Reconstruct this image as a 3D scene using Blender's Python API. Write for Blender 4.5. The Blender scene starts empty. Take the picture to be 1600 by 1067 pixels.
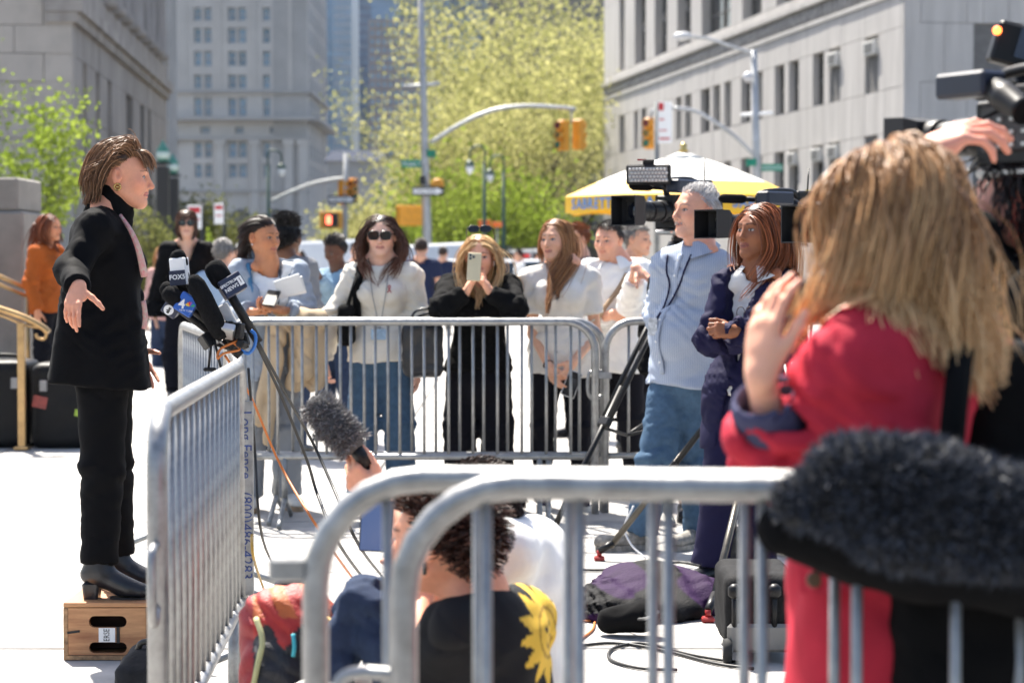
import bpy, bmesh, math, random
import numpy as np
from mathutils import Vector, Matrix

random.seed(7)
RNG = np.random.default_rng(7)
scene = bpy.context.scene
COL = scene.collection
R = math.radians
PI = math.pi

# ------------------------------------------------------------------ camera, sky, sun, exposure
FPX = 3300.0            # focal length in pixels of the 1600 px wide photograph
CAM_H = 1.40
PITCH = math.atan(120.5 / FPX)      # horizon sits 120 px above the picture centre
cam_d = bpy.data.cameras.new('camera')
cam_d.sensor_width = 36.0
cam_d.lens = FPX / 1600.0 * 36.0
cam_d.clip_start = 0.1
cam_d.clip_end = 3000
cam_d.dof.use_dof = True
cam_d.dof.focus_distance = 7.2
cam_d.dof.aperture_fstop = 4.2
cam = bpy.data.objects.new('camera', cam_d)
COL.objects.link(cam)
cam.location = (0, 0, CAM_H)
cam.rotation_euler = (PI / 2 - PITCH, 0, 0)
scene.camera = cam

SUN_EL = R(58)
SUN_AZ = R(-25)         # measured from +Y towards +X: behind the scene, a little to the left
world = bpy.data.worlds.new('World')
scene.world = world
world.use_nodes = True
wn = world.node_tree.nodes
wn.clear()
sky = wn.new('ShaderNodeTexSky')
sky.sky_type = 'NISHITA'
sky.sun_disc = False
sky.sun_elevation = SUN_EL
sky.sun_rotation = SUN_AZ
sky.air_density = 1.0
sky.dust_density = 2.6
sky.ozone_density = 1.0
bgn = wn.new('ShaderNodeBackground')
bgn.inputs['Strength'].default_value = 0.092
won = wn.new('ShaderNodeOutputWorld')
world.node_tree.links.new(sky.outputs[0], bgn.inputs[0])
world.node_tree.links.new(bgn.outputs[0], won.inputs[0])
sun_d = bpy.data.lights.new('sun', 'SUN')
sun_d.energy = 5.0
sun_d.angle = R(0.53)
sun_d.color = (1.0, 0.945, 0.85)
sun = bpy.data.objects.new('sun', sun_d)
COL.objects.link(sun)
sdir = Vector((math.sin(SUN_AZ) * math.cos(SUN_EL), math.cos(SUN_AZ) * math.cos(SUN_EL), math.sin(SUN_EL)))
sun.rotation_euler = sdir.to_track_quat('Z', 'Y').to_euler()
sun.location = (-20, 60, 80)
scene.view_settings.view_transform = 'Standard'
scene.view_settings.look = 'None'
scene.view_settings.gamma = 1.0
scene.view_settings.exposure = 1.52
scene.render.engine = 'CYCLES'
scene.cycles.use_denoising = True
scene.cycles.max_bounces = 8
scene.cycles.diffuse_bounces = 4
scene.cycles.glossy_bounces = 3
scene.cycles.transparent_max_bounces = 12
scene.cycles.sample_clamp_indirect = 6.0

# ------------------------------------------------------------------ placing
CP, SP = math.cos(PITCH), math.sin(PITCH)
def at(px, py, Y):
    """world point seen at photo pixel (px, py) that stands at distance Y along the street"""
    cx, cy = (px - 800.0) / FPX, -(py - 533.5) / FPX
    dy = CP + cy * SP
    dz = -SP + cy * CP
    k = Y / dy
    return np.array((cx * k, Y, CAM_H + dz * k))
def gx(px, Y):
    return (px - 800.0) / FPX * Y
def gz(py, Y):
    return float(at(800, py, Y)[2])
def gY(py, z=0.0):
    """distance at which height z is seen at row py"""
    cy = -(py - 533.5) / FPX
    dy = CP + cy * SP
    dz = -SP + cy * CP
    return (z - CAM_H) / dz * dy
V = lambda *a: np.array(a, dtype=float)
def nrm(v):
    v = np.asarray(v, float)
    return v / max(1e-9, np.linalg.norm(v))

# ------------------------------------------------------------------ materials
MATS = {}
def _mixrgb(nt, blend='MIX'):
    n = nt.nodes.new('ShaderNodeMix')
    n.data_type = 'RGBA'
    n.blend_type = blend
    return n
def mat(name, col, rough=0.6, metal=0.0, var=0.12, vscale=6.0, bump=0.0, bscale=40.0, col2=None, spec=0.5,
        attr=False, stretch=(1, 1, 1), sheen=0.0, emit=None, trans=0.0, rvar=0.0, coat=0.0, sss=0.0, bdist=0.01, wcoord=False):
    if name in MATS:
        return MATS[name]
    m = bpy.data.materials.new(name)
    m.use_nodes = True
    nt = m.node_tree
    b = nt.nodes['Principled BSDF']
    L = nt.links.new
    col = tuple(col) + (1.0,)
    b.inputs['Roughness'].default_value = rough
    b.inputs['Metallic'].default_value = metal
    b.inputs['Specular IOR Level'].default_value = spec
    if sheen:
        b.inputs['Sheen Weight'].default_value = sheen
        b.inputs['Sheen Roughness'].default_value = 0.5
    if coat:
        b.inputs['Coat Weight'].default_value = coat
        b.inputs['Coat Roughness'].default_value = 0.1
    if sss:
        b.inputs['Subsurface Weight'].default_value = sss
        b.inputs['Subsurface Radius'].default_value = (0.012, 0.004, 0.002)
        b.inputs['Subsurface Scale'].default_value = 1.0
    if trans:
        b.inputs['Transmission Weight'].default_value = trans
    tc = nt.nodes.new('ShaderNodeTexCoord')
    mp = nt.nodes.new('ShaderNodeMapping')
    mp.inputs['Scale'].default_value = stretch
    if wcoord:
        geo = nt.nodes.new('ShaderNodeNewGeometry')
        L(geo.outputs['Position'], mp.inputs[0])
    else:
        L(tc.outputs['Object'], mp.inputs[0])
    src = None
    if attr:
        a = nt.nodes.new('ShaderNodeAttribute')
        a.attribute_name = 'Col'
        src = a.outputs['Color']
    if var > 0 or col2 is not None:
        n = nt.nodes.new('ShaderNodeTexNoise')
        n.inputs['Scale'].default_value = vscale
        n.inputs['Detail'].default_value = 5
        n.inputs['Roughness'].default_value = 0.65
        L(mp.outputs[0], n.inputs['Vector'])
        mr = nt.nodes.new('ShaderNodeMapRange')
        mr.inputs['From Min'].default_value = 0.3
        mr.inputs['From Max'].default_value = 0.7
        L(n.outputs['Fac'], mr.inputs['Value'])
        if src is not None:
            mx = _mixrgb(nt, 'MULTIPLY')
            mx.inputs['Factor'].default_value = 1.0
            rp = nt.nodes.new('ShaderNodeMapRange')
            rp.inputs['To Min'].default_value = 1 - var
            rp.inputs['To Max'].default_value = 1 + var
            L(mr.outputs[0], rp.inputs['Value'])
            L(src, mx.inputs['A'])
            L(rp.outputs[0], mx.inputs['B'])
            src = mx.outputs['Result']
        else:
            mx = _mixrgb(nt)
            c2 = col2 if col2 is not None else [c * (1 - 2 * var) for c in col[:3]]
            c1 = col[:3] if col2 is not None else [min(1, c * (1 + var)) for c in col[:3]]
            mx.inputs['A'].default_value = tuple(c2) + (1,)
            mx.inputs['B'].default_value = tuple(c1) + (1,)
            L(mr.outputs[0], mx.inputs['Factor'])
            src = mx.outputs['Result']
        if rvar:
            rr = nt.nodes.new('ShaderNodeMapRange')
            rr.inputs['To Min'].default_value = max(0.03, rough - rvar)
            rr.inputs['To Max'].default_value = min(1, rough + rvar)
            L(mr.outputs[0], rr.inputs['Value'])
            L(rr.outputs[0], b.inputs['Roughness'])
    if src is not None:
        L(src, b.inputs['Base Color'])
    else:
        b.inputs['Base Color'].default_value = col
    if bump:
        n2 = nt.nodes.new('ShaderNodeTexNoise')
        n2.inputs['Scale'].default_value = bscale
        n2.inputs['Detail'].default_value = 4
        L(mp.outputs[0], n2.inputs['Vector'])
        bp = nt.nodes.new('ShaderNodeBump')
        bp.inputs['Strength'].default_value = bump
        bp.inputs['Distance'].default_value = bdist
        L(n2.outputs['Fac'], bp.inputs['Height'])
        L(bp.outputs[0], b.inputs['Normal'])
    if emit:
        b.inputs['Emission Color'].default_value = tuple(emit[:3]) + (1,)
        b.inputs['Emission Strength'].default_value = emit[3]
    MATS[name] = m
    return m

# ------------------------------------------------------------------ objects
ORG = {}
def tag(o, label=None, cat=None, group=None, kind=None):
    if label: o['label'] = label
    if cat: o['category'] = cat
    if group: o['group'] = group
    if kind: o['kind'] = kind
    return o
def thing(name, label, cat, loc, group=None):
    o = bpy.data.objects.new(name, None)
    o.empty_display_size = 0.1
    COL.objects.link(o)
    o.location = tuple(float(v) for v in loc)
    ORG[o.name] = np.array(loc, float)
    return tag(o, label, cat, group)
def np_mesh(name, v, polys=None, quads=None, tris=None, smooth=False, mats=(), midx=None, colors=None):
    me = bpy.data.meshes.new(name)
    v = np.asarray(v, np.float32)
    loops, starts, n = [], [], 0
    tot = []
    if quads is not None and len(quads):
        q = np.asarray(quads, np.int32)
        loops.append(q.ravel()); tot.append(np.full(len(q), 4, np.int32))
    if tris is not None and len(tris):
        t = np.asarray(tris, np.int32)
        loops.append(t.ravel()); tot.append(np.full(len(t), 3, np.int32))
    if polys is not None and len(polys):
        loops.append(np.array([i for p in polys for i in p], np.int32))
        tot.append(np.array([len(p) for p in polys], np.int32))
    loops = np.concatenate(loops); tot = np.concatenate(tot)
    starts = np.concatenate(([0], np.cumsum(tot)[:-1])).astype(np.int32)
    me.vertices.add(len(v)); me.vertices.foreach_set('co', v.ravel())
    me.loops.add(len(loops)); me.loops.foreach_set('vertex_index', loops)
    me.polygons.add(len(tot)); me.polygons.foreach_set('loop_start', starts)
    if isinstance(smooth, (list, np.ndarray)):
        me.polygons.foreach_set('use_smooth', np.asarray(smooth, bool))
    elif smooth:
        me.polygons.foreach_set('use_smooth', np.ones(len(tot), bool))
    else:
        me.polygons.foreach_set('use_smooth', np.zeros(len(tot), bool))
    for m in mats:
        me.materials.append(m)
    if midx is not None:
        me.polygons.foreach_set('material_index', np.asarray(midx, np.int32))
    me.update(calc_edges=True)
    if colors is not None:
        a = me.color_attributes.new('Col', 'FLOAT_COLOR', 'POINT')
        c = np.ones((len(v), 4), np.float32); c[:, :3] = colors
        a.data.foreach_set('color', c.ravel())
    me.validate()
    return me
def link(name, me, parent=None, loc=None):
    o = bpy.data.objects.new(name, me)
    COL.objects.link(o)
    if parent is not None:
        o.parent = parent
        ORG[o.name] = ORG[parent.name]
    else:
        ORG[o.name] = np.zeros(3)
    if loc is not None:
        o.location = tuple(float(x) for x in loc)
        if parent is None: ORG[o.name] = np.array(loc, float)
    return o

class MB:
    """collects simple solids, links them as one mesh object"""
    def __init__(s):
        s.v, s.f, s.sm, s.mi, s.n = [], [], [], [], 0
        s.m = 0
    def add(s, v, f, smooth=False):
        v = np.asarray(v, float)
        s.v.append(v)
        for p in f:
            s.f.append(tuple(i + s.n for i in p)); s.sm.append(smooth); s.mi.append(s.m)
        s.n += len(v)
        return s
    def box(s, c, size, rot=None, bev=0.0, taper=None):
        hx, hy, hz = [d / 2.0 for d in size]
        if bev <= 0:
            v = np.array([(x * hx, y * hy, z * hz) for z in (-1, 1) for y in (-1, 1) for x in (-1, 1)], float)
            f = [(0, 2, 3, 1), (4, 5, 7, 6), (0, 1, 5, 4), (2, 6, 7, 3), (0, 4, 6, 2), (1, 3, 7, 5)]
        else:
            b = min(bev, hx * .95, hy * .95, hz * .95)
            v, idx = [], {}
            for sx in (-1, 1):
                for sy in (-1, 1):
                    for sz in (-1, 1):
                        for ax in range(3):
                            p = [sx * (hx - b), sy * (hy - b), sz * (hz - b)]
                            p[ax] = (sx, sy, sz)[ax] * (hx, hy, hz)[ax]
                            idx[(sx, sy, sz, ax)] = len(v); v.append(p)
            f = []
            for ax in range(3):
                o1, o2 = (ax + 1) % 3, (ax + 2) % 3
                for sg in (-1, 1):
                    loop = []
                    for a, c2 in ((-1, -1), (1, -1), (1, 1), (-1, 1)):
                        k = [0, 0, 0]; k[ax] = sg; k[o1] = a; k[o2] = c2
                        loop.append(idx[(k[0], k[1], k[2], ax)])
                    f.append(tuple(loop if sg > 0 else loop[::-1]))
            for ax in range(3):
                o1, o2 = (ax + 1) % 3, (ax + 2) % 3
                for a in (-1, 1):
                    for c2 in (-1, 1):
                        k0 = [0, 0, 0]; k1 = [0, 0, 0]
                        k0[ax] = -1; k1[ax] = 1
                        for k in (k0, k1): k[o1] = a; k[o2] = c2
                        q = [idx[(*k0, o1)], idx[(*k1, o1)], idx[(*k1, o2)], idx[(*k0, o2)]]
                        f.append(tuple(q if a * c2 > 0 else q[::-1]))
            for sx in (-1, 1):
                for sy in (-1, 1):
                    for sz in (-1, 1):
                        t = [idx[(sx, sy, sz, 0)], idx[(sx, sy, sz, 1)], idx[(sx, sy, sz, 2)]]
                        f.append(tuple(t if sx * sy * sz > 0 else t[::-1]))
            v = np.array(v, float)
        if taper:      # scale of the top in x, y
            t = (v[:, 2] / hz + 1) / 2
            v[:, 0] *= 1 + (taper[0] - 1) * t
            v[:, 1] *= 1 + (taper[1] - 1) * t
        if rot is not None:
            v = v @ np.array(rot, float).T
        return s.add(v + np.asarray(c, float), f)
    def tube(s, path, r, n=10, closed=False, caps=True, flat=None):
        P = [np.asarray(p, float) for p in path]
        m = len(P)
        rs = r if isinstance(r, (list, tuple, np.ndarray)) else [r] * m
        v, f = [], []
        up = None
        for i in range(m):
            if closed: t = P[(i + 1) % m] - P[i - 1]
            elif i == 0: t = P[1] - P[0]
            elif i == m - 1: t = P[-1] - P[-2]
            else: t = nrm(P[i + 1] - P[i]) + nrm(P[i] - P[i - 1])
            t = nrm(t)
            if up is None:
                up = np.cross(t, V(0, 0, 1))
                if np.linalg.norm(up) < 1e-3: up = np.cross(t, V(1, 0, 0))
            up = nrm(up - t * np.dot(up, t))
            w = np.cross(t, up)
            for k in range(n):
                a = 2 * PI * k / n
                q = up * math.cos(a) + w * math.sin(a)
                if flat is not None:
                    q = q - np.asarray(flat[0]) * np.dot(q, flat[0]) * (1 - flat[1])
                v.append(P[i] + q * rs[i])
        for i in range(m if closed else m - 1):
            j = (i + 1) % m
            for k in range(n):
                l = (k + 1) % n
                f.append((i * n + k, i * n + l, j * n + l, j * n + k))
        s.add(v, f, True)
        if caps and not closed:
            s.f.append(tuple(s.n - len(v) + k for k in range(n))[::-1]); s.sm.append(False); s.mi.append(s.m)
            s.f.append(tuple(s.n - n + k for k in range(n))); s.sm.append(False); s.mi.append(s.m)
        return s
    def lathe(s, prof, c, axis=(0, 0, 1), n=16, smooth=True):
        """prof: list of (radius, distance along axis)"""
        a = nrm(axis)
        u = np.cross(a, V(0, 0, 1))
        if np.linalg.norm(u) < 1e-3: u = np.cross(a, V(1, 0, 0))
        u = nrm(u); w = np.cross(a, u)
        v, f = [], []
        for (r, h) in prof:
            for k in range(n):
                t = 2 * PI * k / n
                v.append(np.asarray(c, float) + a * h + (u * math.cos(t) + w * math.sin(t)) * max(r, 1e-4))
        for i in range(len(prof) - 1):
            for k in range(n):
                l = (k + 1) % n
                f.append((i * n + k, i * n + l, (i + 1) * n + l, (i + 1) * n + k))
        f.append(tuple(range(n))[::-1]); f.append(tuple((len(prof) - 1) * n + k for k in range(n)))
        s.add(v, f, smooth)
        s.sm[-1] = False; s.sm[-2] = False
        return s
    def prism(s, pts, c, U, W, N, depth):
        """2-D outline pts (u, w) swept from 0 to depth along N"""
        c, U, W, N = [np.asarray(q, float) for q in (c, U, W, N)]
        n = len(pts)
        v = [c + U * p[0] + W * p[1] for p in pts] + [c + U * p[0] + W * p[1] + N * depth for p in pts]
        f = [tuple(range(n))[::-1], tuple(range(n, 2 * n))]
        for k in range(n):
            l = (k + 1) % n
            f.append((k, l, n + l, n + k))
        return s.add(v, f)
    def quad(s, a, b, c, d):
        return s.add([a, b, c, d], [(0, 1, 2, 3)])
    def mesh(s, name, mats, org=None):
        v = np.concatenate(s.v) if s.v else np.zeros((0, 3))
        if org is not None: v = v - np.asarray(org)
        if not isinstance(mats, (list, tuple)): mats = [mats]
        return np_mesh(name, v, polys=s.f, smooth=s.sm, mats=mats, midx=s.mi)
    def build(s, name, mats, parent=None, label=None):
        org = ORG[parent.name] if parent is not None else None
        o = link(name, s.mesh(name, mats, org), parent)
        if label: o['label'] = label
        return o

def rotz(a):
    c, s_ = math.cos(a), math.sin(a)
    return np.array([[c, -s_, 0], [s_, c, 0], [0, 0, 1]])
def frame(d, up=(0, 0, 1)):
    """columns: side, d, up' (right-handed, y axis along d)"""
    d = nrm(d)
    x = np.cross(d, np.asarray(up, float))
    if np.linalg.norm(x) < 1e-4: x = np.cross(d, V(1, 0, 0))
    x = nrm(x); z = np.cross(x, d)
    return np.stack([x, d, z], axis=1)
def bez(pts, n=12):
    """Catmull-Rom through pts"""
    P = [np.asarray(p, float) for p in pts]
    P = [2 * P[0] - P[1]] + P + [2 * P[-1] - P[-2]]
    out = []
    for i in range(1, len(P) - 2):
        for k in range(n):
            t = k / n
            a, b, c, d = P[i - 1], P[i], P[i + 1], P[i + 2]
            out.append(.5 * ((2 * b) + (c - a) * t + (2 * a - 5 * b + 4 * c - d) * t * t + (-a + 3 * b - 3 * c + d) * t ** 3))
    out.append(P[-2])
    return out
def text_mesh(txt, size, U, W, c, depth=0.0, align='CENTER', bold=0.0, sx=1.0):
    """flat lettering: verts and faces in the plane U (reading direction), W (up)"""
    cu = bpy.data.curves.new('t', 'FONT')
    cu.body = txt; cu.size = size; cu.align_x = align; cu.align_y = 'CENTER'
    cu.resolution_u = 2
    if bold: cu.offset = bold
    o = bpy.data.objects.new('t', cu); COL.objects.link(o)
    dg = bpy.context.evaluated_depsgraph_get()
    me = bpy.data.meshes.new_from_object(o.evaluated_get(dg))
    v = np.array([q.co[:] for q in me.vertices]).reshape(-1, 3)
    f = [tuple(p.vertices) for p in me.polygons]
    bpy.data.objects.remove(o); bpy.data.curves.remove(cu); bpy.data.meshes.remove(me)
    U, W, c = nrm(U), nrm(W), np.asarray(c, float)
    if len(v) == 0: return v, f
    return c + v[:, :1] * U * sx + v[:, 1:2] * W, f
# ------------------------------------------------------------------ implicit surfaces for bodies, clothes and other soft shapes
class SDF:
    def __init__(s): s.ops = []
    def rc(s, a, b, r1, r2, k=0.02, op='u', flat=None, cid=0):
        a, b = np.asarray(a, float), np.asarray(b, float)
        rm = max(r1, r2)
        def f(P):
            Q = P
            sc = 1.0
            if flat is not None:
                n, fl = np.asarray(flat[0], float), flat[1]
                Q = P + ((P - a) @ n)[..., None] * n * (1 / fl - 1)
                sc = 0.5 + 0.5 * fl
            ab = b - a
            t = np.clip(((Q - a) @ ab) / max(1e-9, ab @ ab), 0, 1)
            d = np.linalg.norm(Q - a - t[..., None] * ab, axis=-1)
            return (d - (r1 + (r2 - r1) * t)) * sc
        s.ops.append((op, f, k, np.minimum(a, b) - rm, np.maximum(a, b) + rm, cid)); return s
    def chain(s, pts, rs, k=0.02, op='u', flat=None, cid=0):
        for i in range(len(pts) - 1):
            s.rc(pts[i], pts[i + 1], rs[i], rs[i + 1], k, op, flat, cid)
        return s
    def el(s, c, r, k=0.02, op='u', rot=None, cid=0):
        c, r = np.asarray(c, float), np.asarray(r, float)
        def f(P):
            q = P - c
            if rot is not None: q = q @ np.asarray(rot)
            k0 = np.linalg.norm(q / r, axis=-1)
            k1 = np.linalg.norm(q / (r * r), axis=-1)
            return k0 * (k0 - 1) / np.maximum(k1, 1e-6)
        m = r.max() if rot is not None else r
        s.ops.append((op, f, k, c - m, c + m, cid)); return s
    def bx(s, c, h, rnd=0.01, k=0.01, op='u', rot=None, cid=0):
        c, h = np.asarray(c, float), np.asarray(h, float)
        def f(P):
            q = P - c
            if rot is not None: q = q @ np.asarray(rot)
            q = np.abs(q) - (h - rnd)
            return np.linalg.norm(np.maximum(q, 0), axis=-1) + np.minimum(q.max(-1), 0) - rnd
        m = np.linalg.norm(h) if rot is not None else h
        s.ops.append((op, f, k, c - m, c + m, cid)); return s
    def fn(s, f, lo, hi, k=0.01, op='u', cid=0):
        s.ops.append((op, f, k, np.asarray(lo, float), np.asarray(hi, float), cid)); return s
    @staticmethod
    def comb(op, D, d, k):
        if op == 'u':
            if k <= 0: return np.minimum(D, d)
            h = np.clip(k - np.abs(D - d), 0, None) / k
            return np.minimum(D, d) - h * h * k * .25
        if op == 's':
            if k <= 0: return np.maximum(D, -d)
            h = np.clip(k - np.abs(D + d), 0, None) / k
            return np.maximum(D, -d) + h * h * k * .25
        h = np.clip(k - np.abs(D - d), 0, None) / max(k, 1e-9)      # 'i'
        return np.maximum(D, d) + h * h * k * .25
    def eval(s, P):
        D = np.full(P.shape[:-1], 1.0)
        for op, f, k, lo, hi, cid in s.ops:
            D = s.comb(op, D, f(P), k)
        return D
    def grid(s, h, pad=None, disp=None, lo=None, hi=None):
        pad = pad or 3 * h
        us = [o for o in s.ops if o[0] == 'u']
        if lo is None: lo = np.min([o[3] for o in us], axis=0) - pad - .01
        if hi is None: hi = np.max([o[4] for o in us], axis=0) + pad + .01
        n = np.ceil((hi - lo) / h).astype(int) + 1
        ax = [lo[i] + h * np.arange(n[i]) for i in range(3)]
        D = np.full(n, 1.0, np.float32)
        for op, f, k, a, b, cid in s.ops:
            m = max(k, 0) + 3 * h
            if op == 'i': i0, i1 = np.zeros(3, int), n
            else:
                i0 = np.clip(np.floor((a - m - lo) / h).astype(int), 0, n)
                i1 = np.clip(np.ceil((b + m - lo) / h).astype(int) + 1, 0, n)
            if np.any(i1 <= i0): continue
            sl = tuple(slice(i0[q], i1[q]) for q in range(3))
            G = np.stack(np.meshgrid(ax[0][sl[0]], ax[1][sl[1]], ax[2][sl[2]], indexing='ij'), -1)
            D[sl] = s.comb(op, D[sl], f(G), k)
        if disp is not None:
            band = np.argwhere(np.abs(D) < 0.06)
            if len(band):
                P = lo + band * h
                D[band[:, 0], band[:, 1], band[:, 2]] += disp(P)
        return D, lo, h
    def mesh(s, h, disp=None, **kw):
        h = h * 1.1
        D, lo, h = s.grid(h, disp=disp, **kw)
        return nets(D, lo, h)

def nets(D, lo, h):
    """naive surface nets -> verts, quads"""
    S = D < 0
    nx, ny, nz = D.shape
    c = [S[i:nx - 1 + i, j:ny - 1 + j, k:nz - 1 + k] for i in (0, 1) for j in (0, 1) for k in (0, 1)]
    cnt = sum(q.astype(np.int8) for q in c)
    act = (cnt > 0) & (cnt < 8)
    idx = -np.ones(act.shape, np.int64)
    cells = np.argwhere(act)
    idx[act] = np.arange(len(cells))
    acc = np.zeros((len(cells), 3)); num = np.zeros(len(cells))
    corners = [(i, j, k) for i in (0, 1) for j in (0, 1) for k in (0, 1)]
    val = {cc: D[cells[:, 0] + cc[0], cells[:, 1] + cc[1], cells[:, 2] + cc[2]].astype(float) for cc in corners}
    for a in corners:
        for ax in range(3):
            if a[ax] == 0:
                b = list(a); b[ax] = 1; b = tuple(b)
                da, db = val[a], val[b]
                x = (da < 0) != (db < 0)
                t = np.where(x, da / np.where(x, da - db, 1), 0)
                p = np.array(a, float) + np.zeros((len(cells), 3))
                p[:, ax] = t
                acc += p * x[:, None]; num += x
    v = lo + (cells + acc / np.maximum(num, 1)[:, None]) * h
    quads = []
    for ax in range(3):
        o1, o2 = (ax + 1) % 3, (ax + 2) % 3
        sl0 = [slice(None)] * 3; sl1 = [slice(None)] * 3
        sl0[ax] = slice(0, D.shape[ax] - 1); sl1[ax] = slice(1, D.shape[ax])
        x = S[tuple(sl0)] != S[tuple(sl1)]
        e = np.argwhere(x)
        e = e[(e[:, o1] > 0) & (e[:, o2] > 0) & (e[:, o1] < D.shape[o1] - 1) & (e[:, o2] < D.shape[o2] - 1)]
        if not len(e): continue
        ins = S[e[:, 0], e[:, 1], e[:, 2]]
        q = []
        for d1, d2 in ((-1, -1), (0, -1), (0, 0), (-1, 0)):
            k = e.copy(); k[:, o1] += d1; k[:, o2] += d2
            q.append(idx[k[:, 0], k[:, 1], k[:, 2]])
        q = np.stack(q, 1)
        q[~ins] = q[~ins][:, ::-1]
        quads.append(q)
    quads = np.concatenate(quads) if quads else np.zeros((0, 4), int)
    return v, quads[(quads >= 0).all(1)]

def wrinkle(amp, freq=1.0, seed=0, zs=1.0):
    """cloth folds: warped sines"""
    ph = np.random.default_rng(seed).uniform(0, 6.28, 8)
    def f(P):
        x, y, z = P[:, 0] * freq, P[:, 1] * freq, P[:, 2] * freq * zs
        w1 = np.sin(11 * x + 5 * z + ph[0]) + np.sin(9 * y - 7 * z + ph[1])
        a = np.sin(30 * z + 2.2 * w1 + 14 * x + ph[2])
        b = np.sin(21 * x + 17 * y + 1.9 * np.sin(13 * z + ph[3]) - 12 * z + ph[4])
        c = np.sin(46 * z - 20 * x + 23 * y + 2.0 * w1 + ph[5])
        g = np.sin(6 * z + 4 * x + ph[6]) * .5 + .6
        a = 1 - 2 * np.abs(a) ** .7
        return amp * (.55 * a * g + .4 * b + .25 * c * g)
    return f
def soft_obj(name, F, h, m, parent=None, disp=None, colors=None, smooth=True):
    v, q = F.mesh(h, disp=disp)
    col = colors(v) if colors is not None else None
    org = ORG[parent.name] if parent is not None else np.zeros(3)
    me = np_mesh(name, v - org, quads=q, smooth=smooth, mats=[m] if not isinstance(m, (list, tuple)) else m, colors=col)
    return link(name, me, parent)
# ------------------------------------------------------------------ people
M_SKIN = mat('skin', (.5, .3, .2), rough=.5, attr=True, var=.06, vscale=60, spec=.35, sss=.12, bump=.15, bscale=350, bdist=.002)
M_HAIR = mat('hair', (.1, .05, .03), rough=.43, attr=True, var=0, spec=.38)
def smooth01(x): 
    x = np.clip(x, 0, 1); return x * x * (3 - 2 * x)
def hexs(r, g, b):
    f = lambda c: ((c / 255 + .055) / 1.055) ** 2.4 if c > 10 else c / 255 / 12.92
    return np.array([f(r), f(g), f(b)])

def rot_ypr(yaw, pitch=0, roll=0):
    """columns: left, forward, up. yaw 0 faces the camera, 90 faces picture right; pitch up positive; roll leans to own left"""
    t = R(yaw)
    Lf = V(math.cos(t), math.sin(t), 0); Fw = V(math.sin(t), -math.cos(t), 0); U = V(0, 0, 1)
    p = R(pitch)
    Fw2 = Fw * math.cos(p) + U * math.sin(p); U2 = U * math.cos(p) - Fw * math.sin(p)
    q = R(roll)
    L3 = Lf * math.cos(q) - U2 * math.sin(q); U3 = U2 * math.cos(q) + Lf * math.sin(q)
    return np.stack([L3, Fw2, U3], 1)

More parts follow.
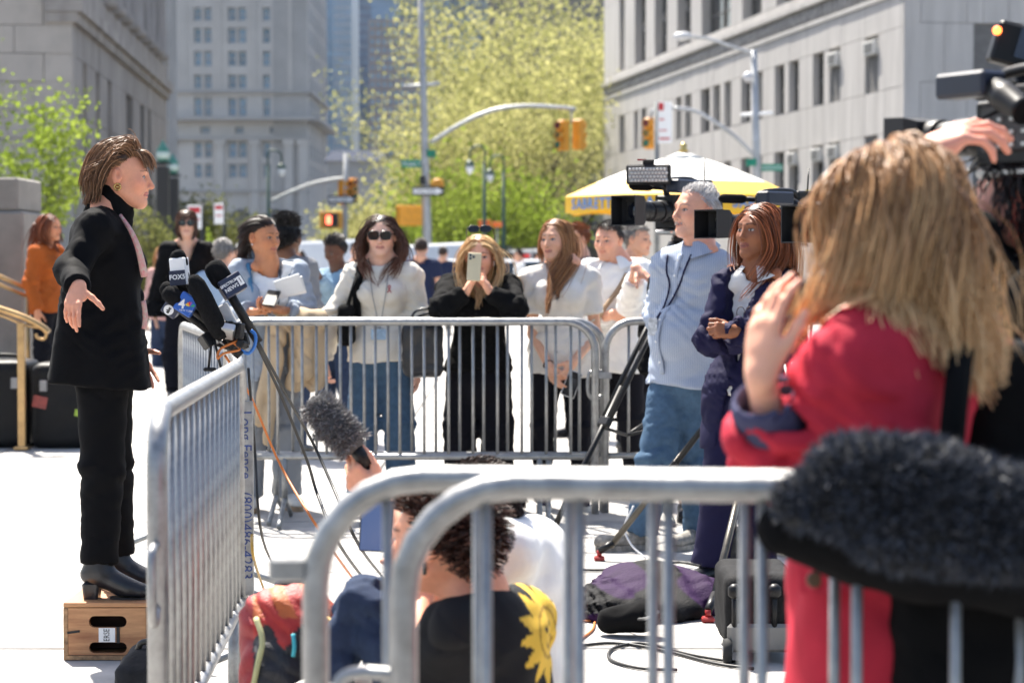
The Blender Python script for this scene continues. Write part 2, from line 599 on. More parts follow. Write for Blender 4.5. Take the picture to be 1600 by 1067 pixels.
class Human:
    def __init__(s, label, base, H=1.66, yaw=0, male=False, head=(None, 0, 0), skin=(200, 150, 125), group=None,
                 sw=None, hw=1.0, headpos=None, J=None, fat=1.0, root=None, face=1.0, cat='person', hs=None):
        s.H, s.male, s.fat, s.hw = H, male, fat, hw
        s.B = np.asarray(base, float)
        M = rot_ypr(yaw); s.L, s.Fw, s.U = M[:, 0], M[:, 1], M[:, 2]
        s.yaw = yaw
        s.root = root or thing('person', label, cat, s.B, group)
        s.skin = hexs(*skin) * V(1.0, .96, .84)
        hy = yaw if head[0] is None else head[0]
        s.Rh = rot_ypr(hy, head[1], head[2])
        s.hs = hs or (H / 1.66 * (1.03 if male else .98))
        s.sw = sw or (.115 if male else .098)
        p = s.pt
        s.J = dict(pel=p(0, 0, .53), wai=p(0, .0, .625), che=p(0, .005, .735), nb=p(0, -.006, .845),
                   hd=p(0, .018, .932),
                   hipL=p(.046 * hw, 0, .505), hipR=p(-.046 * hw, 0, .505), kneL=p(.062, .008, .285), kneR=p(-.062, .008, .285),
                   ankL=p(.068, -.012, .048), ankR=p(-.068, -.012, .048),
                   shL=p(s.sw, -.005, .797), shR=p(-s.sw, -.005, .797),
                   elL=p(s.sw + .035, -.02, .635), elR=p(-s.sw - .035, -.02, .635),
                   wrL=p(s.sw + .045, .03, .49), wrR=p(-s.sw - .045, .03, .49))
        if headpos is not None: s.J['hd'] = np.asarray(headpos, float)
        if J: s.J.update({k: np.asarray(v, float) for k, v in J.items()})
        s.parts_v, s.parts_q, s.parts_c, s.part_side = [], [], [], []
        s.cuts = []
        s.coll = SDF()
        s.nv = 0
    def pt(s, l, f, u):
        return s.B + (s.L * l + s.Fw * f + s.U * u) * s.H
    def loc(s, P):
        q = (P - s.B) / s.H
        l, f, u = q @ s.L, q @ s.Fw, q @ s.U
        ks = [(s.J[k] - s.B) / s.H for k in ('pel', 'wai', 'che', 'nb')]
        zz = [k @ s.U for k in ks]
        if all(zz[i] < zz[i + 1] for i in range(3)):
            l = l - np.interp(u, zz, [k @ s.L for k in ks]); f = f - np.interp(u, zz, [k @ s.Fw for k in ks])
        return l, f, u
    def hpt(s, x, y, z):
        return s.J['hd'] + s.Rh @ (V(x, y, z) * s.hs)
    def _skin(s, v, q, c, side='h'):
        s.part_side.append(side); s.parts_v.append(v); s.parts_q.append(q + s.nv); s.parts_c.append(c); s.nv += len(v)
    # ---------------- head
    def head(s, h=.003, lips=None, brow=(60, 45, 38), nose=1.0, jaw=1.0, eyes=True, age=0.0, mouth=0.0, beard=None, wide=1.0, ears=True, iris=(70, 50, 35), blush=.14):
        F = SDF(); m = s.male
        F.el((0, -.016, .036), (.073 * wide, .093, .080), k=0)
        F.el((0, .022, -.012), (.0615 * wide, .072, .090), k=.035)
        F.rc((0, .035, -.045), (0, .05, -.07), .045 * jaw * wide, .035, k=.03)
        for sx in (-1, 1):
            F.rc((sx * .05 * wide * jaw, -.002, -.05), (sx * .016, .066, -.099), .018, .015, k=.03)
            F.el((sx * .036, .062, -.026), (.024, .022, .026), k=.03)
        F.el((0, .077, -.098), (.019 * jaw, .015, .014), k=.025)
        F.rc((-.03, .081, .022), (.03, .081, .022), .010, .010, k=.02)
        for sx in (-1, 1):
            F.el((sx * .031, .098, .0015), (.019, .013, .0105), k=.016, op='s')
        n = nose
        F.rc((0, .087, .014), (0, .087 + .024 * n, -.032), .007, .0095, k=.012)
        F.el((0, .105 + .006 * (n - 1), -.035), (.0105, .0105, .009), k=.008)
        for sx in (-1, 1):
            F.el((sx * .0115, .096, -.0375), (.0072, .009, .0065), k=.006)
            F.el((sx * .031, .0755, .0), (.0135, .0125, .0125), k=.003)
        F.rc((-.004, .0895, -.047), (.004, .0895, -.052), .008, .008, k=.012)
        F.el((0, .0905, -.0615), (.021, .0095, .0058), k=.006)
        F.el((0, .0890, -.0715 - mouth), (.0185, .0095, .0066), k=.006)
        F.el((0, .101, -.0662 - mouth * .5), (.02, .007, .0016 + mouth * .6), k=.004, op='s')
        if ears:
            for sx in (-1, 1):
                rr = rot_ypr(0, 0, 0)
                F.el((sx * .0765 * wide, -.014, -.003), (.0115, .0190, .0320), k=.005)
                F.el((sx * .0900 * wide, -.006, .003), (.0085, .0105, .0185), k=.003, op='s')
                F.el((sx * .0775 * wide, .0035, -.008), (.006, .005, .007), k=.003)
        nbl = s.Rh.T @ (s.J['nb'] - s.J['hd']) / s.hs
        rN = .051 if m else .0445
        F.rc((0, -.028, -.045), nbl, rN, rN * 1.08, k=.03)
        F.rc((0, .012, -.082), nbl + V(0, .028, .01), .026, .03, k=.03)
        if m: F.el((0, .024, -.115), (.011, .013, .015), k=.02)
        for sx in (-1, 1):
            F.rc(nbl + V(0, -.01, .03), nbl + V(sx * .09, -.005, -.02), rN * .8, .03, k=.04)
        F.rc(nbl, nbl + V(0, .015, -.10), .05, .055, k=.05)
        v, q = F.mesh(h)
        s.headF = F
        # colours in head space
        x, y, z = v[:, 0], v[:, 1], v[:, 2]
        c = np.tile(s.skin, (len(v), 1))
        def blend(mask, col):
            nonlocal c
            mask = np.clip(mask, 0, 1)[:, None]
            c = c * (1 - mask) + np.asarray(col) * mask
        front = y > .03
        red = s.skin * V(1.02, .80, .76)
        g = lambda px_, py_, pz_, r: np.exp(-(((np.abs(x) - px_) / r) ** 2 + ((y - py_) / r) ** 2 + ((z - pz_) / r) ** 2))
        blend(g(.042, .065, -.03, .024) * 4 * blush, red * V(1, .9, .9))
        blend(g(0, .11, -.036, .016) * 3 * blush, red)
        blend((np.abs(x) > .074) * .35 * (np.abs(y + .01) < .04), red)
        blend(np.exp(-(((y + .006) / .008) ** 2 + ((z - .003) / .013) ** 2)) * (np.abs(x) > .066) * .55, s.skin * V(.5, .34, .3))  # shade of the ear hollow painted into the skin colour
        blend(np.exp(-(((np.abs(x) - .031) / .02) ** 2 + ((z + .002) / .011) ** 2)) * .3 * front, s.skin * V(.62, .52, .52))
        lc = hexs(*lips) if lips is not None else s.skin * V(.82, .52, .52)
        zt = -.0565 - .0022 * np.cos(np.abs(x) * 260) + np.abs(x) * .09
        lm = (z < zt) & (z > -.0775 - mouth + np.abs(x) * .28) & (np.abs(x) < .0245) & (y > .068)
        blend(lm * .65, lc)
        blend((np.abs(z + .0662 + mouth * .5 - np.abs(x) * .04) < .0014 + mouth * .7) * (np.abs(x) < .024) * (y > .065) * .6, lc * .35)
        if beard is not None:
            bm = smooth01((-.02 - z) / .03) * smooth01((y + .03) / .05) * (z > -.125)
            blend(bm * beard[3], hexs(*beard[:3]))
        if eyes:
            ex = np.abs(x) - .031
            op = .0056 * np.clip(1 - (ex / .0148) ** 2, 0, 1)
            inner = (np.abs(z) < op) & (y > .06)
            blend(inner * 1.0, V(.42, .39, .37))
            ir = np.sqrt(ex ** 2 + z ** 2)
            blend((inner & (ir < .0062)) * 1.0, hexs(*iris))
            blend((inner & (ir < .0030)) * 1.0, V(.01, .01, .01))
            lash = (np.abs(z - op - .0008) < .0017) & (np.abs(ex) < .016) & (y > .06)
            blend(lash * .85, V(.02, .014, .012))
            blend((np.abs(z + op) < .0011) * (np.abs(ex) < .015) * (y > .06) * .4, s.skin * .3)
        bz = .0205 + .006 * (1 - (np.clip(np.abs(x) - .012, 0, .05) / .022 - .75) ** 2)
        bm = (np.abs(z - bz) < .0034 * np.clip(1.25 - np.abs(x) / .055, .3, 1)) & (np.abs(x) > .011) & (np.abs(x) < .049) & (y > .045)
        blend(bm * .8, hexs(*brow))
        blend(g(.0065, .103, -.0445, .0042) * .9, s.skin * .18)
        if age:
            ln = (np.abs(np.abs(x) - (.018 + (-.036 - z) * .55)) < .0018) & (z < -.036) & (z > -.072) & (y > .06)
            blend(ln * age, s.skin * .55)
            blend(((np.abs(np.sin(z * 420)) < .16) & (z > .035) & (z < .07) & (y > .06)) * age * .5, s.skin * .6)
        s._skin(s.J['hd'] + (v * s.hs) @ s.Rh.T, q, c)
        # colliders for hair
        w = lambda a: s.hpt(*a)
        s.coll.el(w((0, -.016, .036)), V(.074 * wide, .094, .082) * s.hs, k=0, rot=s.Rh)
        s.coll.el(w((0, .03, -.015)), V(.063 * wide, .07, .092) * s.hs, k=.02, rot=s.Rh)
        s.coll.rc(w((0, -.02, -.04)), s.J['nb'], .05, .055, k=.02)
    def collar_flaps(s, m, tip=2.5, w=.06, name='collar'):
        """two turned-down collar points and the band behind the neck"""
        up = nrm(s.J['hd'] - s.J['nb']); nb = s.J['nb']; k = s.H / 1.66; rn = (.064 if s.male else .056) * k
        for sx in (-1, 1):
            rows = []
            for q in range(7):
                a = R(25 + q * 25.8)            # from the front round to the back
                dv = s.Fw * math.cos(a) + s.L * sx * math.sin(a)
                top = nb + up * (.020 + .030 * q / 6) * k + dv * rn + s.Fw * .010
                dn = .055 * (1 - q / 6) ** 1.2 + .022
                bot = top - s.U * dn * k + dv * (.038 + .020 * (1 - q / 6)) * k + s.L * sx * .012 * (1 - q / 6)
                rows.append((top, bot, dv))
            vs = []
            for t_, b_, dv in rows: vs += [t_, b_, b_ - dv * .004, t_ - dv * .004]
            fs = []
            for q in range(6):
                o = q * 4
                for j in range(4): fs.append((o + j, o + (j + 1) % 4, o + 4 + (j + 1) % 4, o + 4 + j))
            fs.append((0, 3, 2, 1)); fs.append((24, 25, 26, 27))
            mb = MB(); mb.add(vs, fs); mb.build(name, m, s.root)
    def surf(s, l, t, m=.013, dirv=None, F=None):
        """point on the clothed front: t runs 0 pelvis, 1 waist, 2 chest, 3 neck base; l metres to the own left"""
        ks = [s.J['pel'], s.J['wai'], s.J['che'], s.J['nb']]
        i = min(2, int(t)); c = ks[i] + (ks[i + 1] - ks[i]) * (t - i) + s.L * l
        dv = s.Fw if dirv is None else nrm(dirv)
        P = c + dv * np.linspace(.45, -.05, 250)[:, None]
        D = (F or s.topF).eval(P)
        k = np.argmax(D < m)
        return P[k]
    # ---------------- arms and hands
    def hand(s, side, d, n, curl=(25, 30, 35, 40), thumb=(35, 20), spread=6, h=.0046, fore=.55, sleeve=False, scale=None, bare=False, armr=1.0):
        """d: wrist to fingers, n: out of the palm"""
        wr, el = s.J['wr' + side], s.J['el' + side]
        k = (scale or s.H / 1.68) * (1.05 if s.male else .95)
        d = nrm(d); n = np.asarray(n, float); n = nrm(n - d * (n @ d))
        t = np.cross(d, n) if side == 'R' else np.cross(n, d)
        F = SDF()
        W = lambda a, b, c: wr + (t * a + d * b + n * c) * k
        offs = [.0265, .009, -.009, -.0255]
        kn = [.088, .093, .088, .078]
        lens = [(.042, .026, .021), (.047, .029, .022), (.043, .027, .021), (.033, .021, .019)]
        F.rc(W(.004, 0, 0), W(0, .04, 0), .026 * k, .030 * k, k=.015, flat=(n, .68))
        for i in range(4):
            F.rc(W(offs[i] * .6, .02, 0), W(offs[i], kn[i], -.002), .0125 * k, .0108 * k, k=.012)
        F.rc(W(.018, .02, .008), W(.03, .05, .008), .015 * k, .013 * k, k=.012)
        F.rc(W(-.018, .025, .006), W(-.022, .06, .004), .014 * k, .012 * k, k=.012)
        for i in range(4):
            c = curl[i] if not np.isscalar(curl) else curl
            p = W(offs[i], kn[i], -.002)
            sp = R(spread * (1.5 - i))
            base = d * math.cos(sp) + t * math.sin(sp)
            ang = 0
            rr = [.0093, .0084, .0076, .0066]
            if i == 3: rr = [q * .87 for q in rr]
            for j in range(3):
                ang += R(c * (.8, 1.05, .75)[j])
                dd = base * math.cos(ang) + n * math.sin(ang)
                p2 = p + dd * lens[i][j] * k
                F.rc(p, p2, rr[j] * k, rr[j + 1] * k, k=.004 if j else .006)
                p = p2
        a1, a2 = R(thumb[0]), R(thumb[1])
        p = W(.022, .018, .006)
        tn = (thumb[2] if len(thumb) > 2 else .45)
        dd = nrm(d * math.cos(a1) + t * math.sin(a1) + n * tn * math.sin(a1))
        for j, ln in enumerate((.045, .034, .028)):
            p2 = p + dd * ln * k
            F.rc(p, p2, (.0135, .0112, .0098)[j] * k, (.0112, .0098, .0078)[j] * k, k=.006)
            p = p2
            dd = nrm(dd + (d * .7 - t * .8 + n * .25) * math.sin(a2) * .5)
        st = el + (wr - el) * (1 - fore)
        rw, re = .0255 * k, (.040 if s.male else .033) * k * armr
        F.rc(wr, st, rw, rw + (re - rw) * fore * 1.1, k=.015)
        if bare:
            sh = s.J['sh' + side]
            F.rc(el, st, re, re * 1.08, k=.015)
            F.rc(el, sh, re * 1.02, re * 1.3, k=.02)
        v, q = F.mesh(h)
        c = np.tile(s.skin, (len(v), 1))
        # knuckles and fingertips a touch redder
        dist = (v - wr) @ d / k
        mk = np.clip((dist - .07) / .08, 0, 1)[:, None] * .35
        c = c * (1 - mk) + s.skin * V(1.0, .84, .80) * mk
        s._skin(v, q, c, side)
    def body(s, name='body'):
        """joins head and hands with the trunk and limbs that the clothes hide into one continuous skin"""
        H, J = s.H, s.J
        isl = [np.concatenate(s.parts_v)]
        allv = isl[0]
        nv, q = len(allv), [np.concatenate(s.parts_q)]
        starts = np.cumsum([0] + [len(p) for p in s.parts_v])
        V2, T2 = [], []
        base = [nv]
        def limb(pts, rs, n=6):
            rings = []
            for i, (p, r) in enumerate(zip(pts, rs)):
                t = nrm(pts[min(i + 1, len(pts) - 1)] - pts[max(0, i - 1)])
                f = frame(t)
                ids = []
                for k in range(n):
                    a_ = 2 * PI * k / n
                    V2.append(p + (f[:, 0] * math.cos(a_) + f[:, 2] * math.sin(a_)) * r); ids.append(nv + len(V2) - 1)
                rings.append(ids)
            for i in range(len(rings) - 1):
                for k in range(n): T2.append((rings[i][k], rings[i][(k + 1) % n], rings[i + 1][(k + 1) % n], rings[i + 1][k]))
            return rings
        sp = limb([J['nb'] - s.U * .01, J['che'], J['wai'], J['pel']], [.03 * H * .7, .05 * H, .04 * H, .05 * H])
        tri = []
        def weld(ring, part=None, other=None):
            if other is not None: tri.append((ring[0], ring[1], other)); return
            pv = s.parts_v[part]; p = V2[ring[0] - nv]
            k = int(np.argmin(((pv - p) ** 2).sum(1))) + starts[part]
            tri.append((ring[0], ring[1], k))
        weld(sp[0], part=0)
        for a_ in 'LR':
            sh, el, wr = J['sh' + a_], J['el' + a_], J['wr' + a_]
            rg_ = limb([sh, el, el + (wr - el) * .6], [.019 * H, .016 * H, .011 * H])
            weld(rg_[0], other=sp[1][0 if a_ == 'L' else 3])
            for k, (tagp) in enumerate(s.part_side):
                if tagp == a_: weld(rg_[2], part=k)
            rl = limb([J['hip' + a_], J['kne' + a_], J['ank' + a_]], [.035 * H, .024 * H, .016 * H])
            weld(rl[0], other=sp[3][0 if a_ == 'L' else 3])
            for k, (tagp) in enumerate(s.part_side):
                if tagp == 'x': weld(rl[1], part=k)
        v = np.concatenate([allv, np.array(V2)])
        c = np.concatenate(s.parts_c + [np.tile(s.skin, (len(V2), 1))])
        q.append(np.array(T2))
        return link(name, np_mesh('body', v - ORG[s.root.name], quads=np.concatenate(q), tris=np.array(tri), smooth=True, mats=[M_SKIN], colors=c), s.root)
    # ---------------- clothes
    def torso(s, F, i=.012, bust=1.0, hips=True, belly=0.0, sh=1.0, waist=1.0):
        H, J, f = s.H, s.J, s.fat
        m = s.male
        fl = (s.Fw, .68)
        up = nrm(J['che'] - J['pel'])
        if hips:
            F.rc(J['pel'], J['wai'], (.088 if m else .095) * H * f * s.hw + i, (.078 if m else .068 * waist) * H * f + i, k=.03, flat=fl)
        F.rc(J['wai'], J['che'], (.078 if m else .068 * waist) * H * f + i, (.093 if m else .078) * H * f + i, k=.04, flat=fl)
        F.rc(J['che'], J['nb'] - s.U * .020 * H, (.088 if m else .072) * H * f + i, .030 * H + i * .5, k=.05, flat=fl)
        a, b = J['shL'], J['shR']
        r = (.033 if m else .026) * H * sh + i * .8
        F.rc(a, b, r, r, k=.05)
        for q in (a, b):
            F.rc(J['nb'] - s.U * .010 * H, q + s.U * .002 * H, (.026 if m else .021) * H + i * .4, r * .86, k=.03)
        if not m and bust:
            for sx in (-1, 1):
                F.el(J['che'] + (s.L * sx * .04 + s.Fw * .045 - s.U * .012) * H, V(.036, .03, .036) * H * (.9 + .15 * bust) + i, k=.035)
        if belly:
            F.el(J['wai'] + s.Fw * .03 * H - s.U * .02 * H, V(.085, .085, .09) * H * belly + i, k=.06)
    def sleeve(s, F, side, i=.014, to=1.0, cuff=1.0, el_i=None):
        J, H = s.J, s.H
        m = s.male
        sh, el, wr = J['sh' + side], J['el' + side], J['wr' + side]
        r = ((.031, .0265, .019) if m else (.0265, .0225, .016))
        e = i if el_i is None else el_i
        if to <= 1.0:
            F.rc(sh, sh + (el - sh) * to, r[0] * H + i, (r[0] + (r[1] - r[0]) * to) * H + i, k=.03)
            s.cuts.append((sh + (el - sh) * to, nrm(el - sh), .085))
        else:
            F.rc(sh, el, r[0] * H + i, r[1] * H + e, k=.035)
            t = to - 1
            F.rc(el, el + (wr - el) * t, r[1] * H + e, (r[1] + (r[2] - r[1]) * t) * H + i * cuff, k=.03)
            end, ax = el + (wr - el) * (t - .02), nrm(wr - el)
            s.cuts.append((end, ax, .075))
    def top(s, name, m, i=.012, hem=.5, arms=('L', 'R'), to=2.0, neck=.0, h=.011, amp=.005, freq=2.0, seed=0, bust=1.0, sl_i=None,
            vneck=None, gap=None, lapel=0.0, flare=0.0, belly=0.0, sh=1.0, extra=None, colors=None, neckr=1.0, cuff=1.0, waist=1.0, collar=0.0, zs=1.0, shift=0.0, cutsl=True):
        F = SDF()
        s.torso(F, i, bust, True, belly, sh, waist)
        H = s.H
        if hem is not None and (flare or hem < .56):
            low = s.B + s.U * hem * H + (s.J['pel'] - s.B - s.U * (s.J['pel'] - s.B)[2]) + s.L * shift
            F.rc(s.J['pel'], low, .094 * H * s.fat * s.hw + i + .006, .094 * H * s.fat * s.hw + i + .010 + flare, k=.05, flat=(s.Fw, .78))
        s.cuts = []
        for a in arms:
            s.sleeve(F, a, sl_i if sl_i is not None else i + .004, to, cuff)
        if extra: extra(F)
        if cutsl:
            for end, ax, rr in s.cuts:
                F.fn(lambda P, e=end, x=ax, r=rr: np.maximum(-((P - e) @ x), np.linalg.norm(P - e, axis=-1) - r), end - rr, end + rr, k=.004, op='s')
        big = 3.0
        if hem is not None:
            zc = s.B[2] + hem * H
            F.fn(lambda P: P[..., 2] - zc - .012 * np.sin(P[..., 0] * 9 + seed), s.B - big, s.B + V(big, big, hem * H), k=.006, op='s')
        if neck is not None:
            up = nrm(s.J['hd'] - s.J['nb'])
            rn = (.057 if s.male else .05) * neckr * 1.25 * H / 1.66
            F.rc(s.J['nb'] + up * (neck * H - .026) + s.Fw * .010, s.J['nb'] + up * .3, rn, rn * 1.15, k=.008, op='s')
        if vneck is not None:          # (button height, half width at shoulder height, bottom gap half width)
            ub, wt, wb = vneck
            def f(P):
                l, fw, u = s.loc(P)
                w = np.where(u > ub, (u - ub) / (.84 - ub) * wt, (ub - u) / max(.01, ub - hem) * wb) * H
                return np.maximum(np.abs(l * H) - w, -(fw * H - .005))
            F.fn(f, s.B - big, s.B + big, k=.004, op='s')
        if collar:
            up = nrm(s.J['hd'] - s.J['nb'])
            rn = (.06 if s.male else .053) * neckr * H / 1.66
            c0 = s.J['nb'] + s.Fw * .006
            def fc(P):
                q = P - c0
                a = q @ up
                rad = np.linalg.norm(q - a[..., None] * up, axis=-1)
                fw = q @ s.Fw
                wall = np.abs(rad - rn - .006 - .35 * np.clip(collar - a, 0, 1)) - .0085
                d = np.maximum(wall, np.maximum(a - collar + np.clip(fw, 0, 1) * .55, -.03 - a))
                l = np.abs(q @ s.L)
                return np.maximum(d, -np.maximum(l - .012 - .5 * np.clip(a + .01, 0, 1) , -fw))
            F.fn(fc, c0 - .16, c0 + .16, k=.006)
        wr_ = wrinkle(amp * 1.5, freq, seed, zs)
        def disp(P):
            d = wr_(P)
            for a in arms:
                if amp: d = d + s.folds(P, (('sh', 'el'), ('el', 'wr')), a, amp * 1.5, seed)
            if lapel and vneck is not None:
                l, fw, u = s.loc(P)
                ub, wt, wb = vneck
                w = (u - ub) / (.84 - ub) * wt
                e = np.abs(l) - w
                lw = .035 * (u - ub) / (.84 - ub) + .012
                msk = (e > -.01) & (e < lw) & (fw > 0) & (u > ub) & (u < .835)
                d = d - lapel * msk
            return d
        s.topF = F
        s.coll.ops += [o for o in F.ops if o[0] == 'u']
        o = soft_obj(name, F, h, m, s.root, disp=disp, colors=colors)
        return o
    def folds(s, P, segs, side, amp, seed, fr=75):
        """creases running across a limb, strongest at the joint and the hem"""
        out = np.zeros(len(P)); L0 = 0
        for n_, (j0, j1) in enumerate(segs):
            a, b = s.J[j0 + side], s.J[j1 + side]
            ln = np.linalg.norm(b - a); ax = (b - a) / ln
            q = P - a; t = q @ ax; r = q - t[:, None] * ax; rad = np.linalg.norm(r, axis=1)
            f = frame(ax); th = np.arctan2(r @ f[:, 2], r @ f[:, 0])
            k = t / ln
            joint = np.exp(-((k - (1 if n_ == 0 else 0)) / .35) ** 2) + .6 * np.exp(-((k - (0 if n_ == 0 else 1)) / .25) ** 2) + .2
            w = (np.abs(t - ln / 2) < ln / 2 + .03) & (rad < .115)
            ph = fr * (t + L0) + 1.6 * np.sin(th * 2 + seed) + 1.1 * np.sin(th * 3 + 17 * t + seed * 2)
            rid = 1 - 2 * np.abs(np.sin(ph * .5)) ** .55
            out += amp * .85 * joint * rid * w
            L0 += ln
        return out
    def pants(s, name, m, i=.014, hem=.06, h=.011, amp=.0045, seed=3, flare=(0, 0), top=.60, legs=('L', 'R'), freq=1.8, kr=(.052, .037, .026)):
        F = SDF(); H, J = s.H, s.J
        F.rc(J['pel'] + (J['wai'] - J['pel']) * .5, J['pel'], .072 * H * s.fat + i, (.090 if s.male else .094) * H * s.fat * s.hw + i, k=.03, flat=(s.Fw, .7))
        for a in legs:
            hp, kn, an = J['hip' + a], J['kne' + a], J['ank' + a]
            F.rc(hp, kn, kr[0] * H * s.fat + i, kr[1] * H + i + flare[0], k=.025)
            end = kn + (an - kn) * 1.0
            F.rc(kn, end, kr[1] * H + i + flare[0], kr[2] * H + i + flare[1], k=.02)
            ax = nrm(an - kn)
            cut = an + ax * (.0)
            F.fn(lambda P, c=cut, ax=ax: -((P - c) @ ax), cut - V(.2, .2, .2), cut + V(.2, .2, .2), k=.004, op='s')
        w_ = wrinkle(amp, freq, seed, 1.2)
        return soft_obj(name, F, h, m, s.root, disp=lambda P: w_(P) + sum(s.folds(P, (('hip', 'kne'), ('kne', 'ank')), a, amp * 1.5, seed, fr=55) for a in legs))
    def shoe(s, side, m, toe=None, ln=.25, w=.044, hgt=.06, sole=None, heel=0.0, h=.007, kind='low', up=None, soleh=.022):
        """ankle to toe; the sole rests at the ankle's foot point"""
        an = s.J['ank' + side]
        d = nrm(s.Fw if toe is None else toe)
        d = nrm(V(d[0], d[1], d[2] if toe is not None else 0))
        u = nrm(np.cross(np.cross(d, V(0, 0, 1)), d)) if up is None else nrm(up)
        sd = np.cross(d, u)
        g = an - u * (.048 * s.H + heel)          # ground under the ankle
        P0 = g - d * .055 + u * heel; P1 = g + d * (ln - .055)
        F = SDF()
        F.rc(P0 + u * (soleh + .022) + d * .02, P1 + u * (soleh + .016) - d * .03, .036 * w / .044, .033 * w / .044, k=.02)
        F.rc(g + u * (soleh + .04 + heel), g + d * .1 + u * (soleh + .022), .036 * w / .044, .03, k=.03)
        F.rc(g + u * (soleh + .03 + heel), g + u * (hgt + .035 + heel) - d * .008, .037, .036, k=.03)
        if kind == 'boot': F.rc(g + u * (.05 + heel), g + u * (.15 + heel) - d * .012, .04, .042, k=.03)
        F.fn(lambda P: ((P - g) @ u) - soleh, g - .4, g + .4, k=.002, op='s')
        o = soft_obj('shoe', F, h, m, s.root)
        if sole is not None:
            mb = MB()
            pts = []
            for q in range(20):
                a = 2 * PI * q / 20
                xx, yy = math.cos(a), math.sin(a)
                wd = w * (1.0 if xx > -.2 else .86)
                pts.append((math.copysign(abs(xx) ** .7, xx) * ln / 2, math.copysign(abs(yy) ** .8, yy) * wd))
            c = (P0 - u * heel + P1) / 2
            mb.prism(pts, c, d, sd * 1.0, u, soleh)
            if heel:
                mb = MB()
                mb.box(P0 + d * .028 - u * heel / 2 + u * .004, (.056, .05, heel + .01), rot=np.stack([sd, d, u], 1), bev=.006, taper=(1.2, 1.25))
                mb.prism([(a * .6 + .045, b) for a, b in pts], c, d, sd, u, .012)
            mb.build('sole', sole, o)
        return o
    # ---------------- hair
    def scalp(s, n, front=.062, side=.0, back=-.075, seed=0, wide=1.0):
        """points on the cranium inside the hairline, head space"""
        i = np.arange(n * 2) + .5
        ph = np.arccos(1 - 2 * i / (n * 2)); th = PI * (1 + 5 ** .5) * i
        u = np.stack([np.cos(th) * np.sin(ph), np.sin(th) * np.sin(ph), np.cos(ph)], 1)
        p = u * V(.075 * wide, .095, .083) + V(0, -.016, .036)
        x, y, z = p.T
        ang = np.clip((y + .02) / .085, -1, 1)
        lim = np.where(ang > 0, side + (front - side) * smooth01(ang * 1.25), side + (back - side) * smooth01(-ang * 1.3))
        return p[z > lim]
    def strands(s, name, root, d0, length, steps=14, grav=.3, off=(.004, .02), r=(.0022, .0008), curl=0.0, cfreq=40, seed=0, colors=((90, 60, 40), (150, 110, 75)),
                guard=True, clump=0.0, jit=.12, world_dirs=False, parent=None, tipcol=None, stiff=None, collide=True, colvar=1.0, fwd=None, lvar=.82, zlow=-.055):
        rg = np.random.default_rng(seed)
        N = len(root)
        P = s.J['hd'] + (root * s.hs) @ s.Rh.T
        d = d0 if world_dirs else d0 @ s.Rh.T
        d = d / np.linalg.norm(d, axis=1, keepdims=True)
        d = d + rg.normal(0, jit, d.shape)
        C = SDF(); C.ops = list(s.coll.ops[:3]); CB = SDF(); CB.ops = list(s.coll.ops[3:])
        if guard:
            C.el(s.hpt(0, .07, -.035), V(.055, .07, .085) * s.hs, k=.01, rot=s.Rh)
        length = np.broadcast_to(np.asarray(length, float), (N,)) * rg.uniform(lvar, 1.08, N)
        o_ = off[0] + (off[1] - off[0]) * rg.random(N) ** .8
        st = (length / steps)[:, None]
        pts = [P.copy()]
        G = V(0, 0, -1.0)
        gv = grav if np.isscalar(grav) else np.asarray(grav)[:, None]
        ph = rg.uniform(0, 6.28, N)
        if clump:   # strands share the phase of a few locks
            kc = max(6, int(N / 18)); cen = P[rg.choice(N, kc, replace=False)]
            lab = np.argmin(((P[:, None] - cen[None]) ** 2).sum(-1), 1)
            ph = ph * .12 + rg.uniform(0, 6.28, kc)[lab]
            d = d * (1 - clump * .3) + (np.array([d[lab == q].mean(0) if (lab == q).any() else V(0, 0, -1) for q in range(kc)]))[lab] * clump * .3 + rg.normal(0, .12 * clump, (kc, 3))[lab]
            o_ = o_ * .5 + .5 * (off[0] + (off[1] - off[0]) * rg.random(kc))[lab]
        for k in range(steps):
            d = d + G * gv * (1.0 / steps) * 3
            if fwd is not None:
                low = ((P - s.J['hd']) @ s.Rh[:, 2] < zlow * s.hs)[:, None]
                d = d + (s.Fw[None] * fwd[:, None] - s.L[None] * np.sign((P - s.J['hd']) @ s.L)[:, None] * np.abs(fwd)[:, None] * .8) * low * (3.0 / steps)
            d = d / np.maximum(1e-6, np.linalg.norm(d, axis=1, keepdims=True))
            P = P + d * st
            if collide:
                e = .004
                D = C.eval(P)
                pen = np.clip(o_ * min(1, (k + 1) / 3) - D, 0, .05)
                if CB.ops:
                    Db = CB.eval(P); pb = np.clip(.004 + o_ * .35 - Db, 0, .05); useb = pb > pen
                else: useb = np.zeros(len(P), bool)
                for hit, X_, D, pen in ((((pen > 0) & ~useb), C, D, pen),) + (((useb, CB, Db, pb),) if useb.any() else ()):
                  if hit.any():
                    Q = P[hit]
                    g = np.stack([X_.eval(Q + V(e, 0, 0)) - D[hit], X_.eval(Q + V(0, e, 0)) - D[hit], X_.eval(Q + V(0, 0, e)) - D[hit]], 1)
                    g = g / np.maximum(1e-6, np.linalg.norm(g, axis=1, keepdims=True))
                    P[hit] = Q + g * pen[hit][:, None]
                    dn = (d[hit] * g).sum(1, keepdims=True)
                    d[hit] = d[hit] - g * np.minimum(dn, 0)
            pts.append(P.copy())
        X = np.stack(pts, 1)                   # N, steps+1, 3
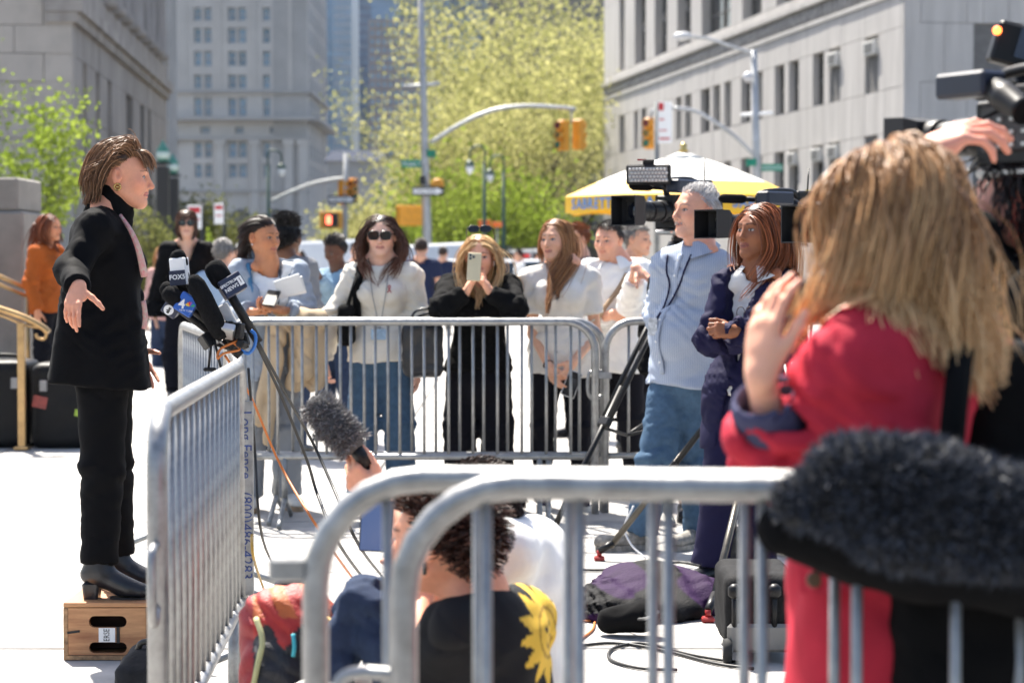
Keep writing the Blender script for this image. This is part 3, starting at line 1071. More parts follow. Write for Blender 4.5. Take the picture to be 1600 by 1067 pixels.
        if curl:
            t = np.linspace(0, 1, steps + 1)[None, :]
            ang = ph[:, None] + t * length[:, None] * cfreq
            amp = curl * smooth01(t * 2.5)
            a1 = nrm(s.Rh[:, 0]); a2 = nrm(s.Rh[:, 1])
            X = X + (np.cos(ang) * amp)[..., None] * a1 + (np.sin(ang) * amp)[..., None] * a2
        # tubes of three sides
        T = np.gradient(X, axis=1); T /= np.maximum(1e-9, np.linalg.norm(T, axis=-1, keepdims=True))
        ref = rg.normal(0, 1, (N, 1, 3)); A = np.cross(T, ref); A /= np.maximum(1e-9, np.linalg.norm(A, axis=-1, keepdims=True))
        Bv = np.cross(T, A)
        rad = np.linspace(r[0], r[1], steps + 1)[None, :, None] * rg.uniform(.7, 1.3, (N, 1, 1))
        rings = np.stack([X + rad * (A * math.cos(a) + Bv * math.sin(a)) for a in (0, 2 * PI / 3, 4 * PI / 3)], 2)
        n1 = steps + 1
        v = rings.reshape(-1, 3)
        idx = np.arange(N * n1 * 3).reshape(N, n1, 3)
        q = np.concatenate([np.stack([idx[:, :-1, a], idx[:, :-1, (a + 1) % 3], idx[:, 1:, (a + 1) % 3], idx[:, 1:, a]], -1).reshape(-1, 4) for a in range(3)])
        mixv = np.clip(rg.normal(.5, .28 * colvar, N), 0, 1)[:, None]
        c0, c1 = hexs(*colors[0]), hexs(*colors[1])
        cc = c0 + (c1 - c0) * mixv
        cc = np.repeat(cc[:, None], n1, 1)
        if tipcol is not None:
            t = smooth01(np.linspace(-.3, 1, n1))[None, :, None]
            cc = cc * (1 - t) + hexs(*tipcol) * t
        cc = np.repeat(cc.reshape(-1, 3), 3, 0)
        par = parent or s.root
        me = np_mesh(name, v - ORG[par.name], quads=q, smooth=True, mats=[M_HAIR], colors=cc)
        return link(name, me, par)
    def cap(s, col, front=.058, side=-.005, back=-.07, thick=.006, wide=1.0, h=.009, parent=None, name='hair'):
        """undercoat of hair that follows the skull"""
        F = SDF()
        F.el((0, -.016, .036), V(.073 * wide, .093, .080) + thick, k=0)
        def cut(P):
            x, y, z = P[..., 0], P[..., 1], P[..., 2]
            ang = np.clip((y + .02) / .085, -1, 1)
            lim = np.where(ang > 0, side + (front - side) * smooth01(ang * 1.25), side + (back - side) * smooth01(-ang * 1.3))
            return z - lim
        F.fn(cut, V(-1, -1, -1), V(1, 1, 1), k=.004, op='s')
        v, q = F.mesh(h, disp=lambda P: thick * (1 - smooth01(cut(P) / .035)) * .9)
        v = s.J['hd'] + (v * s.hs) @ s.Rh.T
        c = np.tile(hexs(*col), (len(v), 1))
        par = parent or s.root
        return link(name, np_mesh(name, v - ORG[par.name], quads=q, smooth=True, mats=[M_HAIR], colors=c), par)
    def long_hair(s, n=700, length=.42, part=0.0, vol=.03, colors=((60, 35, 25), (120, 75, 50)), grav=1.5, curl=.0, cfreq=30, seed=1, r=(.0026, .0012), front=.058,
                  steps=18, clump=.5, tipcol=None, backsweep=.3, lift=.1, side=-.01, capcol=None, zside=0, lvar=.78, fb=1.5, fsplit=-.03):
        p = s.scalp(n, front=front, side=side, back=-.08)
        sg = np.where(p[:, 0] + np.random.default_rng(seed).normal(0, .007, len(p)) > part, 1.0, -1.0)
        if zside:   # all swept to one side of the neck
            pass
        d = np.stack([sg * (.8 + .0 * p[:, 1]), -backsweep - np.clip(.04 - p[:, 1], 0, .1) * 4, lift + 0 * sg], 1)
        lo = p[:, 2] < .03
        d[lo] = np.stack([sg[lo] * .4, -np.full(lo.sum(), .25), -np.full(lo.sum(), .8)], 1)
        nn = (p - V(0, -.016, .036)) / V(.075, .095, .083) ** 2
        nn /= np.linalg.norm(nn, axis=1, keepdims=True)
        d = d - nn * (d * nn).sum(1, keepdims=True) + nn * .12
        hr = s.strands('hair', p, d, length * (1 - .35 * smooth01((p[:, 2] - .02) / -.08)), steps=steps, grav=grav, off=(.004, vol), r=r, curl=curl, cfreq=cfreq, seed=seed,
                       colors=colors, clump=clump, tipcol=tipcol, fwd=np.where(p[:, 1] > fsplit, fb, -fb * .8), lvar=lvar)
        cc = capcol or colors[0]
        s.cap(cc, front=front, side=side, parent=hr, name='hair_roots')
        return hr
    def short_hair(s, n=500, length=.035, dirn=(0, .6, .2), colors=((60, 45, 35), (90, 70, 55)), seed=1, front=.06, side=.005, back=-.06, r=(.0024, .0014), off=(.004, .012), grav=.05, curl=0, cfreq=60, steps=5, thick=.004, capcol=None):
        p = s.scalp(n, front=front, side=side, back=back)
        d = np.tile(np.asarray(dirn, float), (len(p), 1))
        lo = p[:, 2] < .06
        d[lo] = d[lo] * .3 + V(0, -.35, -.8)
        nn = (p - V(0, -.016, .036)) / V(.075, .095, .083) ** 2
        nn /= np.linalg.norm(nn, axis=1, keepdims=True)
        d = d - nn * (d * nn).sum(1, keepdims=True) + nn * .25
        hr = s.strands('hair', p, d, length, steps=steps, grav=grav, off=off, r=r, seed=seed, colors=colors, guard=False, curl=curl, cfreq=cfreq)
        s.cap(capcol or colors[0], front=front, side=side, back=back, thick=thick, parent=hr, name='hair_roots')
        return hr
    def sunglasses(s, m=None, z=.002, y=.0, w=.029, hh=.021, tilt=0, rnd=.35, lens=None):
        """worn glasses, head space; z lifts them to the hair"""
        fr = m or mat('black_plastic', (.012, .012, .013), rough=.25, var=0)
        ln = lens or mat('dark_lens', (.015, .017, .018), rough=.06, var=0)
        Rt = Matrix.Rotation(R(tilt), 3, 'X')
        T = lambda a: s.hpt(*(np.array(Rt @ Vector((a[0], a[1] - 0.0, a[2]))) + V(0, y, z)))
        mb = MB()
        for sx in (-1, 1):
            ring = []
            for q in range(20):
                t = 2 * PI * q / 20
                xx = math.copysign(abs(math.cos(t)) ** rnd, math.cos(t)) if rnd < 1 else math.cos(t)
                zz = math.copysign(abs(math.sin(t)) ** rnd, math.sin(t)) if rnd < 1 else math.sin(t)
                rr = min(1, 1 / math.hypot(xx, zz) * 1.12) if rnd < 1 else 1
                ring.append(T((sx * (.034 + xx * w * rr), .106 - abs(sx * .034 + xx * w * rr * sx) * .0 - (.012 if (xx * sx * sx) > .5 else 0) * 0, zz * hh * rr)))
            mb.tube(ring, .0034 * s.hs, n=6, closed=True)
        mb.tube([T((-.01, .108, .006)), T((0, .111, .008)), T((.01, .108, .006))], .003, n=6)
        for sx in (-1, 1):
            mb.tube([T((sx * (.034 + w), .105, .008)), T((sx * .074, .085, .008)), T((sx * .080, 0, .006)), T((sx * .078, -.03, -.012))], .0034, n=6)
        o = mb.build('sunglasses', fr, s.root)
        for sx in (-1, 1):
            mb = MB()
            pts = [(math.copysign(abs(math.cos(t)) ** (.45 if rnd < 1 else 1), math.cos(t)) * w * .96, math.copysign(abs(math.sin(t)) ** (.45 if rnd < 1 else 1), math.sin(t)) * hh * .96) for t in [2 * PI * q / 20 for q in range(20)]]
            vs = [T((sx * .034 + a, .1065, b)) for a, b in pts]
            vb = [T((sx * .034 + a, .1045, b)) for a, b in pts]
            mb.add(vs + vb, [tuple(range(20)), tuple(range(20, 40))[::-1]] + [(k, k + 20, (k + 1) % 20 + 20, (k + 1) % 20) for k in range(20)])
            mb.build('lens', ln, o)
        return o
# ------------------------------------------------------------------ ground
M_PAVE = mat('pale_concrete', (.385, .37, .35), rough=.85, var=.20, vscale=2.6, bump=.25, bscale=120, bdist=.004, wcoord=True)
M_JOINT = mat('joint_mortar', (.13, .125, .12), rough=.9, var=.2, vscale=8, wcoord=True)
M_ASPH = mat('asphalt', (.075, .075, .078), rough=.9, var=.2, vscale=3, bump=.3, bscale=200, wcoord=True)
M_KERB = mat('kerb_stone', (.42, .41, .39), rough=.8, var=.12, vscale=3)
M_LINE = mat('road_paint', (.78, .78, .76), rough=.7, var=.1, vscale=5)
mb = MB(); mb.quad((-900, -20, -.16), (900, -20, -.16), (900, 1500, -.16), (-900, 1500, -.16))
tag(mb.build('ground', M_ASPH), kind='structure')
mb = MB(); mb.box((0, 20.0, -.086), (90, 80, .14))
pave = tag(mb.build('pavement', M_JOINT), kind='structure')
SL = 1.905
sl_m = MB(); sl_m.box((0, 0, -.02), (2.9 - .02, SL - .02, .04), bev=.006)
sl_me = sl_m.mesh('paving_slab', M_PAVE)
for j in range(-1, 12):
    yc = 3.85 + (j + .5) * SL
    half = int(yc * .26 / 2.9) + 2
    for i in range(-half, half + 1):
        o = link('paving_slab', sl_me, pave, (i * 2.9 + .55, yc, 0.0 + random.uniform(-.0012, .0012)))
mb = MB(); mb.quad((-45, 26.72, .001), (45, 26.72, .001), (45, 60, .001), (-45, 60, .001)); tag(mb.build('far_pavement', M_PAVE), kind='structure')
# raised approach in front of the courthouse steps (left, behind the speaker)
def ramp_h(x, y): return .004 + .236 * float(smooth01((y - 16.7) / 1.1)) * float(smooth01((-1.75 - x) / .75))
def ramp_z(y): return .004 + .236 * float(smooth01((y - 16.7) / 1.1))
mb = MB()
nxs, nys = 24, 30
gv = [(-9 + a * (9 - 1.7) / nxs, 16.6 + b * .45, 0) for b in range(nys + 1) for a in range(nxs + 1)]
gv = [(x, y, ramp_h(x, y)) for x, y, _ in gv]
gf = [(b * (nxs + 1) + a, b * (nxs + 1) + a + 1, (b + 1) * (nxs + 1) + a + 1, (b + 1) * (nxs + 1) + a) for b in range(nys) for a in range(nxs)]
mb.add(gv, gf, True)
tag(mb.build('courthouse_ramp', M_PAVE), kind='structure')
mb = MB()
mb.box((0, 60.15, -.085), (90, .3, .15), bev=.02)
tag(mb.build('kerb', M_KERB), kind='structure')
mb = MB()
for k in range(9):
    mb.quad((-7 + k * 1.4, 62, -.156), (-6.4 + k * 1.4, 62, -.156), (-6.4 + k * 1.4, 65, -.156), (-7 + k * 1.4, 65, -.156))
for k in range(14):
    mb.quad((2.2, 70 + k * 8, -.156), (2.35, 70 + k * 8, -.156), (2.35, 74 + k * 8, -.156), (2.2, 74 + k * 8, -.156))
tag(mb.build('road_markings', M_LINE), kind='structure')

# ------------------------------------------------------------------ buildings
class Fac:
    """a facade plane: u along it, z up, d outwards"""
    def __init__(s, O, U):
        s.O = V(O[0], O[1], 0); s.U = nrm(V(U[0], U[1], 0)); s.N = nrm(np.cross(s.U, V(0, 0, 1)))
    def p(s, u, z, d=0): return s.O + s.U * u + s.N * d + V(0, 0, z)
    def box(s, mb, u0, u1, z0, z1, d0, d1, bev=0):
        mb.box(s.p((u0 + u1) / 2, (z0 + z1) / 2, (d0 + d1) / 2), (abs(u1 - u0), abs(d1 - d0), abs(z1 - z0)), rot=np.stack([s.U, s.N, V(0, 0, 1)], 1) if True else None, bev=bev)
        return mb
    def upx(s, px):
        """u of the point of this facade seen at column px"""
        q = (px - 800) / FPX
        return (s.O[0] - s.O[1] * q) / (q * s.U[1] - s.U[0])
    def zpx(s, px, py):
        u = s.upx(px); return gz(py, (s.O + s.U * u)[1])
def holes(f, mb_fn, us, zs, hole):
    """cells of the grid us x zs that are not holes"""
    for a in range(len(us) - 1):
        for b in range(len(zs) - 1):
            um, zm = (us[a] + us[a + 1]) / 2, (zs[b] + zs[b + 1]) / 2
            if any(h[0] < um < h[1] and h[2] < zm < h[3] for h in hole): continue
            mb_fn(us[a], us[a + 1], zs[b], zs[b + 1])
GLASS = {}
def glass(name, col, rough=.08):
    return mat(name, col, rough=rough, var=.25, vscale=.35, spec=.8, wcoord=True)
M_GLD = glass('dark_window_glass', (.03, .035, .04))
M_GLB = glass('blue_window_glass', (.20, .32, .44), .12)
M_FRM = mat('window_frame_grey', (.13, .125, .12), rough=.6, var=.1)
M_FRW = mat('window_frame_pale', (.42, .41, .40), rough=.6, var=.1)
def window(f, bld, u0, u1, z0, z1, d=-.35, fm=None, gm=None, rails=1, mull=0, fw=.07):
    """frame with rails; pane as sub-part"""
    mb = MB(); fm = fm or M_FRM
    f.box(mb, u0, u0 + fw, z0, z1, d, d + .09); f.box(mb, u1 - fw, u1, z0, z1, d, d + .09)
    f.box(mb, u0 + fw, u1 - fw, z0, z0 + fw, d, d + .087); f.box(mb, u0 + fw, u1 - fw, z1 - fw, z1, d, d + .087)
    for k in range(rails):
        zc = z0 + (z1 - z0) * (k + 1) / (rails + 1)
        f.box(mb, u0 + fw, u1 - fw, zc - fw / 2, zc + fw / 2, d, d + .07)
    for k in range(mull):
        uc = u0 + (u1 - u0) * (k + 1) / (mull + 1)
        f.box(mb, uc - fw / 2, uc + fw / 2, z0 + fw, z1 - fw, d, d + .064)
    w = mb.build('window', fm, bld)
    mb = MB(); f.box(mb, u0 + fw * .5, u1 - fw * .5, z0 + fw * .5, z1 - fw * .5, d - .03, d + .03)
    mb.build('pane', gm or M_GLD, w)
    return w

# ---- granite office block on the right
M_GRAN = mat('granite_panel', (.52, .495, .47), rough=.75, var=.10, vscale=.55, stretch=(3.2, 3.2, .35), bump=.1, bscale=30, wcoord=True)
M_GRAN2 = mat('granite_carved', (.40, .38, .36), rough=.8, var=.2, vscale=2.5, bump=.4, bscale=12, wcoord=True)
M_ACW = mat('ac_housing', (.62, .61, .58), rough=.5, var=.08)
M_ACG = mat('ac_grille', (.12, .12, .12), rough=.6, var=.1)
fr = Fac((13.86, 75.0), (-.1676, .9859))
fr.N = -fr.N if fr.N[0] > 0 else fr.N
ff = Fac((13.86, 75.0), (.9859, .1676))
ff.N = -ff.N if ff.N[1] > 0 else ff.N
bldR = thing('office_building', 'pale granite office building with a carved frieze and window air conditioners, on the right', 'building', (13.86, 75, 0))
mbw = MB()
fr.box(mbw, .1, 50.5, 0, 19, -9, -.62); ff.box(mbw, .1, 16, 0, 19, -9, -.62)
mbw.build('core_wall', mat('shadowed_reveal', (.16, .155, .15), rough=.8), bldR)
mids = [(1349, 1370), (1293.5, 1311), (1268, 1285), (1231, 1246), (1209, 1224), (1181, 1190), (1157, 1171), (1130.6, 1141), (1113, 1124), (1094, 1108),
        (1069, 1079), (1055, 1064), (1001, 1009), (990, 996.5), (967, 975)]
Wm = sorted([(fr.upx(b), fr.upx(a)) for a, b in mids])
pan = {}
def panel(f, key):
    def g(u0, u1, z0, z1):
        w, h = round(u1 - u0 - .02, 2), round(z1 - z0 - .02, 2)
        if w < .05 or h < .05: return
        k = (key, w, h)
        mb = MB(); f.box(mb, u0 + .01, u1 - .01, z0 + .01, z1 - .01, -.6, random.uniform(-.006, .006))
        mb.build('stone_panel', M_GRAN, bldR)
    return g
us = sorted(set([0.0, 50.4] + [round(x, 3) for w in Wm for x in w] + [2.0]))
zs = [0, 1.6, 4.0, 6.15, 7.72, 9.82, 10.95]
hl = [(a, b, 4.0, 6.15) for a, b in Wm] + [(a, b, 7.72, 9.82) for a, b in Wm]
holes(fr, panel(fr, 0), us, zs, hl)
for i, (a, b) in enumerate(Wm):
    window(fr, bldR, a + .01, b - .01, 4.01, 6.14, gm=M_GLD)
    window(fr, bldR, a + .01, b - .01, 7.73, 9.81, gm=M_GLD)
    def ac(z0):
        mb = MB(); fr.box(mb, a + .12, b - .12, z0, z0 + .52, -.3, .14, bev=.02)
        o = mb.build('air_conditioner', M_ACW, bldR)
        mb = MB()
        fr.box(mb, a + .26, b - .3, z0 + .08, z0 + .44, .13, .15)
        mb.build('grille', M_ACG, o)
    if i in (0, 1): ac(9.1)
    if i in (1, 2, 3): ac(5.5)
# carved frieze
mb = MB(); fr.box(mb, -.05, 50.4, 10.97, 11.15, -.6, .06); fr.box(mb, -.05, 50.4, 11.78, 12.0, -.6, .16)
mb.build('frieze_moulding', M_GRAN, bldR)
mb = MB(); fr.box(mb, 0, 50.4, 11.16, 11.77, -.6, -.03)
mb.build('frieze_band', M_GRAN2, bldR)
orn = MB(); orn.prism([(-.17, -.22), (.17, -.22), (.2, .02), (.1, .2), (0, .25), (-.1, .2), (-.2, .02)], (0, 0, 0), fr.U, (0, 0, 1), fr.N, .09)
orn_me = orn.mesh('frieze_ornament', M_GRAN2)
for k in range(84):
    link('frieze_ornament', orn_me, bldR, fr.p(.4 + k * .6, 11.46, -.04) - ORG[bldR.name])
ups = [(1330, 1372), (1265, 1310), (1211, 1247), (1158, 1188), (1095, 1140), (1057, 1078), (1022, 1041), (991, 1008), (967, 975)]
Wu = sorted([(fr.upx(b), fr.upx(a)) for a, b in ups])
usu = sorted(set([0.0, 50.4] + [round(x, 3) for w in Wu for x in w]))
holes(fr, panel(fr, 1), usu, [12.0, 12.35, 16.4, 19], [(a, b, 12.35, 16.4) for a, b in Wu])
for a, b in Wu:
    n = 2 if b - a > 3 else 1
    w = (b - a) / n
    for k in range(n):
        window(fr, bldR, a + k * w + .12, a + (k + 1) * w - .12, 12.4, 14.2, d=-.5)
        window(fr, bldR, a + k * w + .12, a + (k + 1) * w - .12, 14.6, 16.35, d=-.5)
# front face
xz = [(-12, 1.6), (1.6, 3.6), (3.6, 5.75), (5.75, 7.85), (7.85, 9.95), (9.95, 12.0), (12.0, 14.2), (14.2, 16.5), (16.5, 19)]
for j, (z0, z1) in enumerate(xz):
    z0 = max(0, z0)
    cuts = [.0, 1.5, 2.6, 4.4, 6.2, 8.0, 9.8, 11.6, 13.4, 15.5] if j % 2 == 0 else [.0, .62, 2.35, 2.95, 3.9, 5.3, 7.1, 8.9, 10.7, 12.5, 15.5]
    hl = []
    if j in (2, 4, 6): hl = [(2.6, 4.4, z0, z1), (8.0, 9.8, z0, z1)]
    holes(ff, panel(ff, j), cuts, [z0, z1], hl)
    for h in hl: 
        w = window(ff, bldR, h[0] + .02, h[1] - .02, z0 + .05, z1 - .05, d=-.2, gm=mat('pale_blind_glass', (.30, .36, .33), rough=.12, var=.1, vscale=.5), fw=.1)

# ---- courthouse on the left
M_LIME = mat('limestone', (.46, .41, .36), rough=.85, var=.10, vscale=.9, stretch=(1, 1, .6), bump=.15, bscale=18, wcoord=True)
M_LIME2 = mat('limestone_weathered', (.36, .325, .295), rough=.9, var=.2, vscale=.7, stretch=(2, 2, .4), bump=.3, bscale=9, wcoord=True)
fs = Fac((-14.5, 70.0), (-.069, .9976)); fs.N = -fs.N if fs.N[0] < 0 else fs.N
fl_ = Fac((-14.5, 70.0), (-.9976, -.069)); fl_.N = -fl_.N if fl_.N[1] > 0 else fl_.N
bldL = thing('courthouse', 'weathered limestone courthouse with tall narrow bays, behind the young tree on the left', 'building', (-14.5, 70, 0))
mbw = MB(); fs.box(mbw, .2, 34, 0, 24, -12, -.9); fl_.box(mbw, .2, 14, 0, 24, -12, -.9)
mbw.build('core_wall', M_LIME2, bldL)
row = [0, .9]
while row[-1] < 22: row.append(row[-1] + .93)
for j in range(len(row) - 1):
    off = 0 if j % 2 else .95
    us = [0.0]
    u = 1.9 - off
    while u < 8.5: us.append(u); u += 1.9
    us.append(8.5)
    for a in range(len(us) - 1):
        mb = MB(); fl_.box(mb, us[a] + .012, us[a + 1] - .012, row[j] + .012, row[j + 1] - .012, -.88, random.uniform(-.015, .015))
        mb.build('stone_block', M_LIME if row[j] < 9.3 or row[j] > 10.2 else M_LIME2, bldL)
bays = sorted([(fs.upx(a), fs.upx(b)) for a, b in ((133, 138.5), (152, 157.5), (170, 176), (199, 209), (221, 227), (233, 237))])
us = sorted(set([.01, 33] + [x for b in bays for x in b]))
def lblock(u0, u1, z0, z1):
    mb = MB(); fs.box(mb, u0 + .012, u1 - .012, z0 + .012, z1 - .012, -.88, random.uniform(-.012, .012)); mb.build('stone_block', M_LIME2, bldL)
holes(fs, lblock, us, [0, 1.2, 2.4, 4.4, 6.4, 8.3, 9.35], [(a, b, 2.4, 8.3) for a, b in bays])
for a, b in bays:
    window(fs, bldL, a + .02, b - .02, 2.45, 5.2, d=-.7, rails=2)
    mb = MB(); fs.box(mb, a + .02, b - .02, 5.22, 5.9, -.8, -.5); mb.build('spandrel', M_LIME2, bldL)
    window(fs, bldL, a + .02, b - .02, 5.95, 8.25, d=-.7, rails=1)
mb = MB(); fs.box(mb, -.1, 33, 9.37, 9.7, -.88, .18); fs.box(mb, -.16, 33, 9.71, 10.1, -.88, .34); fs.box(mb, -.1, 33, 10.11, 10.9, -.88, .05)
mb.build('cornice', M_LIME2, bldL)
us = [.01, 8.6]
lblock(.01, 4.2, 10.95, 13.9); lblock(4.24, 8.6, 10.95, 13.9); lblock(.01, 4.2, 13.95, 17); lblock(4.24, 8.6, 13.95, 17)
for k in range(9):
    u = 9.4 + k * 2.55
    mb = MB()
    ring = [(.62, 10.95), (.62, 11.2), (.5, 11.35), (.47, 15), (.43, 20), (.6, 20.3), (.6, 20.6)]
    mb.lathe(ring, fs.p(u, 0, -.2), n=14)
    mb.build('column', M_LIME2, bldL)
    window(fs, bldL, u + .7, u + 1.85, 11.2, 19.5, d=-.8, rails=5)
mb = MB(); fs.box(mb, -.16, 33, 20.65, 22.5, -.88, .3); mb.build('entablature', M_LIME2, bldL)

# ---- the tall municipal block in the middle distance
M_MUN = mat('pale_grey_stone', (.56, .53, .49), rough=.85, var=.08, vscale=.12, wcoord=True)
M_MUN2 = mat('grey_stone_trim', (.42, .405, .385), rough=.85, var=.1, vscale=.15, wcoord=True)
YM = 367.0
SM = FPX / YM
bm_x0, bm_x1 = gx(262, YM), gx(482, YM)
fm = Fac((bm_x0, YM), (1, 0)); fm.N = V(0, -1, 0)
bldM = thing('municipal_tower', 'tall grey stone civic tower with paired windows, colonnade and cornices, far down the street', 'building', ((bm_x0 + bm_x1) / 2, YM, 0))
mu = lambda px: (px - 262) / SM
mz = lambda py: gz(py, YM)
MW = bm_x1 - bm_x0
mb = MB(); fm.box(mb, .3, MW - .3, 0, 78, -30, -1.6); mb.build('core_wall', mat('tower_core', (.12, .125, .135), rough=.8), bldM)
cols = [(305, 317), (321, 333), (358, 371), (374, 387), (412, 424), (428, 440)]
rows = []
for k in range(9):
    t = 11 + 34.6 * (3 - k) if False else None
ztops = [(12, 33), (44, 68), (80, 104), (117, 139), (153, 182), (222, 247), (256, 278)]
ztops = [(-63, -41), (-26, -4)] + ztops
small = [(198, 209)]
hl = []
for a, b in cols:
    for t, q in ztops: hl.append((mu(a), mu(b), mz(q), mz(t)))
smc = [(314, 330), (368, 382), (422, 436)]
for a, b in smc: hl.append((mu(a), mu(b), mz(209), mz(198)))
us = sorted(set([0, MW] + [h[0] for h in hl] + [h[1] for h in hl]))
zs = sorted(set([0, 78] + [h[2] for h in hl] + [h[3] for h in hl]))
mbw = MB()
# cells joined row by row where no window interrupts
for b in range(len(zs) - 1):
    zm = (zs[b] + zs[b + 1]) / 2
    a = 0
    while a < len(us) - 1:
        def ish(i): 
            um = (us[i] + us[i + 1]) / 2
            return any(h[0] < um < h[1] and h[2] < zm < h[3] for h in hl)
        if ish(a): a += 1; continue
        e_ = a
        while e_ + 1 < len(us) - 1 and not ish(e_ + 1): e_ += 1
        fm.box(mbw, us[a], us[e_ + 1], zs[b], zs[b + 1], -1.5, 0)
        a = e_ + 1
mbw.build('wall', M_MUN, bldM)
for i, h in enumerate(hl):
    window(fm, bldM, h[0] + .02, h[1] - .02, h[2] + .02, h[3] - .02, d=-.7, fm=M_FRW, gm=M_GLB, rails=1, fw=.16)
for (t, q, dd) in ((183, 189, 2.0), (142, 146, .7), (214, 219, .9), (297, 301, .6)):
    mb = MB(); fm.box(mb, -dd * .6, MW + dd * .6, mz(q), mz(t), -1.4, dd); mb.build('cornice', M_MUN2, bldM)
# colonnade and pilasters
for px in (270, 345, 399, 452, 474):
    mb = MB(); fm.box(mb, mu(px - 7), mu(px + 7), 0, mz(219), .02, .55, bev=.15); fm.box(mb, mu(px - 9), mu(px + 9), mz(227), mz(219), .02, .8)
    mb.build('pilaster', M_MUN, bldM)
for px in (291, 345, 399, 455):
    mb = MB(); fm.box(mb, mu(px - 3), mu(px + 3), mz(146) + .3, 78, .02, .25); mb.build('pier', M_MUN, bldM)
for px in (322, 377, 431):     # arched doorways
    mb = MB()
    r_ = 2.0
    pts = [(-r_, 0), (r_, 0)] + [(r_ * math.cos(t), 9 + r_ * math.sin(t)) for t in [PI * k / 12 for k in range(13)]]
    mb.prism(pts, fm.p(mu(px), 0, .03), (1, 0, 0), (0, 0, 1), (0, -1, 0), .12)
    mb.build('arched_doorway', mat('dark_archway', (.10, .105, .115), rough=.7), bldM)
# right return of the tower
f2 = Fac((bm_x1, YM), (-.004, 1.0)); f2.N = -f2.N if f2.N[0] < 0 else f2.N
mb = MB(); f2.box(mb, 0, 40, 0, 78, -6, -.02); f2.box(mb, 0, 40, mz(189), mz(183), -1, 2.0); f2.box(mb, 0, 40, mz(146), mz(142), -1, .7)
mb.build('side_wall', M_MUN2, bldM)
for k in range(6):
    for t, q in ztops:
        window(f2, bldM, 3 + k * 6, 5 + k * 6, mz(q), mz(t), d=-.02, fm=M_FRW, gm=M_GLB, fw=.16)
# ---- wing of pale stone to its left
bldW = thing('stone_wing_building', 'narrow pale building with small dark windows, wedged between courthouse and civic tower', 'building', (gx(250, 330), 330, 0))
fw_ = Fac((gx(232, 330), 330), (1, 0)); fw_.N = V(0, -1, 0)
SW = FPX / 330
mb = MB(); fw_.box(mb, 0, 34 / SW, 0, 70, -8, 0); mb.build('wall', mat('cream_stone', (.40, .375, .345), rough=.85, var=.1, vscale=.2, wcoord=True), bldW)
mb = MB(); fw_.box(mb, 0, 36 / SW, gz(100, 330), gz(93, 330), 0, .9); mb.build('cornice', M_MUN2, bldW); mb = MB(); fw_.box(mb, 0, 36 / SW, gz(190, 330), gz(150, 330), 0, .6); mb.build('string_course', M_MUN2, bldW)
for a, b in ((241, 246), (254, 259)):
    for t in (-20, 16, 50, 86, 124):
        u0, u1 = (a - 232) / SW, (b - 232) / SW
        window(fw_, bldW, u0, u1, gz(t + 18, 330), gz(t, 330), d=.0, gm=M_GLD, fw=.1)

# ---- towers far behind
def tower(label, px0, px1, Y, ytop, wall, glassm, nx, nz, wfrac=(.55, .6), name='office_tower', ybot=300, depth=30, frame_d=.25):
    x0, x1 = gx(px0, Y), gx(px1, Y)
    f = Fac((x0, Y), (1, 0)); f.N = V(0, -1, 0)
    zt = gz(ytop, Y)
    b = thing(name, label, 'building', ((x0 + x1) / 2, Y, 0))
    mb = MB(); f.box(mb, 0, x1 - x0, 0, zt, -depth, 0); mb.build('wall', wall, b)
    zb = gz(ybot, Y)
    mbp, mbf = MB(), MB()
    du, dz = (x1 - x0) / nx, (zt - zb) / nz
    for i in range(nx):
        for j in range(nz):
            u, z = (i + .5) * du, zb + (j + .5) * dz
            f.box(mbp, u - du * wfrac[0] / 2, u + du * wfrac[0] / 2, z - dz * wfrac[1] / 2, z + dz * wfrac[1] / 2, -.1, .05)
    for j in range(nz + 1):
        f.box(mbf, 0, x1 - x0, zb + j * dz - dz * .06, zb + j * dz + dz * .06, .01, frame_d)
    for i in range(nx + 1):
        f.box(mbf, i * du - du * .07, i * du + du * .07, zb, zt, .01, frame_d * 1.3)
    tag(mbp.build('windows', glassm, b), kind='stuff'); tag(mbf.build('mullions', wall, b), kind='stuff')
    return b
M_TW1 = mat('blue_curtain_wall', (.17, .29, .43), rough=.3, var=.15, vscale=.03, wcoord=True)
M_TW2 = mat('white_tower_panel', (.46, .48, .50), rough=.5, var=.1, vscale=.03, wcoord=True)
M_TW3 = mat('steel_blue_wall', (.13, .20, .30), rough=.4, var=.15, vscale=.03, wcoord=True)
M_BRK = mat('hazy_tan_brick', (.33, .30, .295), rough=.8, var=.1, vscale=.05, wcoord=True)
M_GSK = glass('sky_glass', (.20, .37, .52), .1)
tower('slender blue glass tower right beside the civic tower', 498, 524, 640, -40, M_TW1, M_GSK, 5, 26)
tower('white ribbed tower between two blue glass towers', 523, 550, 600, -40, M_TW2, M_GSK, 4, 26, (.45, .7))
tower('steel blue tower left of the tan brick tower', 549, 584, 660, -40, M_TW3, M_GSK, 6, 26, (.4, .5))
tower('wide tan brick tower rising behind the traffic light pole', 578, 700, 520, 32, M_BRK, M_GSK, 13, 20, (.5, .5))
tower('pale blue glass tower peeking above the tan brick tower', 582, 622, 560, -40, M_TW1, M_GSK, 4, 18, (.8, .8), ybot=0)
tower('grey-blue tower filling the skyline left of the light pole', 612, 704, 580, -60, M_TW3, M_GSK, 9, 14, (.5, .6), ybot=20)
tower('dark blue tower seen above the trees left of centre', 690, 772, 600, -40, M_TW3, M_GSK, 9, 26, (.5, .6))
tower('brown stone tower top just visible above the yellow trees', 766, 1000, 420, -40, mat('brown_stone', (.30, .27, .25), rough=.8, var=.1, vscale=.06, wcoord=True), M_GLD, 9, 18, (.35, .55))
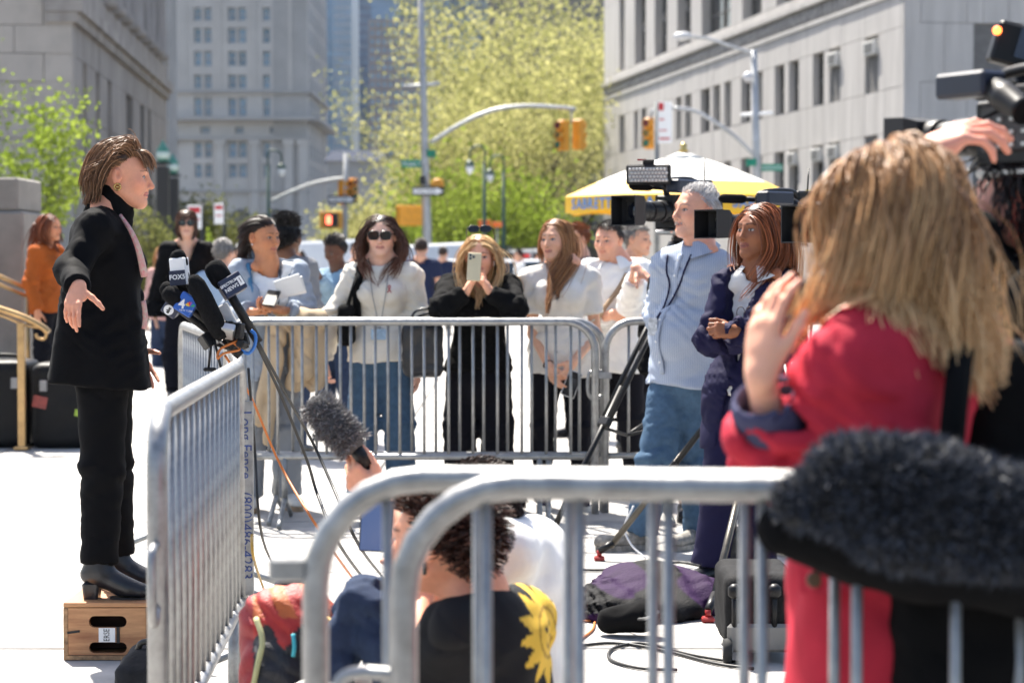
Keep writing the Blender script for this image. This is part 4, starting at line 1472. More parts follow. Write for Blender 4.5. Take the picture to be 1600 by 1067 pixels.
tower('grey office block hidden behind the yellow trees', 690, 985, 260, 130, mat('mid_grey_stone', (.25, .25, .25), rough=.8, var=.1, vscale=.06, wcoord=True), M_GLD, 14, 9, (.4, .55), ybot=400)
# low pavilion with a dark roof
pv = thing('low_pavilion', 'low stone building with dark hipped roof at the foot of the towers', 'building', (gx(555, 300), 300, 0))
mb = MB(); x0, x1 = gx(512, 300), gx(600, 300); mb.box(((x0 + x1) / 2, 306, gz(252, 300) / 2), (x1 - x0, 12, gz(252, 300))); mb.build('wall', M_MUN2, pv)
mb = MB(); zt = gz(252, 300); mb.box(((x0 + x1) / 2, 306, zt + .8), (x1 - x0 + 1, 13, 1.6), taper=(.8, .6)); mb.build('roof', mat('dark_slate', (.10, .11, .14), rough=1.0, spec=0.0), pv)

# ---- stone pier, bronze rails and black cases at the left edge
M_BRONZE = mat('bronze_rail', (.55, .35, .16), rough=.35, metal=.75, var=.15, vscale=8)
M_PIER = mat('pier_stone', (.24, .22, .195), rough=.85, var=.12, vscale=3, bump=.3, bscale=25, wcoord=True)  # base colour darkened for the shadow the pier stands in
YP = 18.4
pier = thing('stone_pier', 'blocky stone stair pier at the left edge behind the bronze handrail', 'pier', (gx(0, YP), YP, 0))
xr = gx(37, YP)
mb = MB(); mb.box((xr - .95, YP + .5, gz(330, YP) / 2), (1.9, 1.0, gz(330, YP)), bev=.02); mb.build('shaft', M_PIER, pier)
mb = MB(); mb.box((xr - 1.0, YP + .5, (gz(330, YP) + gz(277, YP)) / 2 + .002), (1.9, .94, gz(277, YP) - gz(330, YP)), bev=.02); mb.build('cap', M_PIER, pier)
YR = 15.9
hr_ = thing('handrail', 'bronze stair handrail with a scrolled end and square post, left edge', 'railing', at(35, 700, YR))
P = lambda x, y, d=0: at(x, y, YR + d)
mb = MB(); mb.tube(bez([P(-70, 462), P(0, 483), P(40, 497), P(66, 511), P(76, 520)], 6), .026, n=10, flat=(V(0, 1, 0), 1.0)); mb.build('rail', M_BRONZE, hr_)
mb = MB(); mb.tube(bez([P(-70, 470), P(0, 492), P(40, 508), P(62, 512), P(72, 521), P(68, 530), P(58, 527), P(56, 521)], 6), .012, n=8); mb.build('scroll', M_BRONZE, hr_)
mb = MB(); mb.box((P(34, 600)[0], YR, (P(34, 505)[2] + P(34, 700)[2]) / 2), (.055, .055, P(34, 505)[2] - ramp_z(YR)), bev=.006); mb.box((P(34, 600)[0], YR, ramp_z(YR) + .012), (.11, .11, .024), bev=.005); mb.build('post', M_BRONZE, hr_)
hr2 = thing('handrail', 'farther twin bronze handrail running into the stone pier', 'railing', at(10, 470, 17.6))
mb = MB()
mb.tube([at(-60, 412, 17.9), at(0, 432, 17.9), at(44, 452, 17.9)], .02, n=8); mb.build('rail', M_BRONZE, hr2)
mb = MB(); mb.tube([at(-60, 424, 17.9), at(0, 445, 17.9), at(44, 464, 17.9)], .016, n=8); mb.build('lower_rail', M_BRONZE, hr2)
mb = MB(); q = at(43, 458, 17.9); mb.tube([q, (q[0], q[1], ramp_z(17.9))], .018, n=8); mb.build('post', M_BRONZE, hr2)
M_BCASE = mat('black_rubber_case', (.006, .006, .007), rough=.5, spec=.2, var=.2, vscale=12, bump=.2, bscale=50)
def case(label, x0, x1, ytop, Y, dep, lean=0.0, sticker=None):
    zb = ramp_z(Y + dep / 2)
    c = thing('equipment_case', label, 'case', ((gx(x0, Y) + gx(x1, Y)) / 2, Y, ramp_z(Y)))
    w = gx(x1, Y) - gx(x0, Y); zt = gz(ytop, Y); xc = (gx(x0, Y) + gx(x1, Y)) / 2
    F = SDF(); F.bx((xc, Y + dep / 2, (zb + zt) / 2), (w / 2, dep / 2, (zt - zb) / 2 + .01), rnd=.06)
    soft_obj('shell', F, .025, M_BCASE, c, disp=wrinkle(.006, .8, 5))
    mb = MB()
    for xx in (-.3, .3):
        mb = MB(); mb.box((xc + xx * w, Y - .006, zt - .16), (.06, .02, .09), bev=.008); mb.build('latch', mat('case_latch', (.25, .25, .26), rough=.35, metal=.8), c)
    mb = MB(); mb.tube(bez([(xc - .12, Y + dep / 2, zt - .01), (xc - .1, Y + dep / 2, zt + .04), (xc + .1, Y + dep / 2, zt + .04), (xc + .12, Y + dep / 2, zt - .01)], 5), .014, n=8); mb.build('handle', M_BCASE, c)
    if sticker:
        for (sx, sy, sw_, sh_, col) in sticker:
            q = at(sx, sy, Y - .004)
            mb = MB(); mb.box(q, (sw_, .006, sh_), rot=np.array(Matrix.Rotation(R(12), 3, 'Y'))); mb.build('sticker', mat('sticker_%d' % int(col[0] * 100), col, rough=.5, var=.2, vscale=30), c)
    return c
case('large black equipment case with a red sticker on the ground behind the speaker', 46, 150, 570, 16.0, .5, sticker=[(62, 628, .11, .09, (.28, .05, .04)), (121, 645, .04, .05, (.35, .5, .05))])
case('black equipment case at the left edge behind the bronze post', -60, 42, 566, 16.05, .5)
# ------------------------------------------------------------------ trees
def leaf_mat(name, c1, c2, tr=.5):
    m = bpy.data.materials.new(name); m.use_nodes = True
    nt = m.node_tree; nt.nodes.clear(); L = nt.links.new
    out = nt.nodes.new('ShaderNodeOutputMaterial')
    a = nt.nodes.new('ShaderNodeBsdfDiffuse'); b = nt.nodes.new('ShaderNodeBsdfTranslucent'); mx = nt.nodes.new('ShaderNodeMixShader')
    geo = nt.nodes.new('ShaderNodeNewGeometry'); cr = nt.nodes.new('ShaderNodeMix'); cr.data_type = 'RGBA'
    cr.inputs['A'].default_value = tuple(c1) + (1,); cr.inputs['B'].default_value = tuple(c2) + (1,)
    nz = nt.nodes.new('ShaderNodeTexNoise'); nz.inputs['Scale'].default_value = .55; nz.inputs['Detail'].default_value = 3
    L(geo.outputs['Position'], nz.inputs['Vector'])
    mr = nt.nodes.new('ShaderNodeMapRange'); mr.inputs['From Min'].default_value = .35; mr.inputs['From Max'].default_value = .65; L(nz.outputs['Fac'], mr.inputs['Value'])
    mm = nt.nodes.new('ShaderNodeMix'); mm.inputs['Factor'].default_value = .55
    L(geo.outputs['Random Per Island'], mm.inputs['A']); L(mr.outputs[0], mm.inputs['B']); L(mm.outputs['Result'], cr.inputs['Factor'])
    L(cr.outputs['Result'], a.inputs[0]); L(cr.outputs['Result'], b.inputs[0])
    mx.inputs[0].default_value = tr
    L(a.outputs[0], mx.inputs[1]); L(b.outputs[0], mx.inputs[2]); L(mx.outputs[0], out.inputs[0])
    return m
LM_Y = leaf_mat('spring_leaf_yellow', (.19, .21, .05), (.60, .56, .25), .45)
LM_G = leaf_mat('spring_leaf_green', (.13, .19, .02), (.26, .32, .06), .5)
LM_O = leaf_mat('shrub_leaf_olive', (.09, .11, .03), (.20, .20, .07), .4)
M_BARK = mat('bark', (.10, .085, .07), rough=.9, var=.3, vscale=8, bump=.5, bscale=30, stretch=(1, 1, .3))
def tree(label, x, y, z0, height, trunk_h, spread, lm, n=5000, leaf=.2, seed=0, tr=.16, name='street_tree', group=None, levels=3, nb=6, up=.7, clump=.5, zmin=None):
    rg = random.Random(seed); rn = np.random.default_rng(seed)
    t = thing(name, label, 'tree', (x, y, z0), group)
    mb = MB(); tips = []
    def grow(p, d, ln, r, lev):
        segs = 3
        pts, rs = [p], [r]
        for k in range(segs):
            d = nrm(d + rn.normal(0, .16, 3) + V(0, 0, .05))
            p = p + d * ln / segs
            pts.append(p); rs.append(r * (1 - .45 * (k + 1) / segs))
            if lev >= 1: tips.append((p, lev))
        mb.tube(pts, rs, n=6 if lev > 0 else 9, caps=False)
        if lev < levels:
            for k in range(nb if lev == 0 else 3):
                a = 2 * PI * (k + rg.random() * .6) / (nb if lev == 0 else 3)
                s_ = pts[rg.randint(1, segs)] if lev > 0 else pts[-1] - V(0, 0, 1) * trunk_h * .35 * rg.random()
                sd = V(math.cos(a), math.sin(a), 0)
                dd = nrm(d * .55 + sd * (.65 + .3 * rg.random()) * spread + V(0, 0, up * rg.random()))
                grow(s_, dd, ln * (.72 if lev else (height - trunk_h) / trunk_h * .55) * rg.uniform(.8, 1.1), rs[-1] * .72, lev + 1)
    grow(V(x, y, z0), V(0, 0, 1), trunk_h, tr, 0)
    mb.build('trunk', M_BARK, t)
    T = np.array([q[0] for q in tips])
    T = T[T[:, 2] > z0 + trunk_h * .6]
    c = T[rn.integers(0, len(T), n)] + rn.normal(0, clump, (n, 3)) * V(1, 1, .8)
    if zmin: c = c[c[:, 2] > zmin]
    n = len(c)
    a = rn.normal(0, 1, (n, 3)); a /= np.linalg.norm(a, axis=1, keepdims=True)
    b = np.cross(a, rn.normal(0, 1, (n, 3))); b /= np.linalg.norm(b, axis=1, keepdims=True)
    sz = (leaf * rn.uniform(.5, 1.3, n))[:, None]
    w = sz * .42
    v = np.stack([c - a * sz * .5, c + b * w * .9, c + a * sz * .5, c - b * w * .9], 1).reshape(-1, 3)
    q = np.arange(n * 4).reshape(-1, 4)
    o = link('crown', np_mesh('crown', v - ORG[t.name], quads=q, mats=[lm]), t)
    return t
def ptree(label, px, Y, ytop, half, lm, n, leaf, seed, **kw):
    x = gx(px, Y); z = gz(ytop, Y)
    kw.setdefault('zmin', 2.1)
    return tree(label, x, Y, -.15, z + .15, kw.pop('trunk', z * .3), kw.pop('spread', 1.0), lm, n=n, leaf=leaf, seed=seed, **kw)
GT = 'yellow-green street trees'
ptree('big yellow-green tree behind the hanging traffic signals', 842, 146, -110, 0, LM_Y, 13000, .29, 1, group=GT, clump=1.15, trunk=5, tr=.4)
ptree('yellow-green tree crown directly right of the traffic light pole', 772, 120, 75, 0, LM_Y, 11000, .23, 2, group=GT, clump=.95, trunk=3.2, tr=.28, spread=.8)
ptree('yellow-green tree nearest the granite building', 902, 152, -120, 0, LM_Y, 12000, .30, 3, group=GT, clump=1.2, trunk=5, tr=.4)
ptree('tall yellow-green tree filling the gap left of the granite building', 930, 165, -170, 0, LM_Y, 12000, .32, 23, group=GT, clump=1.3, trunk=5.5, tr=.4)
ptree('yellow-green tree behind the upper part of the signal arm', 805, 130, -60, 0, LM_Y, 8000, .26, 24, group=GT, clump=1.0, trunk=4, tr=.3)
ptree('smaller yellow-green tree left of the traffic light pole', 636, 122, 262, 0, LM_Y, 4200, .28, 4, group=GT, clump=.75, trunk=2.2, tr=.2)
ptree('low yellow-green tree above the walk signal', 572, 132, 312, 0, LM_Y, 3600, .28, 5, group=GT, clump=.7, trunk=1.6, tr=.18)
ptree('greener tree below the curved signal arm', 790, 84, 225, 0, LM_G, 5000, .22, 6, group=GT, clump=.6, trunk=1.5, tr=.15)
ptree('greener tree behind the woman filming with her phone', 705, 96, 240, 0, LM_G, 4500, .22, 16, group=GT, clump=.6, trunk=1.4, tr=.15)
ptree('small leafy tree at the foot of the civic tower', 352, 95, 282, 0, LM_O, 4200, .2, 7, group=GT, clump=.5, trunk=1.2, tr=.12, spread=1.2)
ptree('small sparse tree over the head of the woman in black', 300, 100, 300, 0, LM_O, 2600, .2, 8, group=GT, clump=.5, trunk=1.2, tr=.12)
tree('bright green young tree in front of the courthouse wall', gx(44, 34), 34, -.1, 4.75, 1.5, .62, LM_G, n=3400, leaf=.105, seed=11, tr=.045, name='young_tree', clump=.13, nb=7, up=1.2)
def bush(label, px, Y, ytop, w, lm, n, seed, leaf=.1):
    rn = np.random.default_rng(seed)
    x = gx(px, Y); z = gz(ytop, Y)
    t = thing('shrub', label, 'shrub', (x, Y, 0))
    mb = MB()
    for k in range(14):
        a = rn.uniform(0, 6.28); e = V(x + math.cos(a) * w * .7 * rn.random(), Y + math.sin(a) * w * .7 * rn.random(), z * rn.uniform(.6, 1))
        mb.tube(bez([V(x, Y, -.05), (V(x, Y, 0) + e) / 2 + rn.normal(0, .1, 3), e], 3), .015, n=5, caps=False)
    mb.build('stems', M_BARK, t)
    c = rn.normal(0, 1, (n, 3)); c /= np.linalg.norm(c, axis=1, keepdims=True)
    c = V(x, Y, z * .5) + c * V(w, w, z * .5) * (rn.random((n, 1)) ** .4) * (1 + .25 * np.sin(c[:, :1] * 7 + c[:, 2:] * 9))
    c[:, 2] = np.maximum(c[:, 2], .05)
    a = rn.normal(0, 1, (n, 3)); a /= np.linalg.norm(a, axis=1, keepdims=True)
    b = np.cross(a, rn.normal(0, 1, (n, 3))); b /= np.linalg.norm(b, axis=1, keepdims=True)
    v = np.stack([c - a * leaf * .6, c + b * leaf * .35, c + a * leaf * .6, c - b * leaf * .35], 1).reshape(-1, 3)
    link('foliage', np_mesh('foliage', v - ORG[t.name], quads=np.arange(n * 4).reshape(-1, 4), mats=[lm]), t)
bush('brownish green hedge shrub behind the head of the woman in black', 228, 46, 325, 1.1, LM_O, 3500, 3)
bush('bright green shrub between the woman in black and the parked cars', 330, 52, 372, .5, LM_G, 1500, 4)
bush('dark green shrub beneath the yellow trees', 640, 80, 345, 1.5, LM_G, 2500, 5, .16)

# ------------------------------------------------------------------ poles, signals, signs
M_GALV = mat('galvanised_pole', (.42, .43, .44), rough=.45, metal=.35, var=.12, vscale=3)
M_YEL = mat('signal_yellow', (.76, .32, .02), rough=.45, var=.08)
M_SGREEN = mat('street_sign_green', (.0, .22, .14), rough=.5, var=.05)
M_WHITE = mat('sign_white', (.8, .8, .8), rough=.5, var=.03)
M_BLACK = mat('matt_black', (.012, .012, .013), rough=.6, var=.1)
M_IRON = mat('dark_green_iron', (.02, .06, .045), rough=.5, var=.1)
M_RED = mat('sign_red', (.5, .02, .03), rough=.5, var=.05)
def txt(parent, name, body, size, c, m, U=(1, 0, 0), W=(0, 0, 1), **kw):
    v, f = text_mesh(body, size, U, W, c, **kw)
    mb = MB(); mb.add(v, f); return mb.build(name, m, parent)
def signal(parent, c, yaw, k=1.0, red=None):
    Rm = rotz(R(yaw)); fwd = Rm @ V(0, -1, 0)
    mb = MB(); mb.box(c, (.36 * k, .3 * k, 1.07 * k), rot=Rm, bev=.03); o = mb.build('signal_head', M_YEL, parent)
    for j in range(3):
        cc = np.asarray(c) + V(0, 0, (.34 - .34 * j) * k) + fwd * .15 * k
        mb = MB(); mb.lathe([(.15 * k, 0), (.155 * k, .2 * k)], cc, axis=fwd, n=14); mb.build('visor', M_YEL, o)
        mb = MB(); mb.lathe([(.13 * k, .201 * k), (.128 * k, .205 * k)], cc, axis=fwd, n=14)
        mb.build('lens', mat('signal_lens_%d' % j, [(.12, .02, .02), (.14, .09, .02), (.02, .10, .06)][j], rough=.2, var=0), o)
def walk_signal(parent, c, yaw, w=.62, h=.5, lit=True):
    Rm = rotz(R(yaw)); fwd = Rm @ V(0, -1, 0)
    mb = MB(); mb.box(c, (w, .28, h), rot=Rm, bev=.03); o = mb.build('walk_signal', M_YEL, parent)
    if lit:
        mb = MB(); mb.box(np.asarray(c) + fwd * .142, (w * .62, .02, h * .8), rot=Rm); mb.build('screen', M_BLACK, o)
        mb = MB(); mb.box(np.asarray(c) + fwd * .155 + Rm @ V(-w * .12, 0, 0), (w * .24, .01, h * .5), rot=Rm, bev=.004)
        mb.build('lit_hand', mat('lit_hand', (.8, .1, .05), emit=(1, .12, .06, 2.5)), o)
# main pole
YQ = 75.0
Q = lambda x, y, d=0: at(x, y, YQ + d)
pole = thing('traffic_light_pole', 'tall grey traffic light pole with a curved arm holding yellow signals', 'traffic light', Q(668, 425) * V(1, 1, 0) - V(0, 0, .15))
mb = MB(); mb.tube([(Q(669, 400)[0], YQ, -.15), (Q(669, 400)[0], YQ, 1), Q(662, 160), Q(656, -60)], [.2, .17, .13, .1], n=12); mb.build('pole', M_GALV, pole)
mb = MB(); mb.tube(bez([Q(672, 224), Q(720, 194), Q(770, 173), Q(820, 166), Q(870, 168), Q(900, 171)], 6), [.075] * 31, n=10); mb.build('signal_arm', M_GALV, pole)
mb = MB(); mb.tube([Q(629, 137), Q(688, 131)], .07, n=8); mb.build('cross_arm', M_GALV, pole)
mb = MB(); mb.tube([Q(893, 170), Q(893, 192)], .04, n=8); mb.build('hanger', M_GALV, pole)
signal(pole, Q(880, 212), -38); signal(pole, Q(904, 211, .3), 150)
mb = MB(); mb.box(Q(645, 256), (36 / 44, .03, 12 / 44)); o = mb.build('street_sign', M_SGREEN, pole)
txt(o, 'lettering', 'Hogan Pl', .2, Q(645, 256) + V(0, -.022, 0), M_WHITE)
mb = MB(); mb.box(Q(674, 240), (.03, .5, 12 / 44), rot=rotz(R(-35))); mb.build('street_sign', M_SGREEN, pole)
def oneway(parent, c, w, h):
    mb = MB(); mb.box(c, (w, .03, h)); o = mb.build('one_way_sign', M_BLACK, parent)
    c = np.asarray(c) + V(0, -.02, 0)
    mb = MB(); a, b = w * .46, h * .36
    mb.prism([(-a, -b * .8), (a * .55, -b * .8), (a * .55, -b * 1.15), (a * 1.02, 0), (a * .55, b * 1.15), (a * .55, b * .8), (-a, b * .8)], c, (1, 0, 0), (0, 0, 1), (0, -1, 0), .008); mb.build('arrow', M_WHITE, o)
    txt(o, 'lettering', 'ONE WAY', h * .5, c + V(-w * .08, -.012, 0), M_BLACK)
oneway(pole, Q(669, 299, -.35), 50 / 44, 14 / 44)
mb = MB(); mb.box(Q(660, 282, -.3), (.22, .03, .3)); mb.build('small_sign', M_BLACK, pole)
walk_signal(pole, Q(639, 337, -.3), 35, w=.95, h=.72, lit=False)
mb = MB(); mb.lathe([(.2, -.1), (.24, 0), (.2, .1)], Q(684, 289), axis=(0, -1, 0), n=10); mb.build('beacon', M_YEL, pole)
# second pole with a one-way sign, left of the sunglasses
YS = 82.0
S2 = lambda x, y, d=0: at(x, y, YS + d)
pole2 = thing('signal_pole', 'short signal pole with one way arrow and orange walk signal, left of centre', 'traffic light', S2(538, 425) * V(1, 1, 0) - V(0, 0, .15))
mb = MB(); mb.tube([(S2(538, 400)[0], YS, -.15), S2(540, 240)], [.13, .09], n=10); mb.build('pole', M_GALV, pole2)
mb = MB(); mb.tube(bez([S2(423, 315), S2(455, 300), S2(490, 287), S2(520, 281), S2(545, 279)], 5), .07, n=8); mb.build('signal_arm', mat('pale_arm', (.5, .52, .5), rough=.5), pole2)
oneway(pole2, S2(534, 312, -.3), 42 / 40, 12 / 40)
walk_signal(pole2, S2(517, 344, -.3), 12, w=.85, h=.66)
signal(pole2, S2(536, 300, .1), 60, .9); signal(pole2, S2(552, 296, .2), 20, .8)
# right pole with cobra lamp
YC = 62.0
C3 = lambda x, y, d=0: at(x, y, YC + d)
pole3 = thing('street_lamp', 'grey street lamp with a cobra head arm, in front of the granite building', 'street lamp', C3(1184, 425) * V(1, 1, 0) - V(0, 0, .15))
mb = MB(); mb.tube([(C3(1184, 400)[0], YC, -.15), C3(1182, 250), C3(1178, 78)], [.16, .12, .09], n=10); mb.build('pole', M_GALV, pole3)
mb = MB(); mb.tube(bez([C3(1178, 84), C3(1145, 74), C3(1110, 62), C3(1076, 57)], 5), .05, n=8); mb.build('lamp_arm', M_GALV, pole3)
mb = MB(); mb.lathe([(.05, 0), (.12, .1), (.14, .3), (.1, .48), (.03, .55)], C3(1081, 57), axis=C3(1052, 58) - C3(1081, 57), n=12); mb.build('lamp_head', mat('lamp_head_grey', (.6, .6, .6), rough=.4), pole3)
mb = MB(); mb.lathe([(.02, -.16), (.13, -.1), (.17, 0), (.13, .1), (.03, .16)], C3(1169, 121), n=12); mb.build('camera_dome', mat('dome_grey', (.55, .55, .57), rough=.3), pole3)
mb = MB(); mb.tube([C3(1157, 180), C3(1208, 177)], .05, n=8); mb.build('cross_arm', M_WHITE, pole3)
mb = MB(); mb.tube(bez([C3(1182, 246), C3(1150, 215), C3(1115, 190), C3(1085, 174), C3(1052, 169)], 5), .06, n=8); mb.build('signal_arm', M_GALV, pole3)
signal(pole3, C3(1016, 209, .2), -30, .85)
mb = MB(); mb.tube([C3(1052, 169), C3(1020, 172), C3(1016, 186)], .05, n=8); mb.build('hanger', M_GALV, pole3)
mb = MB(); mb.box(C3(1206, 262), (33 / 53, .03, 11 / 53)); o = mb.build('street_sign', M_SGREEN, pole3)
txt(o, 'lettering', 'Leonard St', .14, C3(1206, 262) + V(0, -.022, 0), M_WHITE)
mb = MB(); mb.box(C3(1174, 254), (.03, .4, 11 / 53), rot=rotz(R(40))); mb.build('street_sign', M_SGREEN, pole3)
# parking / street sign on its own post
YK = 58.0
K = lambda x, y, d=0: at(x, y, YK + d)
psign = thing('parking_sign', 'tall white street sign with a red corner on a dark post, above the food umbrella', 'sign', K(1027, 430) * V(1, 1, 0) - V(0, 0, .15))
mb = MB(); mb.tube([(K(1027, 400)[0], YK, -.15), K(1026, 160)], .07, n=8); mb.build('post', mat('sign_post_grey', (.16, .17, .17), rough=.5), psign)
mb = MB(); mb.box(K(1039, 192, -.1), (22 / 57, .02, 64 / 57), bev=.01); o = mb.build('sign_plate', M_WHITE, psign)
mb = MB(); mb.box(K(1033, 167, -.118), (8 / 57, .008, 12 / 57)); mb.build('red_square', M_RED, o)
for (x_, y_, w_, h_) in ((1038, 217, 16, .05), (1034, 187, 8, .04), (1036, 204, 12, .03)):
    mb = MB(); mb.box(K(x_, y_, -.118), (w_ / 57, .008, h_)); mb.build('print', M_RED, o)
def smallsign(label, px, Y, y0, y1, w, red=True):
    t = thing('parking_sign', label, 'sign', at(px, 430, Y) * V(1, 1, 0) - V(0, 0, .15))
    c = at(px, (y0 + y1) / 2, Y)
    mb = MB(); mb.tube([(c[0] + w * .5, Y + .05, -.15), (c[0] + w * .5, Y + .05, at(px, y0 - 4, Y)[2])], .04, n=8); mb.build('post', M_BLACK, t)
    mb = MB(); mb.box(c, (w, .02, at(px, y0, Y)[2] - at(px, y1, Y)[2]), bev=.008); o = mb.build('sign_plate', M_WHITE, t)
    for q_, a_, b_ in ((.2, .8, .4), (.6, .7, .12)):
        mb = MB(); mb.box(at(px, y0 + (y1 - y0) * q_, Y) + V(0, -.014, 0), (w * a_, .006, w * b_)); mb.build('print', M_RED, o)
smallsign('white parking sign beside the head of the woman in black', 304, 50, 321, 358, .34)
smallsign('white parking sign near the parked cars, left', 342, 58, 318, 350, .26)
# green twin lamps
def iron_lamp(label, px, Y, ytop, side=1):
    t = thing('iron_lamp_post', label, 'street lamp', at(px, 430, Y) * V(1, 1, 0) - V(0, 0, .15), 'dark green iron lamp posts')
    x = gx(px, Y); zt = gz(ytop, Y)
    mb = MB(); mb.lathe([(.2, -.15), (.2, .3), (.1, .6), (.07, 1.2), (.05, zt - .5)], (x, Y, 0), n=10)
    mb.tube(bez([(x, Y, zt - .6), (x, Y, zt - .1), (x - side * .2, Y, zt), (x - side * .42, Y, zt - .12), (x - side * .44, Y, zt - .4)], 4), .035, n=6); mb.build('post', M_IRON, t)
    mb = MB(); mb.lathe([(.04, .18), (.15, .06), (.16, 0)], (x - side * .44, Y, zt - .6), n=10); mb.build('lamp_hood', M_IRON, t)
    mb = MB(); mb.lathe([(.13, 0), (.12, -.14), (.06, -.24), (.01, -.27)], (x - side * .44, Y, zt - .601), n=10); mb.build('globe', mat('lamp_globe', (.7, .72, .72), rough=.3), t)
iron_lamp('dark green iron lamp post left of the greener tree', 757, 64, 228)
iron_lamp('dark green iron lamp post right of its twin, under the signal arm', 787, 68, 243)
iron_lamp('dark green iron lamp post in front of the civic tower', 420, 70, 235, -1)
# gate pillars with green lanterns next to the courthouse
for px, yt, lb in ((256, 258, 'black gate pillar with a green lantern beside the courthouse wall'), (271, 276, 'shorter black gate pillar with a green lantern, nearer the civic tower')):
    Yg = 60 if px == 256 else 64
    t = thing('lantern_pillar', lb, 'pillar', at(px, 430, Yg) * V(1, 1, 0) - V(0, 0, .15))
    x = gx(px, Yg); zt = gz(yt, Yg)
    mb = MB(); mb.box((x, Yg, zt / 2 - .1), (.34, .34, zt + .1), bev=.02); mb.box((x, Yg, zt + .03), (.42, .42, .06)); mb.build('shaft', M_BLACK, t)
    mb = MB(); mb.lathe([(.1, .06), (.17, .12), (.19, .42), (.12, .52), (.03, .66), (.01, .72)], (x, Yg, zt), n=8); mb.build('lantern', mat('lantern_green', (.05, .2, .15), rough=.3), t)
    mb = MB(); mb.lathe([(.12, .14), (.2, .2), (.2, .36), (.12, .42)], (x, Yg, zt), n=8); mb.build('lantern_glass', mat('lantern_glass', (.45, .55, .5), rough=.2), t)
# orange work signs
def worksign(label, px, py, Y, w, h):
    t = thing('work_sign', label, 'sign', at(px, 430, Y) * V(1, 1, 0) - V(0, 0, .15))
    c = at(px, py, Y)
    mb = MB(); mb.box(c, (w, .03, h), bev=.01); mb.build('panel', mat('fluorescent_orange', (.85, .16, .02), rough=.5, var=.05), t)
    mb = MB(); mb.tube([(c[0], Y + .04, -.15), (c[0], Y + .04, c[2])], .03, n=6); mb.build('post', M_GALV, t)
worksign('orange work sign above the sunglasses on the blonde head', 757, 350, 70, .42, .26)
worksign('small orange work sign right of the other orange sign', 777, 351, 74, .36, .18)

